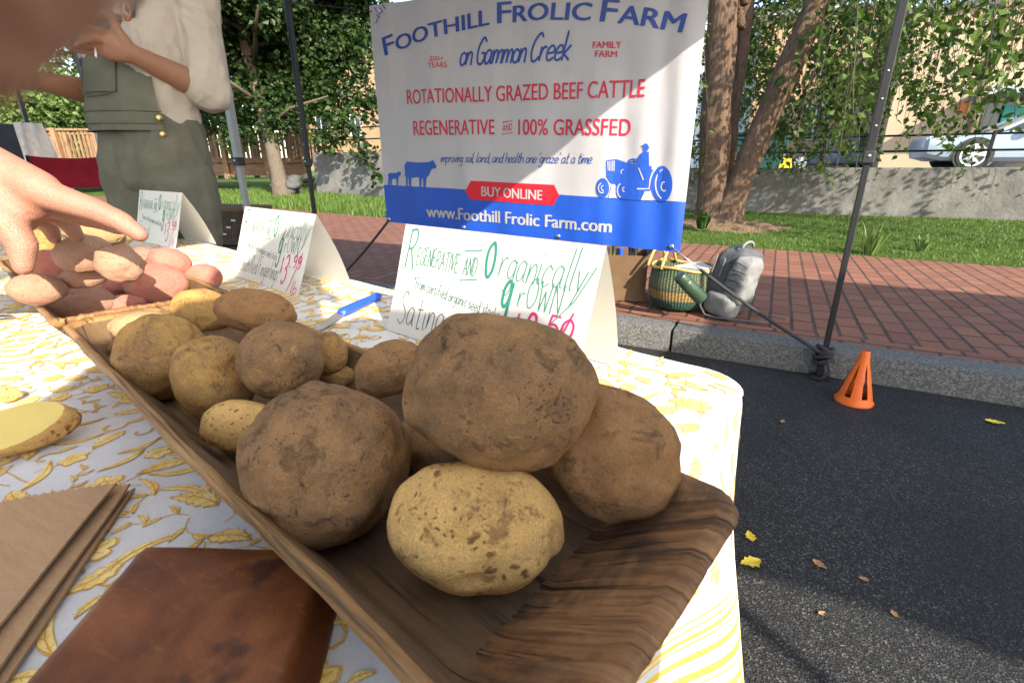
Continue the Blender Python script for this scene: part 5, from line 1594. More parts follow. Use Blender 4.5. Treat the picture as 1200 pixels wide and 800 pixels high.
# printed leaves and flowers
def motif(kind, fn, cx, cy, rot, sc, fine=True):
    c_, s_ = math.cos(rot), math.sin(rot)
    fx = random.choice((-1, 1))
    def L(h): return lambda u, v: fn(cx + (u * c_ - v * fx * s_) * sc, cy + (u * s_ + v * fx * c_) * sc, h)
    hh_ = random.uniform(0, .0002)
    h1, h2, h3 = .0004 + hh_, .0007 + hh_, .0010 + hh_
    def leafshape(x0, y0, ang, ln, wd, serr, inset=1.0):
        ca, sa = math.cos(ang), math.sin(ang)
        pts = []
        n = 11
        for sd in (1, -1):
            for i in range(n + 1):
                t = i / n if sd > 0 else 1 - i / n
                w = wd * math.sin(math.pi * min(1, t ** .75)) * inset
                if serr and 0 < i < n: w *= 1 + serr * (1 if (i % 2) else -.6)
                tt = .5 + (t - .5) * (inset if inset < 1 else 1) + .0
                yy = sd * w + .12 * ln * math.sin(math.pi * t)
                pts.append((x0 + ca * tt * ln - sa * yy, y0 + sa * tt * ln + ca * yy))
        return pts[:n + 1] + pts[n + 2:-1]
    def fillleaf(*a, serr=0):
        cl.poly([L(h1)(*q) for q in leafshape(*a, serr)], 2)
        cl.poly([L(h2)(*q) for q in leafshape(*a, serr, .86)], 1)
        if fine:
            x0, y0, ang, ln, wd = a
            mid_ = [(x0 + math.cos(ang) * t * ln - math.sin(ang) * .12 * ln * math.sin(math.pi * t), y0 + math.sin(ang) * t * ln + math.cos(ang) * .12 * ln * math.sin(math.pi * t)) for t in (0, .2, .4, .6, .8, .95)]
            stroke(cl, mid_, L(h3), .022, 2)
            for t in (1, 2, 3, 4):
                for sd in (-1, 1):
                    p = mid_[t]; q = (p[0] + math.cos(ang + sd * .75) * wd * .75, p[1] + math.sin(ang + sd * .75) * wd * .75)
                    stroke(cl, [p, q], L(h3), .012, 2)
    if kind == 'leaf': fillleaf(-.5, 0, 0, 1.0, .20, serr=.22)
    elif kind == 'slim': fillleaf(-.6, 0, 0, 1.2, .11)
    elif kind == 'flower':
        for hh, k, m in ((h1, 1.0, 2), (h2, .86, 1)):
            pts = []
            for i in range(40):
                t = 2 * math.pi * i / 40
                r = k * (.30 + .17 * abs(math.cos(2.5 * t)) ** .7 + .02 * math.sin(11 * t))
                pts.append((r * math.cos(t), r * math.sin(t) * .85))
            cl.poly([L(hh)(*q) for q in pts], m)
        if fine:
            for i in range(5):
                t = 2 * math.pi * i / 5
                stroke(cl, [(.06 * math.cos(t), .06 * math.sin(t)), (.33 * math.cos(t + .1), .28 * math.sin(t + .1))], L(h3), .02, 2)
            stroke(cl, [(.09 * math.cos(R(a)), .09 * math.sin(R(a))) for a in range(0, 361, 45)], L(h3), .025, 2)
        stroke(cl, [(-.42, -.1), (-.6, -.3), (-.9, -.36)], L(h1), .03, 2)
    elif kind == 'tulip':
        pts = [(-.45, 0), (-.3, .24), (.0, .3), (.38, .42), (.22, .18), (.55, .12), (.24, .0), (.5, -.2), (.1, -.26), (-.28, -.22)]
        cl.poly([L(h1)(*q) for q in pts], 2); cl.poly([L(h2)(q[0] * .82, q[1] * .8) for q in pts], 1)
        if fine:
            for y in (.15, 0, -.12): stroke(cl, [(-.34, y * .3), (0, y * .8), (.3, y * 1.4)], L(h3), .018, 2)
        stroke(cl, [(-.42, 0), (-.65, -.05), (-.85, -.2), (-1.0, -.2)], L(h1), .03, 2)
    elif kind == 'curl':
        pts = [(.32 * (1 - t / 13) * math.cos(t * .75) + .02 * t, .28 * (1 - t / 13) * math.sin(t * .75)) for t in range(6)]
        stroke(cl, pts, L(h1), .07, 2)
        fillleaf(.3, 0, -.5, .5, .09)
    elif kind == 'spray':
        P = [(-.8 + .16 * i, .12 * math.sin(i * .7)) for i in range(10)]
        stroke(cl, P, L(h1), .025, 2)
        for i, sd in ((2, 1), (4, -1), (6, 1), (8, -1)): fillleaf(P[i][0], P[i][1], sd * .8, .48, .085)
kinds = ['leaf', 'leaf', 'slim', 'flower', 'tulip', 'curl', 'spray', 'spray', 'slim', 'curl']
rnd = random.Random(11)
random.seed(11)
G = .0285
a = A0 + .02
ia = 0
while a < A1 - .02:
    b = B0_ + .02 + (ia % 2) * G / 2
    while b < B1_ - .012:
        k = random.choice(kinds)
        aa, bb = a + random.uniform(-.008, .008), b + random.uniform(-.008, .008)
        vis = proj(T(aa, bb, TABLE_Z)) if aa > -.2 else (0, 0, 0)
        if not (.07 < aa < .69 and .10 < bb < .21):
            sc = random.uniform(.026, .040) * (.85 if k in ('spray', 'flower', 'tulip') else 1)
            motif(k, top, min(max(aa, A0 + .015), A1), min(max(bb, B0_ + .02), B1_ - .012), random.uniform(0, 6.28), sc, aa < 1.1)
        b += G
    a += G * .9
    ia += 1
for _ in range(150):                                    # thin printed vines between the leaves
    a_, b_ = random.uniform(A0 + .05, 1.6), random.uniform(B0_ + .03, B1_ - .03)
    t_, Q_ = random.uniform(0, 6.28), []
    k_ = random.uniform(-6, 6)
    for i_ in range(14):
        if not (A0 + .01 < a_ < A1 - .01 and B0_ + .01 < b_ < B1_ - .01): break
        Q_.append((a_, b_)); a_ += .006 * math.cos(t_); b_ += .006 * math.sin(t_); t_ += k_ * .04 + random.uniform(-.12, .12)
    if len(Q_) > 3: stroke(cl, Q_, lambda u, v: top(u, v, .0003), .0011, 2)
def dr(u, v, h): return drape(u, v, h)
for row_ in range(4):
    p = (row_ % 2) * .018
    while p < PTOT - .02:
        near = p < LEN_END + LEN_C + .5
        motif(random.choice(['leaf', 'flower', 'slim', 'curl', 'tulip']), lambda u, v, h: drape(u, max(.0005, v), h), p, .024 + row_ * .036 + random.uniform(-.004, .004), random.uniform(0, 6.28), random.uniform(.022, .03), near)
        p += .036 if near else .05
tc_ = cl.build('tablecloth', [M_CLOTH, M_YEL, M_OCH, M_HEM], smooth=True, fixn=False)
tag(tc_, 'white cotton tablecloth printed with yellow leaves and a yellow striped hem over the market table', 'tablecloth')

# ---------------------------------------------------------------- dough troughs
def trough(name, a0, a1, b0, b1, label, c_near=.02):
    mb = MB()
    n = 84
    z0, z1, zf = TABLE_Z + .0025, TABLE_Z + .058, TABLE_Z + .014
    def ring(a0, a1, b0, b1, z, c):
        K = [(a0, b0 + c * .4), (a0, b1 - c), (a0 + c * .7, b1), (a1 - c, b1), (a1, b1 - c), (a1, b0 + c), (a1 - c, b0), (a0 + c * .4, b0)]
        out = []
        for i in range(8):
            p, q = K[i], K[(i + 1) % 8]
            nn = n if i % 2 == 0 else 8
            cor_ = (a0 if i in (1, 7) else a1, b1 if i in (1, 3) else b0)
            for k in range(nn):
                t = k / nn
                if i % 2 == 0: out.append((p[0] + (q[0] - p[0]) * t, p[1] + (q[1] - p[1]) * t, z))
                else: out.append(tuple((1 - t) ** 2 * p[w] + 2 * t * (1 - t) * (cor_[w] * .5 + (p[w] + q[w]) * .25) + t * t * q[w] for w in (0, 1)) + (z,))
        return out
    mid_a, mid_b = (a0 + a1) / 2, (b0 + b1) / 2
    fl = (a0 + .073, a1 - .085, b0 + .034, b1 - .026)
    keys = [(ring(mid_a - .02, mid_a + .02, mid_b - .01, mid_b + .01, z0, .004), 1, 'out'),
            (ring(a0 + .055, a1 - .06, b0 + .03, b1 - .03, z0, .02), 12, 'out'),
            (ring(a0 + .002, a1 - .002, b0 + .001, b1 - .001, z1 - .006, c_near), 3, 'out'),
            (ring(a0 + .001, a1 - .001, b0 + .001, b1 - .001, z1 - .002, c_near), 2, 'rim'),
            (ring(a0 + .004, a1 - .006, b0 + .003, b1 - .003, z1, c_near), 2, 'rim'),
            (ring(a0 + .010, a1 - .016, b0 + .0062, b1 - .0062, z1 - .0005, c_near * .9), 30, 'rim'),
            (ring(fl[0] - .008, fl[1] + .008, fl[2] - .004, fl[3] + .004, zf + .004, .012), 3, 'in'),
            (ring(*fl, zf, .012), 16, 'in'),
            (ring(mid_a - .02, mid_a + .02, mid_b - .01, mid_b + .01, zf, .004), 1, 'in')]
    rings, kinds_ = [], []
    for (r0, st, kk), (r1, _, k2) in zip(keys, keys[1:]):
        for s in range(st):
            t = s / st
            rings.append([tuple(p[i] + (q[i] - p[i]) * t for i in range(3)) for p, q in zip(r0, r1)])
            kinds_.append(k2 if k2 == kk or kk == 'out' else ('in' if k2 == 'in' else kk))
    rings.append(keys[-1][0]); kinds_.append('in')
    out = []
    for r, kk in zip(rings, kinds_):
        rr = []
        for (a, b, z) in r:
            w = 1.0
            da = .0016 * noise.noise(V((b * 18, z * 18, a * 18)))
            db = .0030 * noise.noise(V((a * 7, z * 12, 2.2))) + .001 * noise.noise(V((a * 40, 7, z * 40)))
            dz = .0018 * noise.noise(V((a * 8, b * 14, 9)))
            if z < z0 + .003: dz = abs(dz) * .3
            if kk in ('in', 'rim') and z > zf + .002:
                e = max(0, min(1, (fl[0] + .004 - a) / .02))
                rid = noise.noise(V((a * 16, b * 210, 3))) + .7 * noise.noise(V((a * 26, b * 420, 8)))
                gou = max(0, noise.noise(V((a * 22, b * 22, 5))))
                dz += e * (.0015 * rid - .003 * max(0, noise.noise(V((a * 11, b * 70, 5))) - .1) * (1 if kk == 'in' else .4))
            elif kk == 'in':
                dz += .0006 * noise.noise(V((a * 30, b * 260, 3)))
            rr.append(T(a + da, b + db, z + dz))
        out.append(rr)
    mb.loft(out, cap=True)
    # face materials
    N = len(out[0])
    idx = 0
    for i in range(len(out) - 1):
        for k in range(N):
            a, b, z = rings[i][k]; zn = rings[i + 1][k][2]
            kk = kinds_[i + 1]
            if kk == 'out': m = 0
            elif kk == 'rim' or (z > z1 - .003): m = 3
            else: m = 1
            if kk in ('in', 'rim') and a < fl[0] + .001 and not (b < b0 + .012) and abs((b - mid_b) / (b1 - b0)) < .5 and z > zf + .0005:
                if a - a0 < min((b - b0) * 1.5, (b1 - b) * 1.5 + .03) + .003: m = 2
            mb.m[idx] = m; idx += 1
    me = mb.mesh(name, [M_TROUGH, M_TROUGH_IN, M_TROUGH_END, M_TROUGH_RIM], True)
    bm = bmesh.new(); bm.from_mesh(me); bmesh.ops.recalc_face_normals(bm, faces=bm.faces[:]); bm.to_mesh(me); bm.free()
    base = T(mid_a, mid_b, z0)
    rz = math.atan2(*(T(-1, 0, 0) - T(0, 0, 0)).yx)
    me.transform(Matrix.Rotation(-rz, 4, 'Z') @ Matrix.Translation(-base))
    o = bpy.data.objects.new(name, me); C.objects.link(o); o.location = base; o.rotation_euler.z = rz
    return tag(o, label, 'wooden trough', 'carved wooden troughs on the table')
trough('dough_trough', .044, .712, .063, .238, 'long carved wooden trough with a cracked near end full of big brown potatoes')
trough('dough_trough', .722, 1.36, .056, .246, 'carved wooden trough farther along the table holding the red potatoes')
TF = TABLE_Z + .0145

# ---------------------------------------------------------------- potatoes
RIGHT = W(0, 1); UPV = V((SP * (-SY), SP * CY, CP)); FWD = RIGHT.cross(UPV) * -1
def potato(px, py, w, h, roll, kind, label, group, depth=None, floor=TF, dr_=.9, seed=0, lump=.10, eyes=7, mat=None, bend=0.0, taper=0.0, name='potato', lift=0.0, cut=None, lean=None, rough=1.0):
    lean = (group == GB and depth is None) if lean is None else lean
    rnd = random.Random(seed * 13 + 5)
    d0 = depth or .4
    f, l, u = ray(px, py)
    vd = W(f, l, u).normalized()                     # line of sight; the tuber's own axes are set square to it
    rt = RIGHT - vd * RIGHT.dot(vd); rt.normalize()
    upv = rt.cross(vd); upv.normalize()
    cosang = 1 / math.sqrt(f * f + l * l + u * u)
    dist = d0 / cosang
    rx = w / 2 / F_PX * dist * (cosang ** 1.4); ry = h / 2 / F_PX * dist * (cosang ** 1.4)
    rz = dr_ * min(rx, ry) if dr_ < 2 else dr_
    ca, sa = math.cos(R(roll)), math.sin(R(roll))
    ax = rt * ca + upv * sa; ay = upv * ca - rt * sa
    bm = bmesh.new(); bmesh.ops.create_icosphere(bm, subdivisions=6 if max(w, h) > 140 else 5 if max(w, h) > 45 else 4, radius=1)
    off = V((rnd.uniform(-50, 50), rnd.uniform(-50, 50), rnd.uniform(-50, 50)))
    N_ = np.array([v.co[:] for v in bm.verts]); N_ /= np.linalg.norm(N_, axis=1)[:, None]
    dsp = np.zeros(len(N_))
    for i, v in enumerate(bm.verts):
        n = v.co.normalized()
        dsp[i] = 1 + lump * noise.noise(n * 1.1 + off) + lump * .55 * noise.noise(n * 2.2 + off * 1.3) + rough * (.022 * noise.noise(n * 5 + off) + .009 * noise.noise(n * 14 + off) + .0035 * noise.noise(n * 40 + off))
    for k in range(eyes + 16):
        e = np.array((rnd.gauss(0, 1), rnd.gauss(0, 1), rnd.gauss(0, 1))); e /= np.linalg.norm(e)
        if k < eyes: sg, dp = rnd.uniform(.10, .2), rnd.uniform(.025, .065)
        else: sg, dp = rnd.uniform(.022, .06), rnd.uniform(.008, .022)
        st_ = np.array((rnd.uniform(.7, 1.5), rnd.uniform(.7, 1.5), rnd.uniform(.7, 1.5)))
        dd = np.linalg.norm((N_ - e) * st_, axis=1) / sg
        dsp -= dp * (np.exp(-dd ** 2) - .35 * np.exp(-(dd - 1.3) ** 2 * 4))
    c = W(f, l, u) * d0 + V((0, 0, CAM_H))
    for i, v in enumerate(bm.verts):
        p = V(N_[i]) * float(dsp[i])
        if taper: p.y *= 1 + taper * p.x; p.z *= 1 + taper * p.x
        if bend: p.y += bend * (p.x ** 2 - .4)
        v.co = ax * (p.x * rx) + ay * (p.y * ry) - vd * (p.z * rz)
    if depth is None:                                # slide along the line of sight until it rests on the floor
        zmin = min(v.co.z for v in bm.verts) + c.z
        k = (floor + lift - CAM_H) / (zmin - CAM_H)
        for v in bm.verts: v.co *= k
        c = V((0, 0, CAM_H)) + (c - V((0, 0, CAM_H))) * k
        d0 *= k
        if lean:                                         # those by the far wall lean on it instead of running through it
            Q_ = np.array([(v.co + c)[:] for v in bm.verts]); o_ = np.array((0, 0, CAM_H)); bx_ = np.array(BAX[:]); f_ = 1.0
            for _ in range(60):
                q_ = o_ + (Q_ - o_) * f_
                low = q_[q_[:, 2] < TABLE_Z + .072]
                if len(low) == 0 or (low @ bx_).max() < .226: break
                f_ *= .99
            for v in bm.verts: v.co *= f_
            c = V((0, 0, CAM_H)) + (c - V((0, 0, CAM_H))) * f_; d0 *= f_
    if cut is not None:
        pc, pn = cut(c, rx, ry, rt, upv, vd)
        res = bmesh.ops.bisect_plane(bm, geom=bm.verts[:] + bm.edges[:] + bm.faces[:], plane_co=pc - c, plane_no=pn, clear_outer=True)
        ed = [e for e in res['geom_cut'] if isinstance(e, bmesh.types.BMEdge)]
        fr = bmesh.ops.contextual_create(bm, geom=ed)
        for fc in fr['faces']: fc.material_index = 1; fc.smooth = False
    me = bpy.data.meshes.new(name)
    for fc in bm.faces:
        if cut is None or fc.material_index == 0: fc.smooth = True
    bm.to_mesh(me); bm.free()
    me.materials.append(MP[kind])
    if cut is not None: me.materials.append(M_FLESH)
    zm = min(v.co.z for v in me.vertices)
    me.transform(Matrix.Translation(V((0, 0, -zm))))
    o = bpy.data.objects.new(name, me); C.objects.link(o); o.location = c + V((0, 0, zm))
    tag(o, label, 'potato', group)
    PLOG.append((label, c.copy(), (rx, ry, rz), d0, zm + c.z))
    return o
PLOG = []
BAX = T(0, 1, 0)
GB, GR = 'big brown potatoes in the near trough', 'red potatoes in the far trough'
# near trough
potato(560, 616, 200, 150, -8, 'gold', 'golden yellow potato with brown freckles at the front under the biggest potato', GB, seed=3, taper=-.1, dr_=.95, lump=.15, eyes=4, rough=.35)
potato(387, 540, 196, 190, 0, 'dirty', 'huge round earth-caked potato leaning on the left wall of the trough', GB, seed=4, lump=.125, dr_=.92)
potato(717, 528, 162, 152, -35, 'brown', 'smooth tan brown potato at the right wall of the trough beside the cracked end', GB, depth=.279, seed=5, lump=.13, dr_=.85)
potato(586, 458, 228, 178, -8, 'dirty', 'biggest potato of all, dusty brown, lying on top of the front three', GB, depth=.262, seed=6, lump=.12, dr_=.85)
potato(500, 522, 80, 80, 0, 'dirty', 'shadowed brown potato wedged behind the huge round one and the biggest one', GB, seed=7)
potato(283, 499, 90, 66, -6, 'gold', 'small oval yellow potato by the left wall just behind the huge earth-caked one', GB, seed=8, lump=.05)
potato(252, 442, 92, 108, 20, 'tan', 'yellow brown potato with a dark eye between the small oval one and the mottled one', GB, seed=9, lump=.08)
potato(330, 422, 98, 96, 0, 'dirty', 'round dusty brown potato with pale pits raised in the middle of the heap', GB, depth=.405, seed=10, lump=.06)
potato(191, 417, 108, 104, -18, 'tan', 'lumpy mottled yellow and brown potato touching the left trough wall', GB, seed=11, lump=.13)
potato(238, 364, 72, 54, -10, 'tan', 'yellow brown potato behind the mottled one, left of the smooth brown one', GB, seed=12)
potato(301, 365, 92, 54, -8, 'brown', 'smooth brown oval potato at the back edge of the heap nearest the blue knife', GB, seed=13, lump=.06)
potato(166, 384, 70, 46, 10, 'pale', 'pale yellow sunlit potato on the sloping far end of the near trough', GB, seed=14, lift=.008)
potato(150, 410, 34, 40, 70, 'tan', 'yellow potato mostly hidden behind the lumpy mottled one', GB, seed=15)
potato(457, 431, 86, 64, 25, 'brown', 'brown potato with a dark spot just left of the biggest potato', GB, seed=16, lift=.006)
potato(384, 414, 46, 52, 0, 'tan', 'tan potato peeping out behind the round dusty brown one', GB, seed=17)
potato(395, 440, 44, 26, 0, 'tan', 'low tan potato in the gap behind the huge round one', GB, seed=18)
# far trough
TF2 = TF
potato(99, 298, 66, 48, 12, 'pink', 'long pinkish red potato lying on top of the red heap under the hand', GR, depth=.60, seed=21, lump=.06)
potato(140, 309, 50, 52, 70, 'pink', 'heart-shaped pale pink potato on top of the red heap', GR, depth=.575, seed=22, lump=.14)
potato(44, 339, 62, 43, 0, 'pink', 'pink potato at the left end of the red heap just below the thumb', GR, depth=.588, seed=23, lump=.06)
potato(93, 357, 80, 50, 8, 'pink', 'large pale pink potato lying foremost in the red heap', GR, seed=24, lump=.06, floor=TF2)
potato(184, 334, 70, 52, 0, 'red', 'plump red potato at the right front of the red heap', GR, seed=25, lump=.06, floor=TF2, lift=.006)
potato(199, 308, 50, 38, -15, 'red', 'dark red potato behind the plump red one', GR, seed=26, floor=TF2, lift=.012)
potato(239, 325, 42, 33, 0, 'red', 'small red potato standing apart at the right end of the red heap', GR, seed=27, floor=TABLE_Z + .001)
potato(100, 324, 56, 30, 14, 'pink', 'slim pink potato squeezed under the long red one', GR, depth=.625, seed=28)
potato(66, 312, 52, 40, -20, 'red', 'dark red potato in the shadow of the hand', GR, depth=.65, seed=29)
potato(146, 358, 50, 30, 10, 'red', 'bright red potato low in the front between the pale pink and the plump one', GR, seed=30, floor=TF2)
potato(142, 338, 40, 32, 0, 'red', 'shadowed red potato in the middle of the red heap', GR, seed=31, floor=TF2, lift=.01)
potato(167, 303, 32, 30, 30, 'red', 'little dark red potato tucked behind the heart-shaped one', GR, seed=32, floor=TF2, lift=.02)
GT = 'pale potatoes behind the hand'
potato(108, 272, 66, 34, -8, 'pale', 'pale straw potato under the pointing finger', GT, depth=.92, seed=41, lump=.05)
potato(44, 290, 64, 48, 0, 'tan', 'olive tan potato in the shade between the thumb and the fingers', GT, depth=.80, seed=42, lump=.06)
potato(136, 277, 40, 24, 0, 'pale', 'small straw coloured potato just behind the long pale one', GT, depth=.96, seed=43)
potato(70, 262, 44, 30, 0, 'pale', 'pale potato at the back behind the curled fingers', GT, depth=1.02, seed=44)
# on the cloth
potato(6, 461, 34, 22, -10, 'gold', 'knobbly little yellow potato behind the cut one', None, seed=51, floor=TABLE_Z + .001, lump=.16)
potato(26, 498, 124, 74, 12, 'gold', 'half potato lying with its yellow cut face up', None, seed=52, floor=TABLE_Z + .001, lump=.06, taper=-.22, dr_=1.0,
       cut=lambda c, rx, ry, rt, up, vd: (c + up * .003 - rt * .002, (up * .62 - vd * .62 - rt * .5).normalized()))

# ---------------------------------------------------------------- price cards
def price_card(aR, aL, bF, bB, bA, zA, label, name_txt, price, big=True, rot=0.0, show=1.0):
    ca, sa = math.cos(rot), math.sin(rot)
    def tp(a, b, z):
        da, db = a - aR, b - bA
        return T(aR + da * ca - db * sa, bA + da * sa + db * ca, z)
    Z0 = TABLE_Z + .0018
    base = tp((aR + aL) / 2, bA, Z0)
    card = thing('price_card', base, label, 'sign', 'folded price cards on the table')
    def front(u, v, off=0.0):       # u 0..1 from the left end, v 0..1 upwards
        a = aL + (aR - aL) * u
        bow = .004 * math.sin(math.pi * v) + .002 * math.sin(u * 5)
        p = tp(a, bF + (bA - bF) * v + bow * (1 - v), Z0 + (zA - Z0) * v)
        return p - T(0, off, 0) + T(0, 0, 0) + V((0, 0, off * .3))
    def back(u, v):
        a = aL + (aR - aL) * u
        bow = .006 * math.sin(math.pi * v)
        return tp(a, bB + (bA - bB) * v + bow, Z0 + (zA - Z0) * v)
    NUc, NVc = 24, 12
    mb = MB()
    mb.grid(NUc, NVc, lambda i, j: front(i / NUc, j / NVc)); mb.grid(NUc, NVc, lambda i, j: back(i / NUc, j / NVc))
    pts = [front(i / NUc, 1) for i in range(NUc + 1)]
    mb.build('card', M_PAPER, card, True)
    Lc = aL - aR; Hc = math.hypot(zA - Z0, bA - bF)
    fn = lambda x, y: front(x / Lc, y / Hc, .0006)
    g, t, k, p = MB(), MB(), MB(), MB()
    s = Lc / .32
    def X(u): return u * Lc
    def Y(v): return v * Hc
    pw = .0012 * s
    # "Regenerative AND Organically grown"
    pen(g, 'R', fn, Y(.36), X(.045), Y(.60), .05, pw * 2.0, sx=.62)
    pen(g, 'EGENERATIVE', fn, Y(.155), X(.115), Y(.655), .05, pw, end=X(.375), rise=-.03, jit=.06)
    pen(g, 'AND', fn, Y(.15), X(.40), Y(.635), .05, pw, end=X(.475), jit=.04)
    stroke(g, [(X(.39), Y(.83)), (X(.485), Y(.86))], fn, pw); stroke(g, [(X(.39), Y(.585)), (X(.485), Y(.62))], fn, pw)
    pen(g, 'O', fn, Y(.27), X(.515), Y(.66), .0, pw * 3.2, sx=.62)
    pen(g, 'rganically', fn, Y(.30), X(.585), Y(.67), .12, pw * 1.0, end=X(.96), jit=.03, gap=.1)
    stroke(g, [(X(.985), Y(.85)), (X(.93), Y(.60)), (X(.86), Y(.42))], fn, pw)
    pen(g, 'g', fn, Y(.42), X(.62), Y(.44), .08, pw * 3.4, sx=.5)
    pen(g, 'rOWN', fn, Y(.22), X(.70), Y(.485), .06, pw * 1.1, end=X(.89), jit=.05)
    pen(k, '*from certified organic seed stocks', fn, Y(.10), X(.12), Y(.44), .08, pw * .8, end=X(.63), rise=-.09, jit=.06)
    pen(p, '$', fn, Y(.22), X(.70), Y(.21), .05, pw * 1.0, sx=.55)
    d_, cents = price.split('.')
    pen(p, d_, fn, Y(.36), X(.75), Y(.10), .06, pw * 3.0, sx=.55)
    pen(p, '.', fn, Y(.2), X(.82), Y(.315), 0, pw * 2.4)
    pen(p, cents, fn, Y(.16), X(.845), Y(.315), .1, pw * 2.2, end=X(.955))
    pen(p, '/', fn, Y(.42), X(.86), Y(.03) + .004, .1, pw * 1.8, sx=.7)
    pen(p, 'lb', fn, Y(.15), X(.905), Y(.02), .05, pw * 1.6, end=X(.985))
    pen(t, name_txt, fn, Y(.30 if len(name_txt) < 10 else .24), X(.06), Y(.10), .04, pw * 1.0, end=X(.36 if len(name_txt) < 10 else .70), jit=.05)
    g.build('green_lettering', M_INKG, card, fixn=False); k.build('small_lettering', M_INKT, card, fixn=False)
    p.build('pink_price', M_INKP, card, fixn=False); t.build('variety_name', M_INKK, card, fixn=False)
    return card
price_card(.25, .569, .382, .473, .430, .879, 'cream folded card priced 2.50 in pink behind the biggest potato', 'Satina', '2.50')
price_card(.845, 1.145, .392, .50, .446, .876, 'folded card for French Red Fingerlings priced 3.99 in the middle of the row', 'French Red Fingerlings', '3.99')
price_card(1.655, 1.985, .435, .545, .482, .889, 'farthest folded price card standing in front of the vendor, by the pointing fingertip', 'Red', '3.99', rot=-R(4))

# ---------------------------------------------------------------- knife, notebook, paper bags
def knife(p_tip, p_neck, p_end, handle_mat, label, wide=.016):
    z = TABLE_Z + .008
    kn = thing('paring_knife', p_neck, label, 'knife')
    d = (p_tip - p_neck); d.z = 0; L = d.length; d.normalize()
    s = V((-d.y, d.x, 0))
    mb = MB()
    outline = [(0, .5), (.55, .5), (.85, .3), (1, -.35), (.6, -.5), (0, -.5)]
    up_, lo_ = [], []
    for (t, w) in outline:
        up_.append(p_neck + d * (t * L) + s * (w * wide) + V((0, 0, .0006 - .004 * t))); lo_.append(p_neck + d * (t * L) + s * (w * wide) + V((0, 0, -.0006 - .004 * t)))
    mb.loft([up_, lo_]); mb.build('blade', M_STEEL, kn)
    e = (p_end - p_neck); e.z = 0; Lh = e.length; e.normalize(); se = V((-e.y, e.x, 0))
    mb = MB(); rings = []
    for k in range(15):
        t = k / 14
        w = .0085 * (1 + .22 * math.sin(t * 5.2 + .4)) * (1 if 0 < k < 14 else .55); h_ = .0065 * (1 if 0 < k < 14 else .5)
        c = p_neck + e * (t * Lh - .004)
        rings.append([c + se * (w * math.cos(a / 14 * 6.2832)) + V((0, 0, h_ * math.sin(a / 14 * 6.2832))) for a in range(14)])
    mb.loft(rings); mb.build('handle', handle_mat, kn, True)
zk_ = TABLE_Z + .0085
knife(Pz(371, 385, zk_), Pz(400, 366, zk_), Pz(447, 345, zk_), M_BLUEPL, 'small paring knife with a blue plastic handle lying on the sunlit cloth')
knife(Pz(17, 367, zk_), Pz(-14, 371, zk_), Pz(-55, 376, zk_), simple('brown_handle', (.14, .05, .03), .5), 'knife blade tip poking in over the cloth at the far left')
zt_ = TABLE_Z + .017
tl, trr = Pz(165, 638, zt_), Pz(392, 644, zt_)
bl2 = Pz(25, 800, zt_); brr = Pz(348, 800, zt_)
ex = (trr - tl); wdt = ex.length; ex.normalize()
dl = (bl2 - tl).normalized(); dr2 = (brr - trr).normalized()
ey = (dl + dr2).normalized()
nb = thing('leather_notebook', (tl + trr) / 2 + ey * .1 - V((0, 0, .017)), 'worn brown leather bound notebook lying beside the trough', 'notebook')
mb = MB(); nx_, ny_, ln = 40, 44, .215
def cover(i, j):
    u, v = i / nx_, j / ny_
    lft = tl + dl * (ln * v); rgt = trr + dr2 * (ln * v)
    p = lft.lerp(rgt, u)
    rd = .0
    e = min(u, 1.06 - u if False else 1) * wdt
    er = (1 - u) * wdt
    z = -max(0, .006 - er) ** 2 * 250 - max(0, .004 - u * wdt) ** 2 * 150 - max(0, .003 - v * ln) ** 2 * 150
    return p + V((0, 0, z + .0007 * noise.noise(p * 40) + .0012 * noise.noise(p * 14)))
mb.grid(nx_, ny_, cover)
me_pts = [cover(nx_, j) for j in range(ny_ + 1)]
mb.grid(6, ny_, lambda i, j: cover(nx_, j) + ex * (.0045 * math.sin(math.pi * i / 6)) - V((0, 0, .0165 * i / 6)))
mb.grid(nx_, ny_, lambda i, j: cover(i, j) - V((0, 0, .0162)))
mb.build('cover', M_LEATHER, nb, True)
mb = MB()
mb.loft([[cover(1, 1) - V((0, 0, .0028)), cover(nx_, 1) - V((0, 0, .0048)), cover(nx_, ny_ - 1) - V((0, 0, .0048)), cover(1, ny_ - 1) - V((0, 0, .0028))], [p - V((0, 0, 0)) for p in (cover(1, 1) - V((0, 0, .0145)), cover(nx_, 1) - V((0, 0, .0145)), cover(nx_, ny_ - 1) - V((0, 0, .0145)), cover(1, ny_ - 1) - V((0, 0, .0145)))]])
mb.build('pages', simple('cream_pages', (.55, .47, .33), .9, .1, 200), nb)
def kraft_bag(pc, pl_, pb, z, label, k):
    c, l, b = Pz(*pc, z), Pz(*pl_, z), Pz(*pb, z)
    e1_ = (l - c).normalized(); e2_ = (b - c).normalized()
    w_, h_ = .16, .29
    mb = MB(); n1, n2 = 64, 40
    def pt(i, j, dz):
        u, v = i / n1, j / n2
        ser = (.0022 if i % 2 else 0) if j == 0 else 0
        p = c + e1_ * (u * w_) + e2_ * (v * h_ + ser)
        return p + V((0, 0, dz + .0022 * noise.noise(p * 13 + V((k * 9, 0, 0))) + .004 * max(0, u - .3) ** 2 + .002 * (1 - v) * abs(math.sin(u * 4 + k))))
    mb.grid(n1, n2, lambda i, j: pt(i, j, 0)); mb.grid(n1, n2, lambda i, j: pt(i, j, -.0016))
    mb.grid(n2, 1, lambda i, j: pt(0, i, -.0016 * j)); mb.grid(n1, 1, lambda i, j: pt(i, 0, -.0016 * j))
    o = mb.build('paper_bag', M_KRAFT, smooth='auto')
    return tag(o, label, 'paper bag', 'flat kraft paper bags')
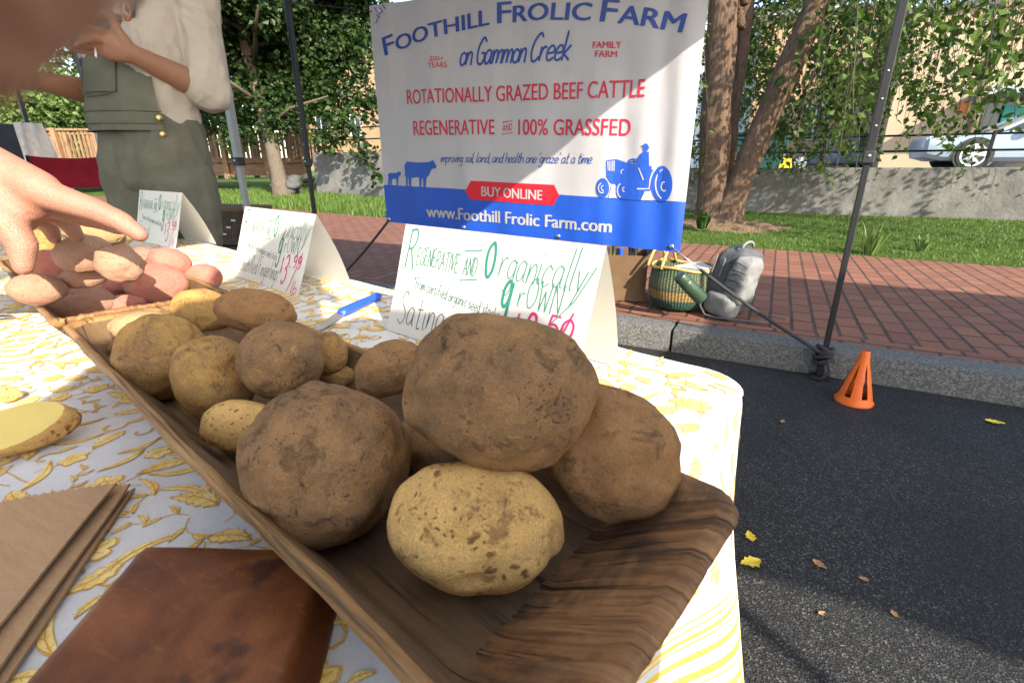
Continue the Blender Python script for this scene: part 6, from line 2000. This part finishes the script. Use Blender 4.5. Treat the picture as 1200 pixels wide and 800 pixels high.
kraft_bag((138, 567.5), (0, 588), (-8, 742), TABLE_Z + .0135, 'flat brown kraft paper bag lying topmost beside the notebook', 1)
kraft_bag((153, 569), (10, 596), (-2, 788), TABLE_Z + .0075, 'flat brown kraft paper bag under the topmost one, its edge fanned out', 2)
kraft_bag((158, 571), (18, 602), (10, 797), TABLE_Z + .0035, 'flat brown kraft paper bag lying lowest of the small stack, only its edge showing', 3)
# ---------------------------------------------------------------- people
def fingers(knuckle, dirs, lens, r0, r1): pass
def chain(pts, rads): return [(pts[i], rads[i], pts[i + 1], rads[i + 1]) for i in range(len(pts) - 1)]
def head_cones(c, face, r=.1):
    """skull, jaw, nose, ears, neck stub; c = centre of head, face = direction it looks"""
    f = V(face).normalized(); s = V((f.y, -f.x, 0)).normalized(); u = V((0, 0, 1))
    return [(c + u * .03 - f * .015, .095, c + u * .02 + f * .01, .088), (c - u * .02 + f * .03, .072, c - u * .085 + f * .05, .045),
            (c + f * .092 + u * .012, .012, c + f * .112 - u * .025, .016), (c + s * .088, .012, c + s * .09 - u * .035, .012), (c - s * .088, .012, c - s * .09 - u * .035, .012),
            (c + f * .086 - u * .062, .012, c + f * .084 - u * .07, .012), (c + f * .08 + s * .03 + u * .022, .016, c + f * .08 - s * .03 + u * .022, .016)]
def face_bits(p, c, face, hair_mat):
    f = V(face).normalized(); s = V((f.y, -f.x, 0)).normalized(); u = V((0, 0, 1))
    organic('hair', [(c + u * .05 - f * .03, .096, c + u * .045 + f * .02, .092), (c + u * .0 - f * .05, .08, c - u * .05 - f * .06, .06)], hair_mat, .008, p, 4, .004, 60)
    for k in (-1, 1):
        mb = MB(); mb.lathe([(0, -.011), (.008, -.008), (.011, 0), (.008, .008), (0, .011)], c + f * .083 + s * (k * .032) + u * .004, 12)
        mb.build('eye', simple('eye_white', (.7, .7, .68), .2), p, True)
def hand_cones(wr, mid, thumb_dir, up, curl=.3, spread=.22, size=1.0, r_w=.027):
    """wrist, direction of the middle metacarpal, side of the thumb, back of the hand"""
    d = V(mid).normalized(); t = V(thumb_dir); t = (t - d * t.dot(d)).normalized(); u = V(up); u = (u - d * u.dot(d) - t * u.dot(t)).normalized()
    wr = V(wr); k = size
    out = []
    offs = [.032, .011, -.010, -.030]; lens = [.072, .080, .074, .058]; reach = [.088, .092, .086, .078]
    for i in range(4):
        kn = wr + d * (reach[i] * k) + t * (offs[i] * k)
        out.append((wr + t * (offs[i] * .5 * k), .019 * k, kn, .0125 * k))
        dd = (d + t * (spread * (1.2 - i * .8) * .5)).normalized()
        p = kn; a = curl * .5
        for seg, fr in enumerate((.46, .30, .24)):
            e = (dd * math.cos(a) - u * math.sin(a)).normalized()
            q = p + e * (lens[i] * fr * k)
            out.append((p, (.0108 - .0012 * seg) * k, q, (.0096 - .0013 * seg) * k)); p = q; a += curl * (1 + .2 * i)
    p = wr + d * .022 * k + t * .022 * k
    out.append((wr, .021 * k, p + (d + t) * .012 * k, .0165 * k))
    for seg, (L, r) in enumerate(((.042, .0135), (.033, .0115), (.025, .0095))):
        e = (d * (.45 + .25 * seg) + t * (.9 - .2 * seg) - u * .15).normalized()
        q = p + e * L * k
        out.append((p, r * k * 1.08, q, r * k)); p = q
    return out
def legs_cones(hipc, side, fwd, zfoot, hw=.09, r=(.105, .082, .072, .058)):
    out = []
    for s in (-1, 1):
        h = hipc + side * (s * hw); kne = V((h.x, h.y, zfoot + (hipc.z - zfoot) * .5)) + fwd * .03 + side * (s * .01); an = V((h.x, h.y, zfoot + .10)) - fwd * .01 + side * (s * .015)
        out += [(h, r[0], kne, r[1]), (kne, r[2], an, r[3])]
    return out
def boots(p, hipc, side, fwd, zf, hw=.09):
    for s in (-1, 1):
        a = V((hipc.x, hipc.y, zf)) + side * (s * (hw + .015))
        organic('boot', [(a + V((0, 0, .09)), .052, a + V((0, 0, .045)) - fwd * .02, .05), (a + V((0, 0, .045)) - fwd * .03, .045, a + V((0, 0, .04)) + fwd * .14, .042)], M_BOOT, .012, p, 3)

# --- vendor behind the table
VD = 1.66
def vp(px, py, d=VD): return Pd(px, py, d)
face_v = W(-.97, -.24).normalized()                     # turned towards the customers on the left
left_v = V((-face_v.y, face_v.x, 0)); left_v = left_v if left_v.dot(RIGHT) > 0 else -left_v
shc, wac, hpc = vp(172, -22), vp(176, 138), vp(184, 196)
ven = thing('person', (hpc.x, hpc.y, 0), 'vendor in olive bib overalls and pale rolled-sleeve shirt standing behind the table, hands raised', 'person', None)
UZ = V((0, 0, 1))
lsh, rsh = shc + left_v * .172 - face_v * .01, shc - left_v * .172
lel = vp(244, 107, 1.64)
lwr = vp(157, 64, 1.46)
rel = vp(126, 112, 1.72)
rwr = vp(40, 94, 1.52)
hc = shc + V((0, 0, .25)) + face_v * .04
body = [(wac + left_v * .05, .08, shc + left_v * .07 - UZ * .1, .085), (wac - left_v * .05, .08, shc - left_v * .07 - UZ * .1, .085), (hpc, .095, wac, .085),
        (lsh, .05, lel, .042), (rsh, .05, rel, .042), (lel, .043, lel.lerp(lwr, .35), .041), (lel.lerp(lwr, .35), .041, lwr, .0265), (rel, .042, rel.lerp(rwr, .35), .040), (rel.lerp(rwr, .35), .040, rwr, .026),
        (shc - UZ * .04, .075, shc + V((0, 0, .1)), .055), (shc + V((0, 0, .08)), .054, hc - UZ * .04, .052), (lsh, .06, shc - UZ * .03, .07), (rsh, .06, shc - UZ * .03, .07)]
body += legs_cones(hpc - UZ * .05, left_v, face_v, 0, .08, (.075, .06, .055, .045))
body += head_cones(hc, face_v)
# left hand, thumb up, fingers pointing to the left of the picture
def seg(pts, rads): return chain([vp(*p) for p in pts], rads)
body += [(lwr, .027, vp(128, 50, 1.43), .027), (lwr, .026, vp(130, 62, 1.44), .024)]
body += seg([(132, 42, 1.43), (118, 36, 1.40), (104, 33, 1.38), (95, 37, 1.37)], [.0125, .0105, .0095, .008])
body += seg([(128, 48, 1.43), (110, 46, 1.39), (97, 48, 1.37), (88, 53, 1.36)], [.0125, .0105, .0095, .008])
body += seg([(127, 56, 1.43), (106, 54, 1.40), (92, 55, 1.38), (81, 57, 1.37)], [.012, .010, .009, .0078])
body += seg([(130, 63, 1.44), (112, 62, 1.42), (100, 61, 1.41), (91, 61, 1.40)], [.011, .009, .008, .007])
body += seg([(150, 54, 1.44), (138, 36, 1.42), (130, 18, 1.41), (125, 4, 1.41)], [.017, .0135, .0115, .009])
# right hand, reaching out to the left
body += [(rwr, .026, vp(18, 86, 1.47), .027), (rwr, .024, vp(20, 96, 1.48), .022)]
for (y0, y1_, y2, y3) in ((80, 74, 70, 70), (86, 80, 77, 78), (91, 87, 85, 87), (96, 95, 95, 97)):
    body += seg([(22, y0, 1.46), (8, y1_, 1.43), (-4, y2, 1.41), (-14, y3, 1.4)], [.0122, .0102, .0092, .0078])
body += seg([(34, 86, 1.49), (26, 72, 1.46), (20, 60, 1.44), (16, 52, 1.43)], [.016, .013, .0108, .0085])
organic('body', body, M_SKIN2, .0055, ven, 4)
face_bits(ven, hc, face_v, M_HAIR)
sh = []
for s in (-1, 1): sh += [(wac - UZ * .03 + left_v * (.058 * s), .104, wac + UZ * .18 + left_v * (.062 * s), .106), (wac + UZ * .18 + left_v * (.062 * s), .106, shc - UZ * .09 + left_v * (.075 * s), .108)]
sh += [(shc - UZ * .09, .12, wac, .118), (lsh - UZ * .02, .078, shc - UZ * .06, .09), (rsh - UZ * .02, .078, shc - UZ * .06, .09), (shc - UZ * .02, .085, shc + UZ * .03, .068)]
ld = (lel - lsh)
sh += [(lsh - UZ * .015, .072, lsh + ld * .55, .066), (lsh + ld * .55, .066, lsh + ld * .9, .064), (rsh - UZ * .015, .077, rsh + (rel - rsh) * .86, .066)]
fo = (lwr - lel).normalized()
sh += [(lel - fo * .01, .063, lel + fo * .022, .062)]
organic('shirt', sh, M_SHIRT, .005, ven, 5, .005, 12, folds=.0055, fscale=10)
for (e, w_, up_) in ((lel, lwr, lsh), (rel, rwr, rsh)):
    fo_ = (w_ - e).normalized(); x_, y_, _ = frame_from(fo_)
    rings = []; mb = MB()                                # rolled cuff
    for q, r in ((-.012, .053), (-.01, .060), (.018, .061), (.038, .060), (.042, .055), (.034, .048)):
        rings.append([e + fo_ * q + (x_ * math.cos(a / 20 * 6.2832) + y_ * math.sin(a / 20 * 6.2832)) * (r * (1 + .05 * math.sin(a * 1.3 + q * 90))) for a in range(20)])
    mb.loft(rings, cap=False)
    mb.build('cuff', M_SHIRT, ven, True)
ov = [(hpc + left_v * .06, .116, wac + left_v * .05 - UZ * .03, .114), (hpc - left_v * .06, .116, wac - left_v * .05 - UZ * .03, .114), (hpc, .12, wac - UZ * .03, .12)]
ov += legs_cones(hpc - UZ * .05, left_v, face_v, 0, .08, (.11, .094, .094, .08))
organic('overalls', ov, M_OVERALL, .006, ven, 5, .008, 9, folds=.0065, fscale=6.5)
AXc = lambda z: wac.lerp(shc, (z - wac.z) / (shc.z - wac.z)) if z > wac.z else wac
def bibp(phi, z, off=0):
    c = AXc(z)
    return V((c.x, c.y, z)) + left_v * (math.sin(phi) * (.168 + off + .03 * max(0, math.sin(phi)))) + face_v * (math.cos(phi) * (.163 + off) - .004)
zb0, zb1 = wac.z - .05, vp(150, 34).z
mb = MB()
for off in (.004, .009):
    mb.grid(26, 22, lambda i, j: bibp(R(-64 + 5 * (j / 22)) * (1 - i / 26) + R(52 - 14 * (j / 22)) * (i / 26), zb0 + (zb1 - zb0) * j / 22, off + .004 * noise.noise(V((i * .22, j * .2, 2))) + .0025 * (1 - 2 * abs(noise.noise(V((i * .35, j * .12, 6)))))))
bib = mb.build('bib', M_OVERALL, ven, True)
mb = MB(); mb.grid(12, 12, lambda i, j: bibp(R(-30 + 48 * i / 12), zb0 + .11 + (.15 - .02 * math.sin(math.pi * i / 12) * (1 - j / 12) * 0) * j / 12, .0135 + .002 * noise.noise(V((i * .4, j * .4, 7))))); pk_ = mb.build('pocket', M_OVERALL, bib, True)
mb = MB()
def seam(pts, r=.0018): mb.tube(pts, r, 5)
seam([bibp(R(-30 + 48 * (0 if k < 8 else (k - 8) / 10 if k < 18 else 1)), zb0 + .26 - (.15 * k / 8 if k < 8 else .15 + .012 * math.sin((k - 8) / 10 * 3.14) if k < 18 else .15 * (1 - (k - 18) / 8)), .0155) for k in range(27)])
seam([bibp(R(-62 + 114 * k / 20), zb0 + .055, .0125) for k in range(21)]); seam([bibp(R(-62 + 114 * k / 20), zb0 + .02, .0125) for k in range(21)])
seam([bibp(R(-58 + 96 * k / 20), zb1 - .02, .0115) for k in range(21)])
mb.build('stitching', M_OVERSEAM, bib, True)
for s, ph in ((1, 30), (-1, -46)):
    top_ = bibp(R(ph), zb1 - .015, .014)
    sh_t = shc + left_v * (.085 * s) + UZ * .065
    p1 = top_.lerp(sh_t, .55) + face_v * .035
    path = [top_, top_.lerp(p1, .5) + face_v * .012, p1, sh_t + face_v * .03, sh_t - face_v * .05, shc + left_v * (.03 * s) - face_v * .15 - UZ * .12]
    mb = MB(); rows = []
    for k, p in enumerate(path):
        d = (path[min(k + 1, 5)] - path[max(k - 1, 0)]).normalized()
        sd = d.cross(face_v if k < 3 else UZ).normalized() * .019
        rows.append((p - sd, p + sd))
    mb.grid(1, 5, lambda i, j: rows[j][i]); mb.grid(1, 5, lambda i, j: rows[j][i] - face_v * .004)
    st_ = mb.build('strap', M_OVERALL, ven)
    x_ = left_v; mb = MB()
    mb.tube([top_ + UZ * .02 + face_v * .006 + (x_ * math.cos(a / 16 * 6.2832) * .017 + UZ * math.sin(a / 16 * 6.2832) * .026) for a in range(17)], .003, 6)
    mb.lathe([(0, .004), (.009, .003), (.009, -.001)], top_ + face_v * .003, 14, tilt=face_v.to_track_quat('Z', 'Y').to_matrix()); mb.build('buckle', M_COPPER, st_, True)
for (px, py) in ((197, 141), (203, 159)):
    o_ = vp(px, py, 1.60)
    # set the button on the cloth, on the line of the side opening
    c = V((AXc(o_.z).x, AXc(o_.z).y, o_.z)); dirh = (V((o_.x, o_.y, 0)) - V((c.x, c.y, 0))).normalized()
    bpos = bibp(R(50), o_.z, .016)
    mb = MB(); mb.lathe([(0, .006), (.008, .005), (.0105, .001), (.0105, -.004)], bpos, 16, tilt=dirh.to_track_quat('Z', 'Y').to_matrix()); mb.build('button', M_BRASS, ven, True)
mb = MB()
mb.tube([vp(112, 62 + 4 * math.sin(t * .7854), 1.40) + V((.0, .0, .012 * math.cos(t * .7854))) for t in range(9)], .0012, 6); mb.build('ring', M_CHROME, ven, True)
boots(ven, hpc, left_v, face_v, 0)

# --- customer reaching in from the left
sk = []
IX = [(50, 226, .475), (112, 246, .485), (141, 259, .49), (164, 275, .495)]
def hp(p): return Pd(*p)
wrist = hp((-38, 196, .47)); elbow = W(.40, -.84, 1.00); shl = W(.26, -1.02, 1.33)
sk += [(hp((-36, 188, .475)), .026, hp((46, 222, .475)), .0185), (hp((-34, 214, .475)), .027, hp((36, 240, .49)), .0175), (hp((-34, 236, .47)), .026, hp((18, 252, .485)), .019), (hp((-36, 200, .49)), .025, hp((40, 232, .51)), .016), (hp((-34, 212, .50)), .024, hp((28, 240, .53)), .015), (hp((-20, 226, .47)), .028, hp((30, 236, .48)), .021)]
sk += chain([hp(p) for p in IX], [.0150, .0112, .0102, .0078])
sk += chain([hp(p) for p in ((42, 235, .51), (88, 252, .535), (117, 259, .55), (139, 268, .555))], [.0135, .0108, .0095, .0075])
sk += chain([hp(p) for p in ((32, 242, .53), (66, 252, .56), (82, 264, .57), (90, 277, .575))], [.0130, .0105, .0092, .0075])
sk += chain([hp(p) for p in ((22, 246, .545), (50, 258, .575), (60, 270, .58), (64, 280, .58))], [.0120, .0095, .0085, .0068])
sk += chain([hp(p) for p in ((-18, 236, .465), (10, 262, .468), (26, 287, .472), (27, 312, .474))], [.0210, .0150, .0122, .0090])
sk += chain([wrist, wrist.lerp(elbow, .5), elbow], [.030, .040, .046]) + [(hp((-38, 212, .47)), .028, wrist.lerp(elbow, .3), .034)] + [(elbow, .046, shl, .055)]
face_c = W(.75, .66).normalized(); side_c = W(.66, -.75).normalized()
shc2 = shl - side_c * (-.19 if side_c.dot(shl) < 0 else .19)
shc2 = W(.10, -1.14, 1.36); hip2 = W(-.08, -1.22, .92); hd2 = W(.22, -1.08, 1.62)
sd2 = W(-.66, .75).normalized()
sk += [(shc2, .09, hip2, .11), (shl, .055, shc2, .085), (shc2, .06, hd2 - UZ * .06, .052), (shc2 - sd2 * .2, .055, shc2 - sd2 * .26 - UZ * .3, .045), (shc2 - sd2 * .26 - UZ * .3, .042, shc2 - sd2 * .2 - UZ * .52 + face_c * .1, .03)]
sk += hand_cones(shc2 - sd2 * .2 - UZ * .52 + face_c * .1, V((0, 0, -1)), face_c, -sd2)
sk += head_cones(hd2, face_c) + legs_cones(hip2 - UZ * .03, sd2, face_c, 0, .09, (.09, .065, .055, .045))
cust = thing('person', (hip2.x, hip2.y, 0), 'customer whose bare hand reaches in from the left, finger pointing over the red potatoes', 'person')
cb_ = organic('body', sk, M_SKIN, .0028, cust, 5)
bo_ = wloc(cust)
JT = []
for ch_ in (IX, [(-18, 236, .465), (10, 262, .468), (26, 287, .472), (27, 312, .474)]):
    P_ = [hp(p) for p in ch_]
    for i_ in (1, 2): JT.append((P_[i_] - bo_, (P_[i_ + 1] - P_[i_ - 1]).normalized(), .017))
cb_.data.update()
NR = [v.normal.copy() for v in cb_.data.vertices]
for v, nr_ in zip(cb_.data.vertices, NR):                # knuckle creases and the fullness between them
    for (p_, d_, r_) in JT:
        e_ = v.co - p_
        if e_.length < .022:
            s_a = e_.dot(d_)
            v.co = v.co + nr_ * (.0009 * math.exp(-(s_a / .006) ** 2) - .0013 * (math.exp(-((s_a - .0018) / .0011) ** 2) + math.exp(-((s_a + .0022) / .0011) ** 2)))
face_bits(cust, hd2, face_c, M_HAIR)
organic('t_shirt', [(shc2 + sd2 * .07, .115, hip2 + sd2 * .06, .12), (shc2 - sd2 * .07, .115, hip2 - sd2 * .06, .12), (shl, .075, shc2, .11), (shl, .075, shl.lerp(elbow, .55), .066), (shc2 - sd2 * .2, .075, shc2, .11), (shc2 - sd2 * .2, .075, shc2 - sd2 * .24 - UZ * .17, .065)], M_GREYTEE, .011, cust, 5, .012, 12)
organic('jeans', [(hip2 + sd2 * .06, .128, hip2 + UZ * .06 + sd2 * .04, .12), (hip2 - sd2 * .06, .128, hip2 + UZ * .06 - sd2 * .04, .12)] + legs_cones(hip2 - UZ * .05, sd2, face_c, 0, .09, (.11, .085, .085, .07)), M_DENIM, .011, cust, 5, .01, 10)
boots(cust, hip2, sd2, face_c, 0)
def nail(tip, prev, up, name='fingernail', s=1.0, parent=None):
    d = (tip - prev).normalized(); u = (up - d * up.dot(d)).normalized(); x = d.cross(u)
    mb = MB()
    mb.grid(8, 8, lambda i, j: tip - d * (.0035 * s) + d * (.0055 * s * (j / 4 - 1)) + x * (.0052 * s * (i / 4 - 1) * (1 - .18 * (abs(j / 4 - 1)) ** 3)) + u * (.0080 * s - .0032 * s * (i / 4 - 1) ** 2 - .0012 * s * max(0, j / 4 - 1)))
    mb.build(name, M_NAIL, parent, True)

# --- photographer behind the viewpoint, whose shadow lies over the heap; a fingertip strays in front of the lens
pf = W(.98, -.2).normalized(); ps = V((pf.y, -pf.x, 0))
def bw(f, l, z): return W(f, l, z)
sC = bw(-.40, .30, 1.34); hC = bw(-.46, .30, .90); hdC = bw(-.36, .29, 1.56)
def cs(x, y, z): return V((0, 0, CAM_H)) + RIGHT * x + UPV * y + FWD * z
tip = cs(-.0122, .0136, .0067)
kn2 = cs(-.034, .034, -.002); kn1 = cs(-.052, .066, -.03)
el = bw(-.36, -.03, 1.06)
wrp = bw(-.15, -.03, 1.0)
ph = [(sC + ps * .075, .105, hC + ps * .06, .115), (sC - ps * .075, .105, hC - ps * .06, .115), (sC + ps * .17, .055, sC, .08), (sC - ps * .17, .055, sC, .08), (sC, .06, hdC - UZ * .05, .054)]
ph += [(sC - ps * .17, .055, el, .044), (el, .043, wrp, .03), (wrp, .03, bw(-.075, -.03, 1.02), .03), (wrp, .028, bw(-.085, -.045, 1.0), .026)]
ph += chain([bw(-.075, -.03, 1.02), kn1, kn2, tip], [.017, .0122, .0108, .0100])
for k in range(3): ph += chain([bw(-.08, -.032, 1.01 - .012 * k), bw(-.075 + .004 * k, -.06, 1.0 - .02 * k), bw(-.05, -.078, .99 - .022 * k)], [.015, .0105, .0085])
re_ = sC + ps * .18 - UZ * .31
ph += [(sC + ps * .17, .055, re_, .044), (re_, .043, sC + ps * .17 - UZ * .57 + pf * .03, .03)]
ph += hand_cones(sC + ps * .17 - UZ * .57 + pf * .03, V((0, 0, -1)), pf, ps)
ph += head_cones(hdC, pf) + legs_cones(hC - UZ * .03, ps, pf, 0, .09, (.09, .065, .055, .045))
pho = thing('person', (hC.x, hC.y, 0), 'photographer whose blurred pink fingertip strays into the top left corner of the view', 'person')
organic('body', ph, M_SKIN3, .0058, pho, 2)
face_bits(pho, hdC, pf, M_HAIR)
organic('t_shirt', [(sC + ps * .085, .115, hC + ps * .06, .12), (sC - ps * .085, .115, hC - ps * .06, .12), (sC + ps * .17, .07, sC, .10), (sC - ps * .17, .07, sC, .10), (sC - ps * .17, .07, (sC - ps * .17).lerp(el, .6), .062), (sC + ps * .17, .07, (sC + ps * .17).lerp(re_, .65), .062)], M_GREYTEE, .011, pho, 5, .012, 12)
organic('jeans', [(hC + ps * .06, .13, hC + UZ * .06 + ps * .04, .122), (hC - ps * .06, .13, hC + UZ * .06 - ps * .04, .122)] + legs_cones(hC - UZ * .05, ps, pf, 0, .09, (.11, .085, .085, .07)), M_DENIM, .011, pho, 5, .01, 10)
boots(pho, hC, ps, pf, 0)
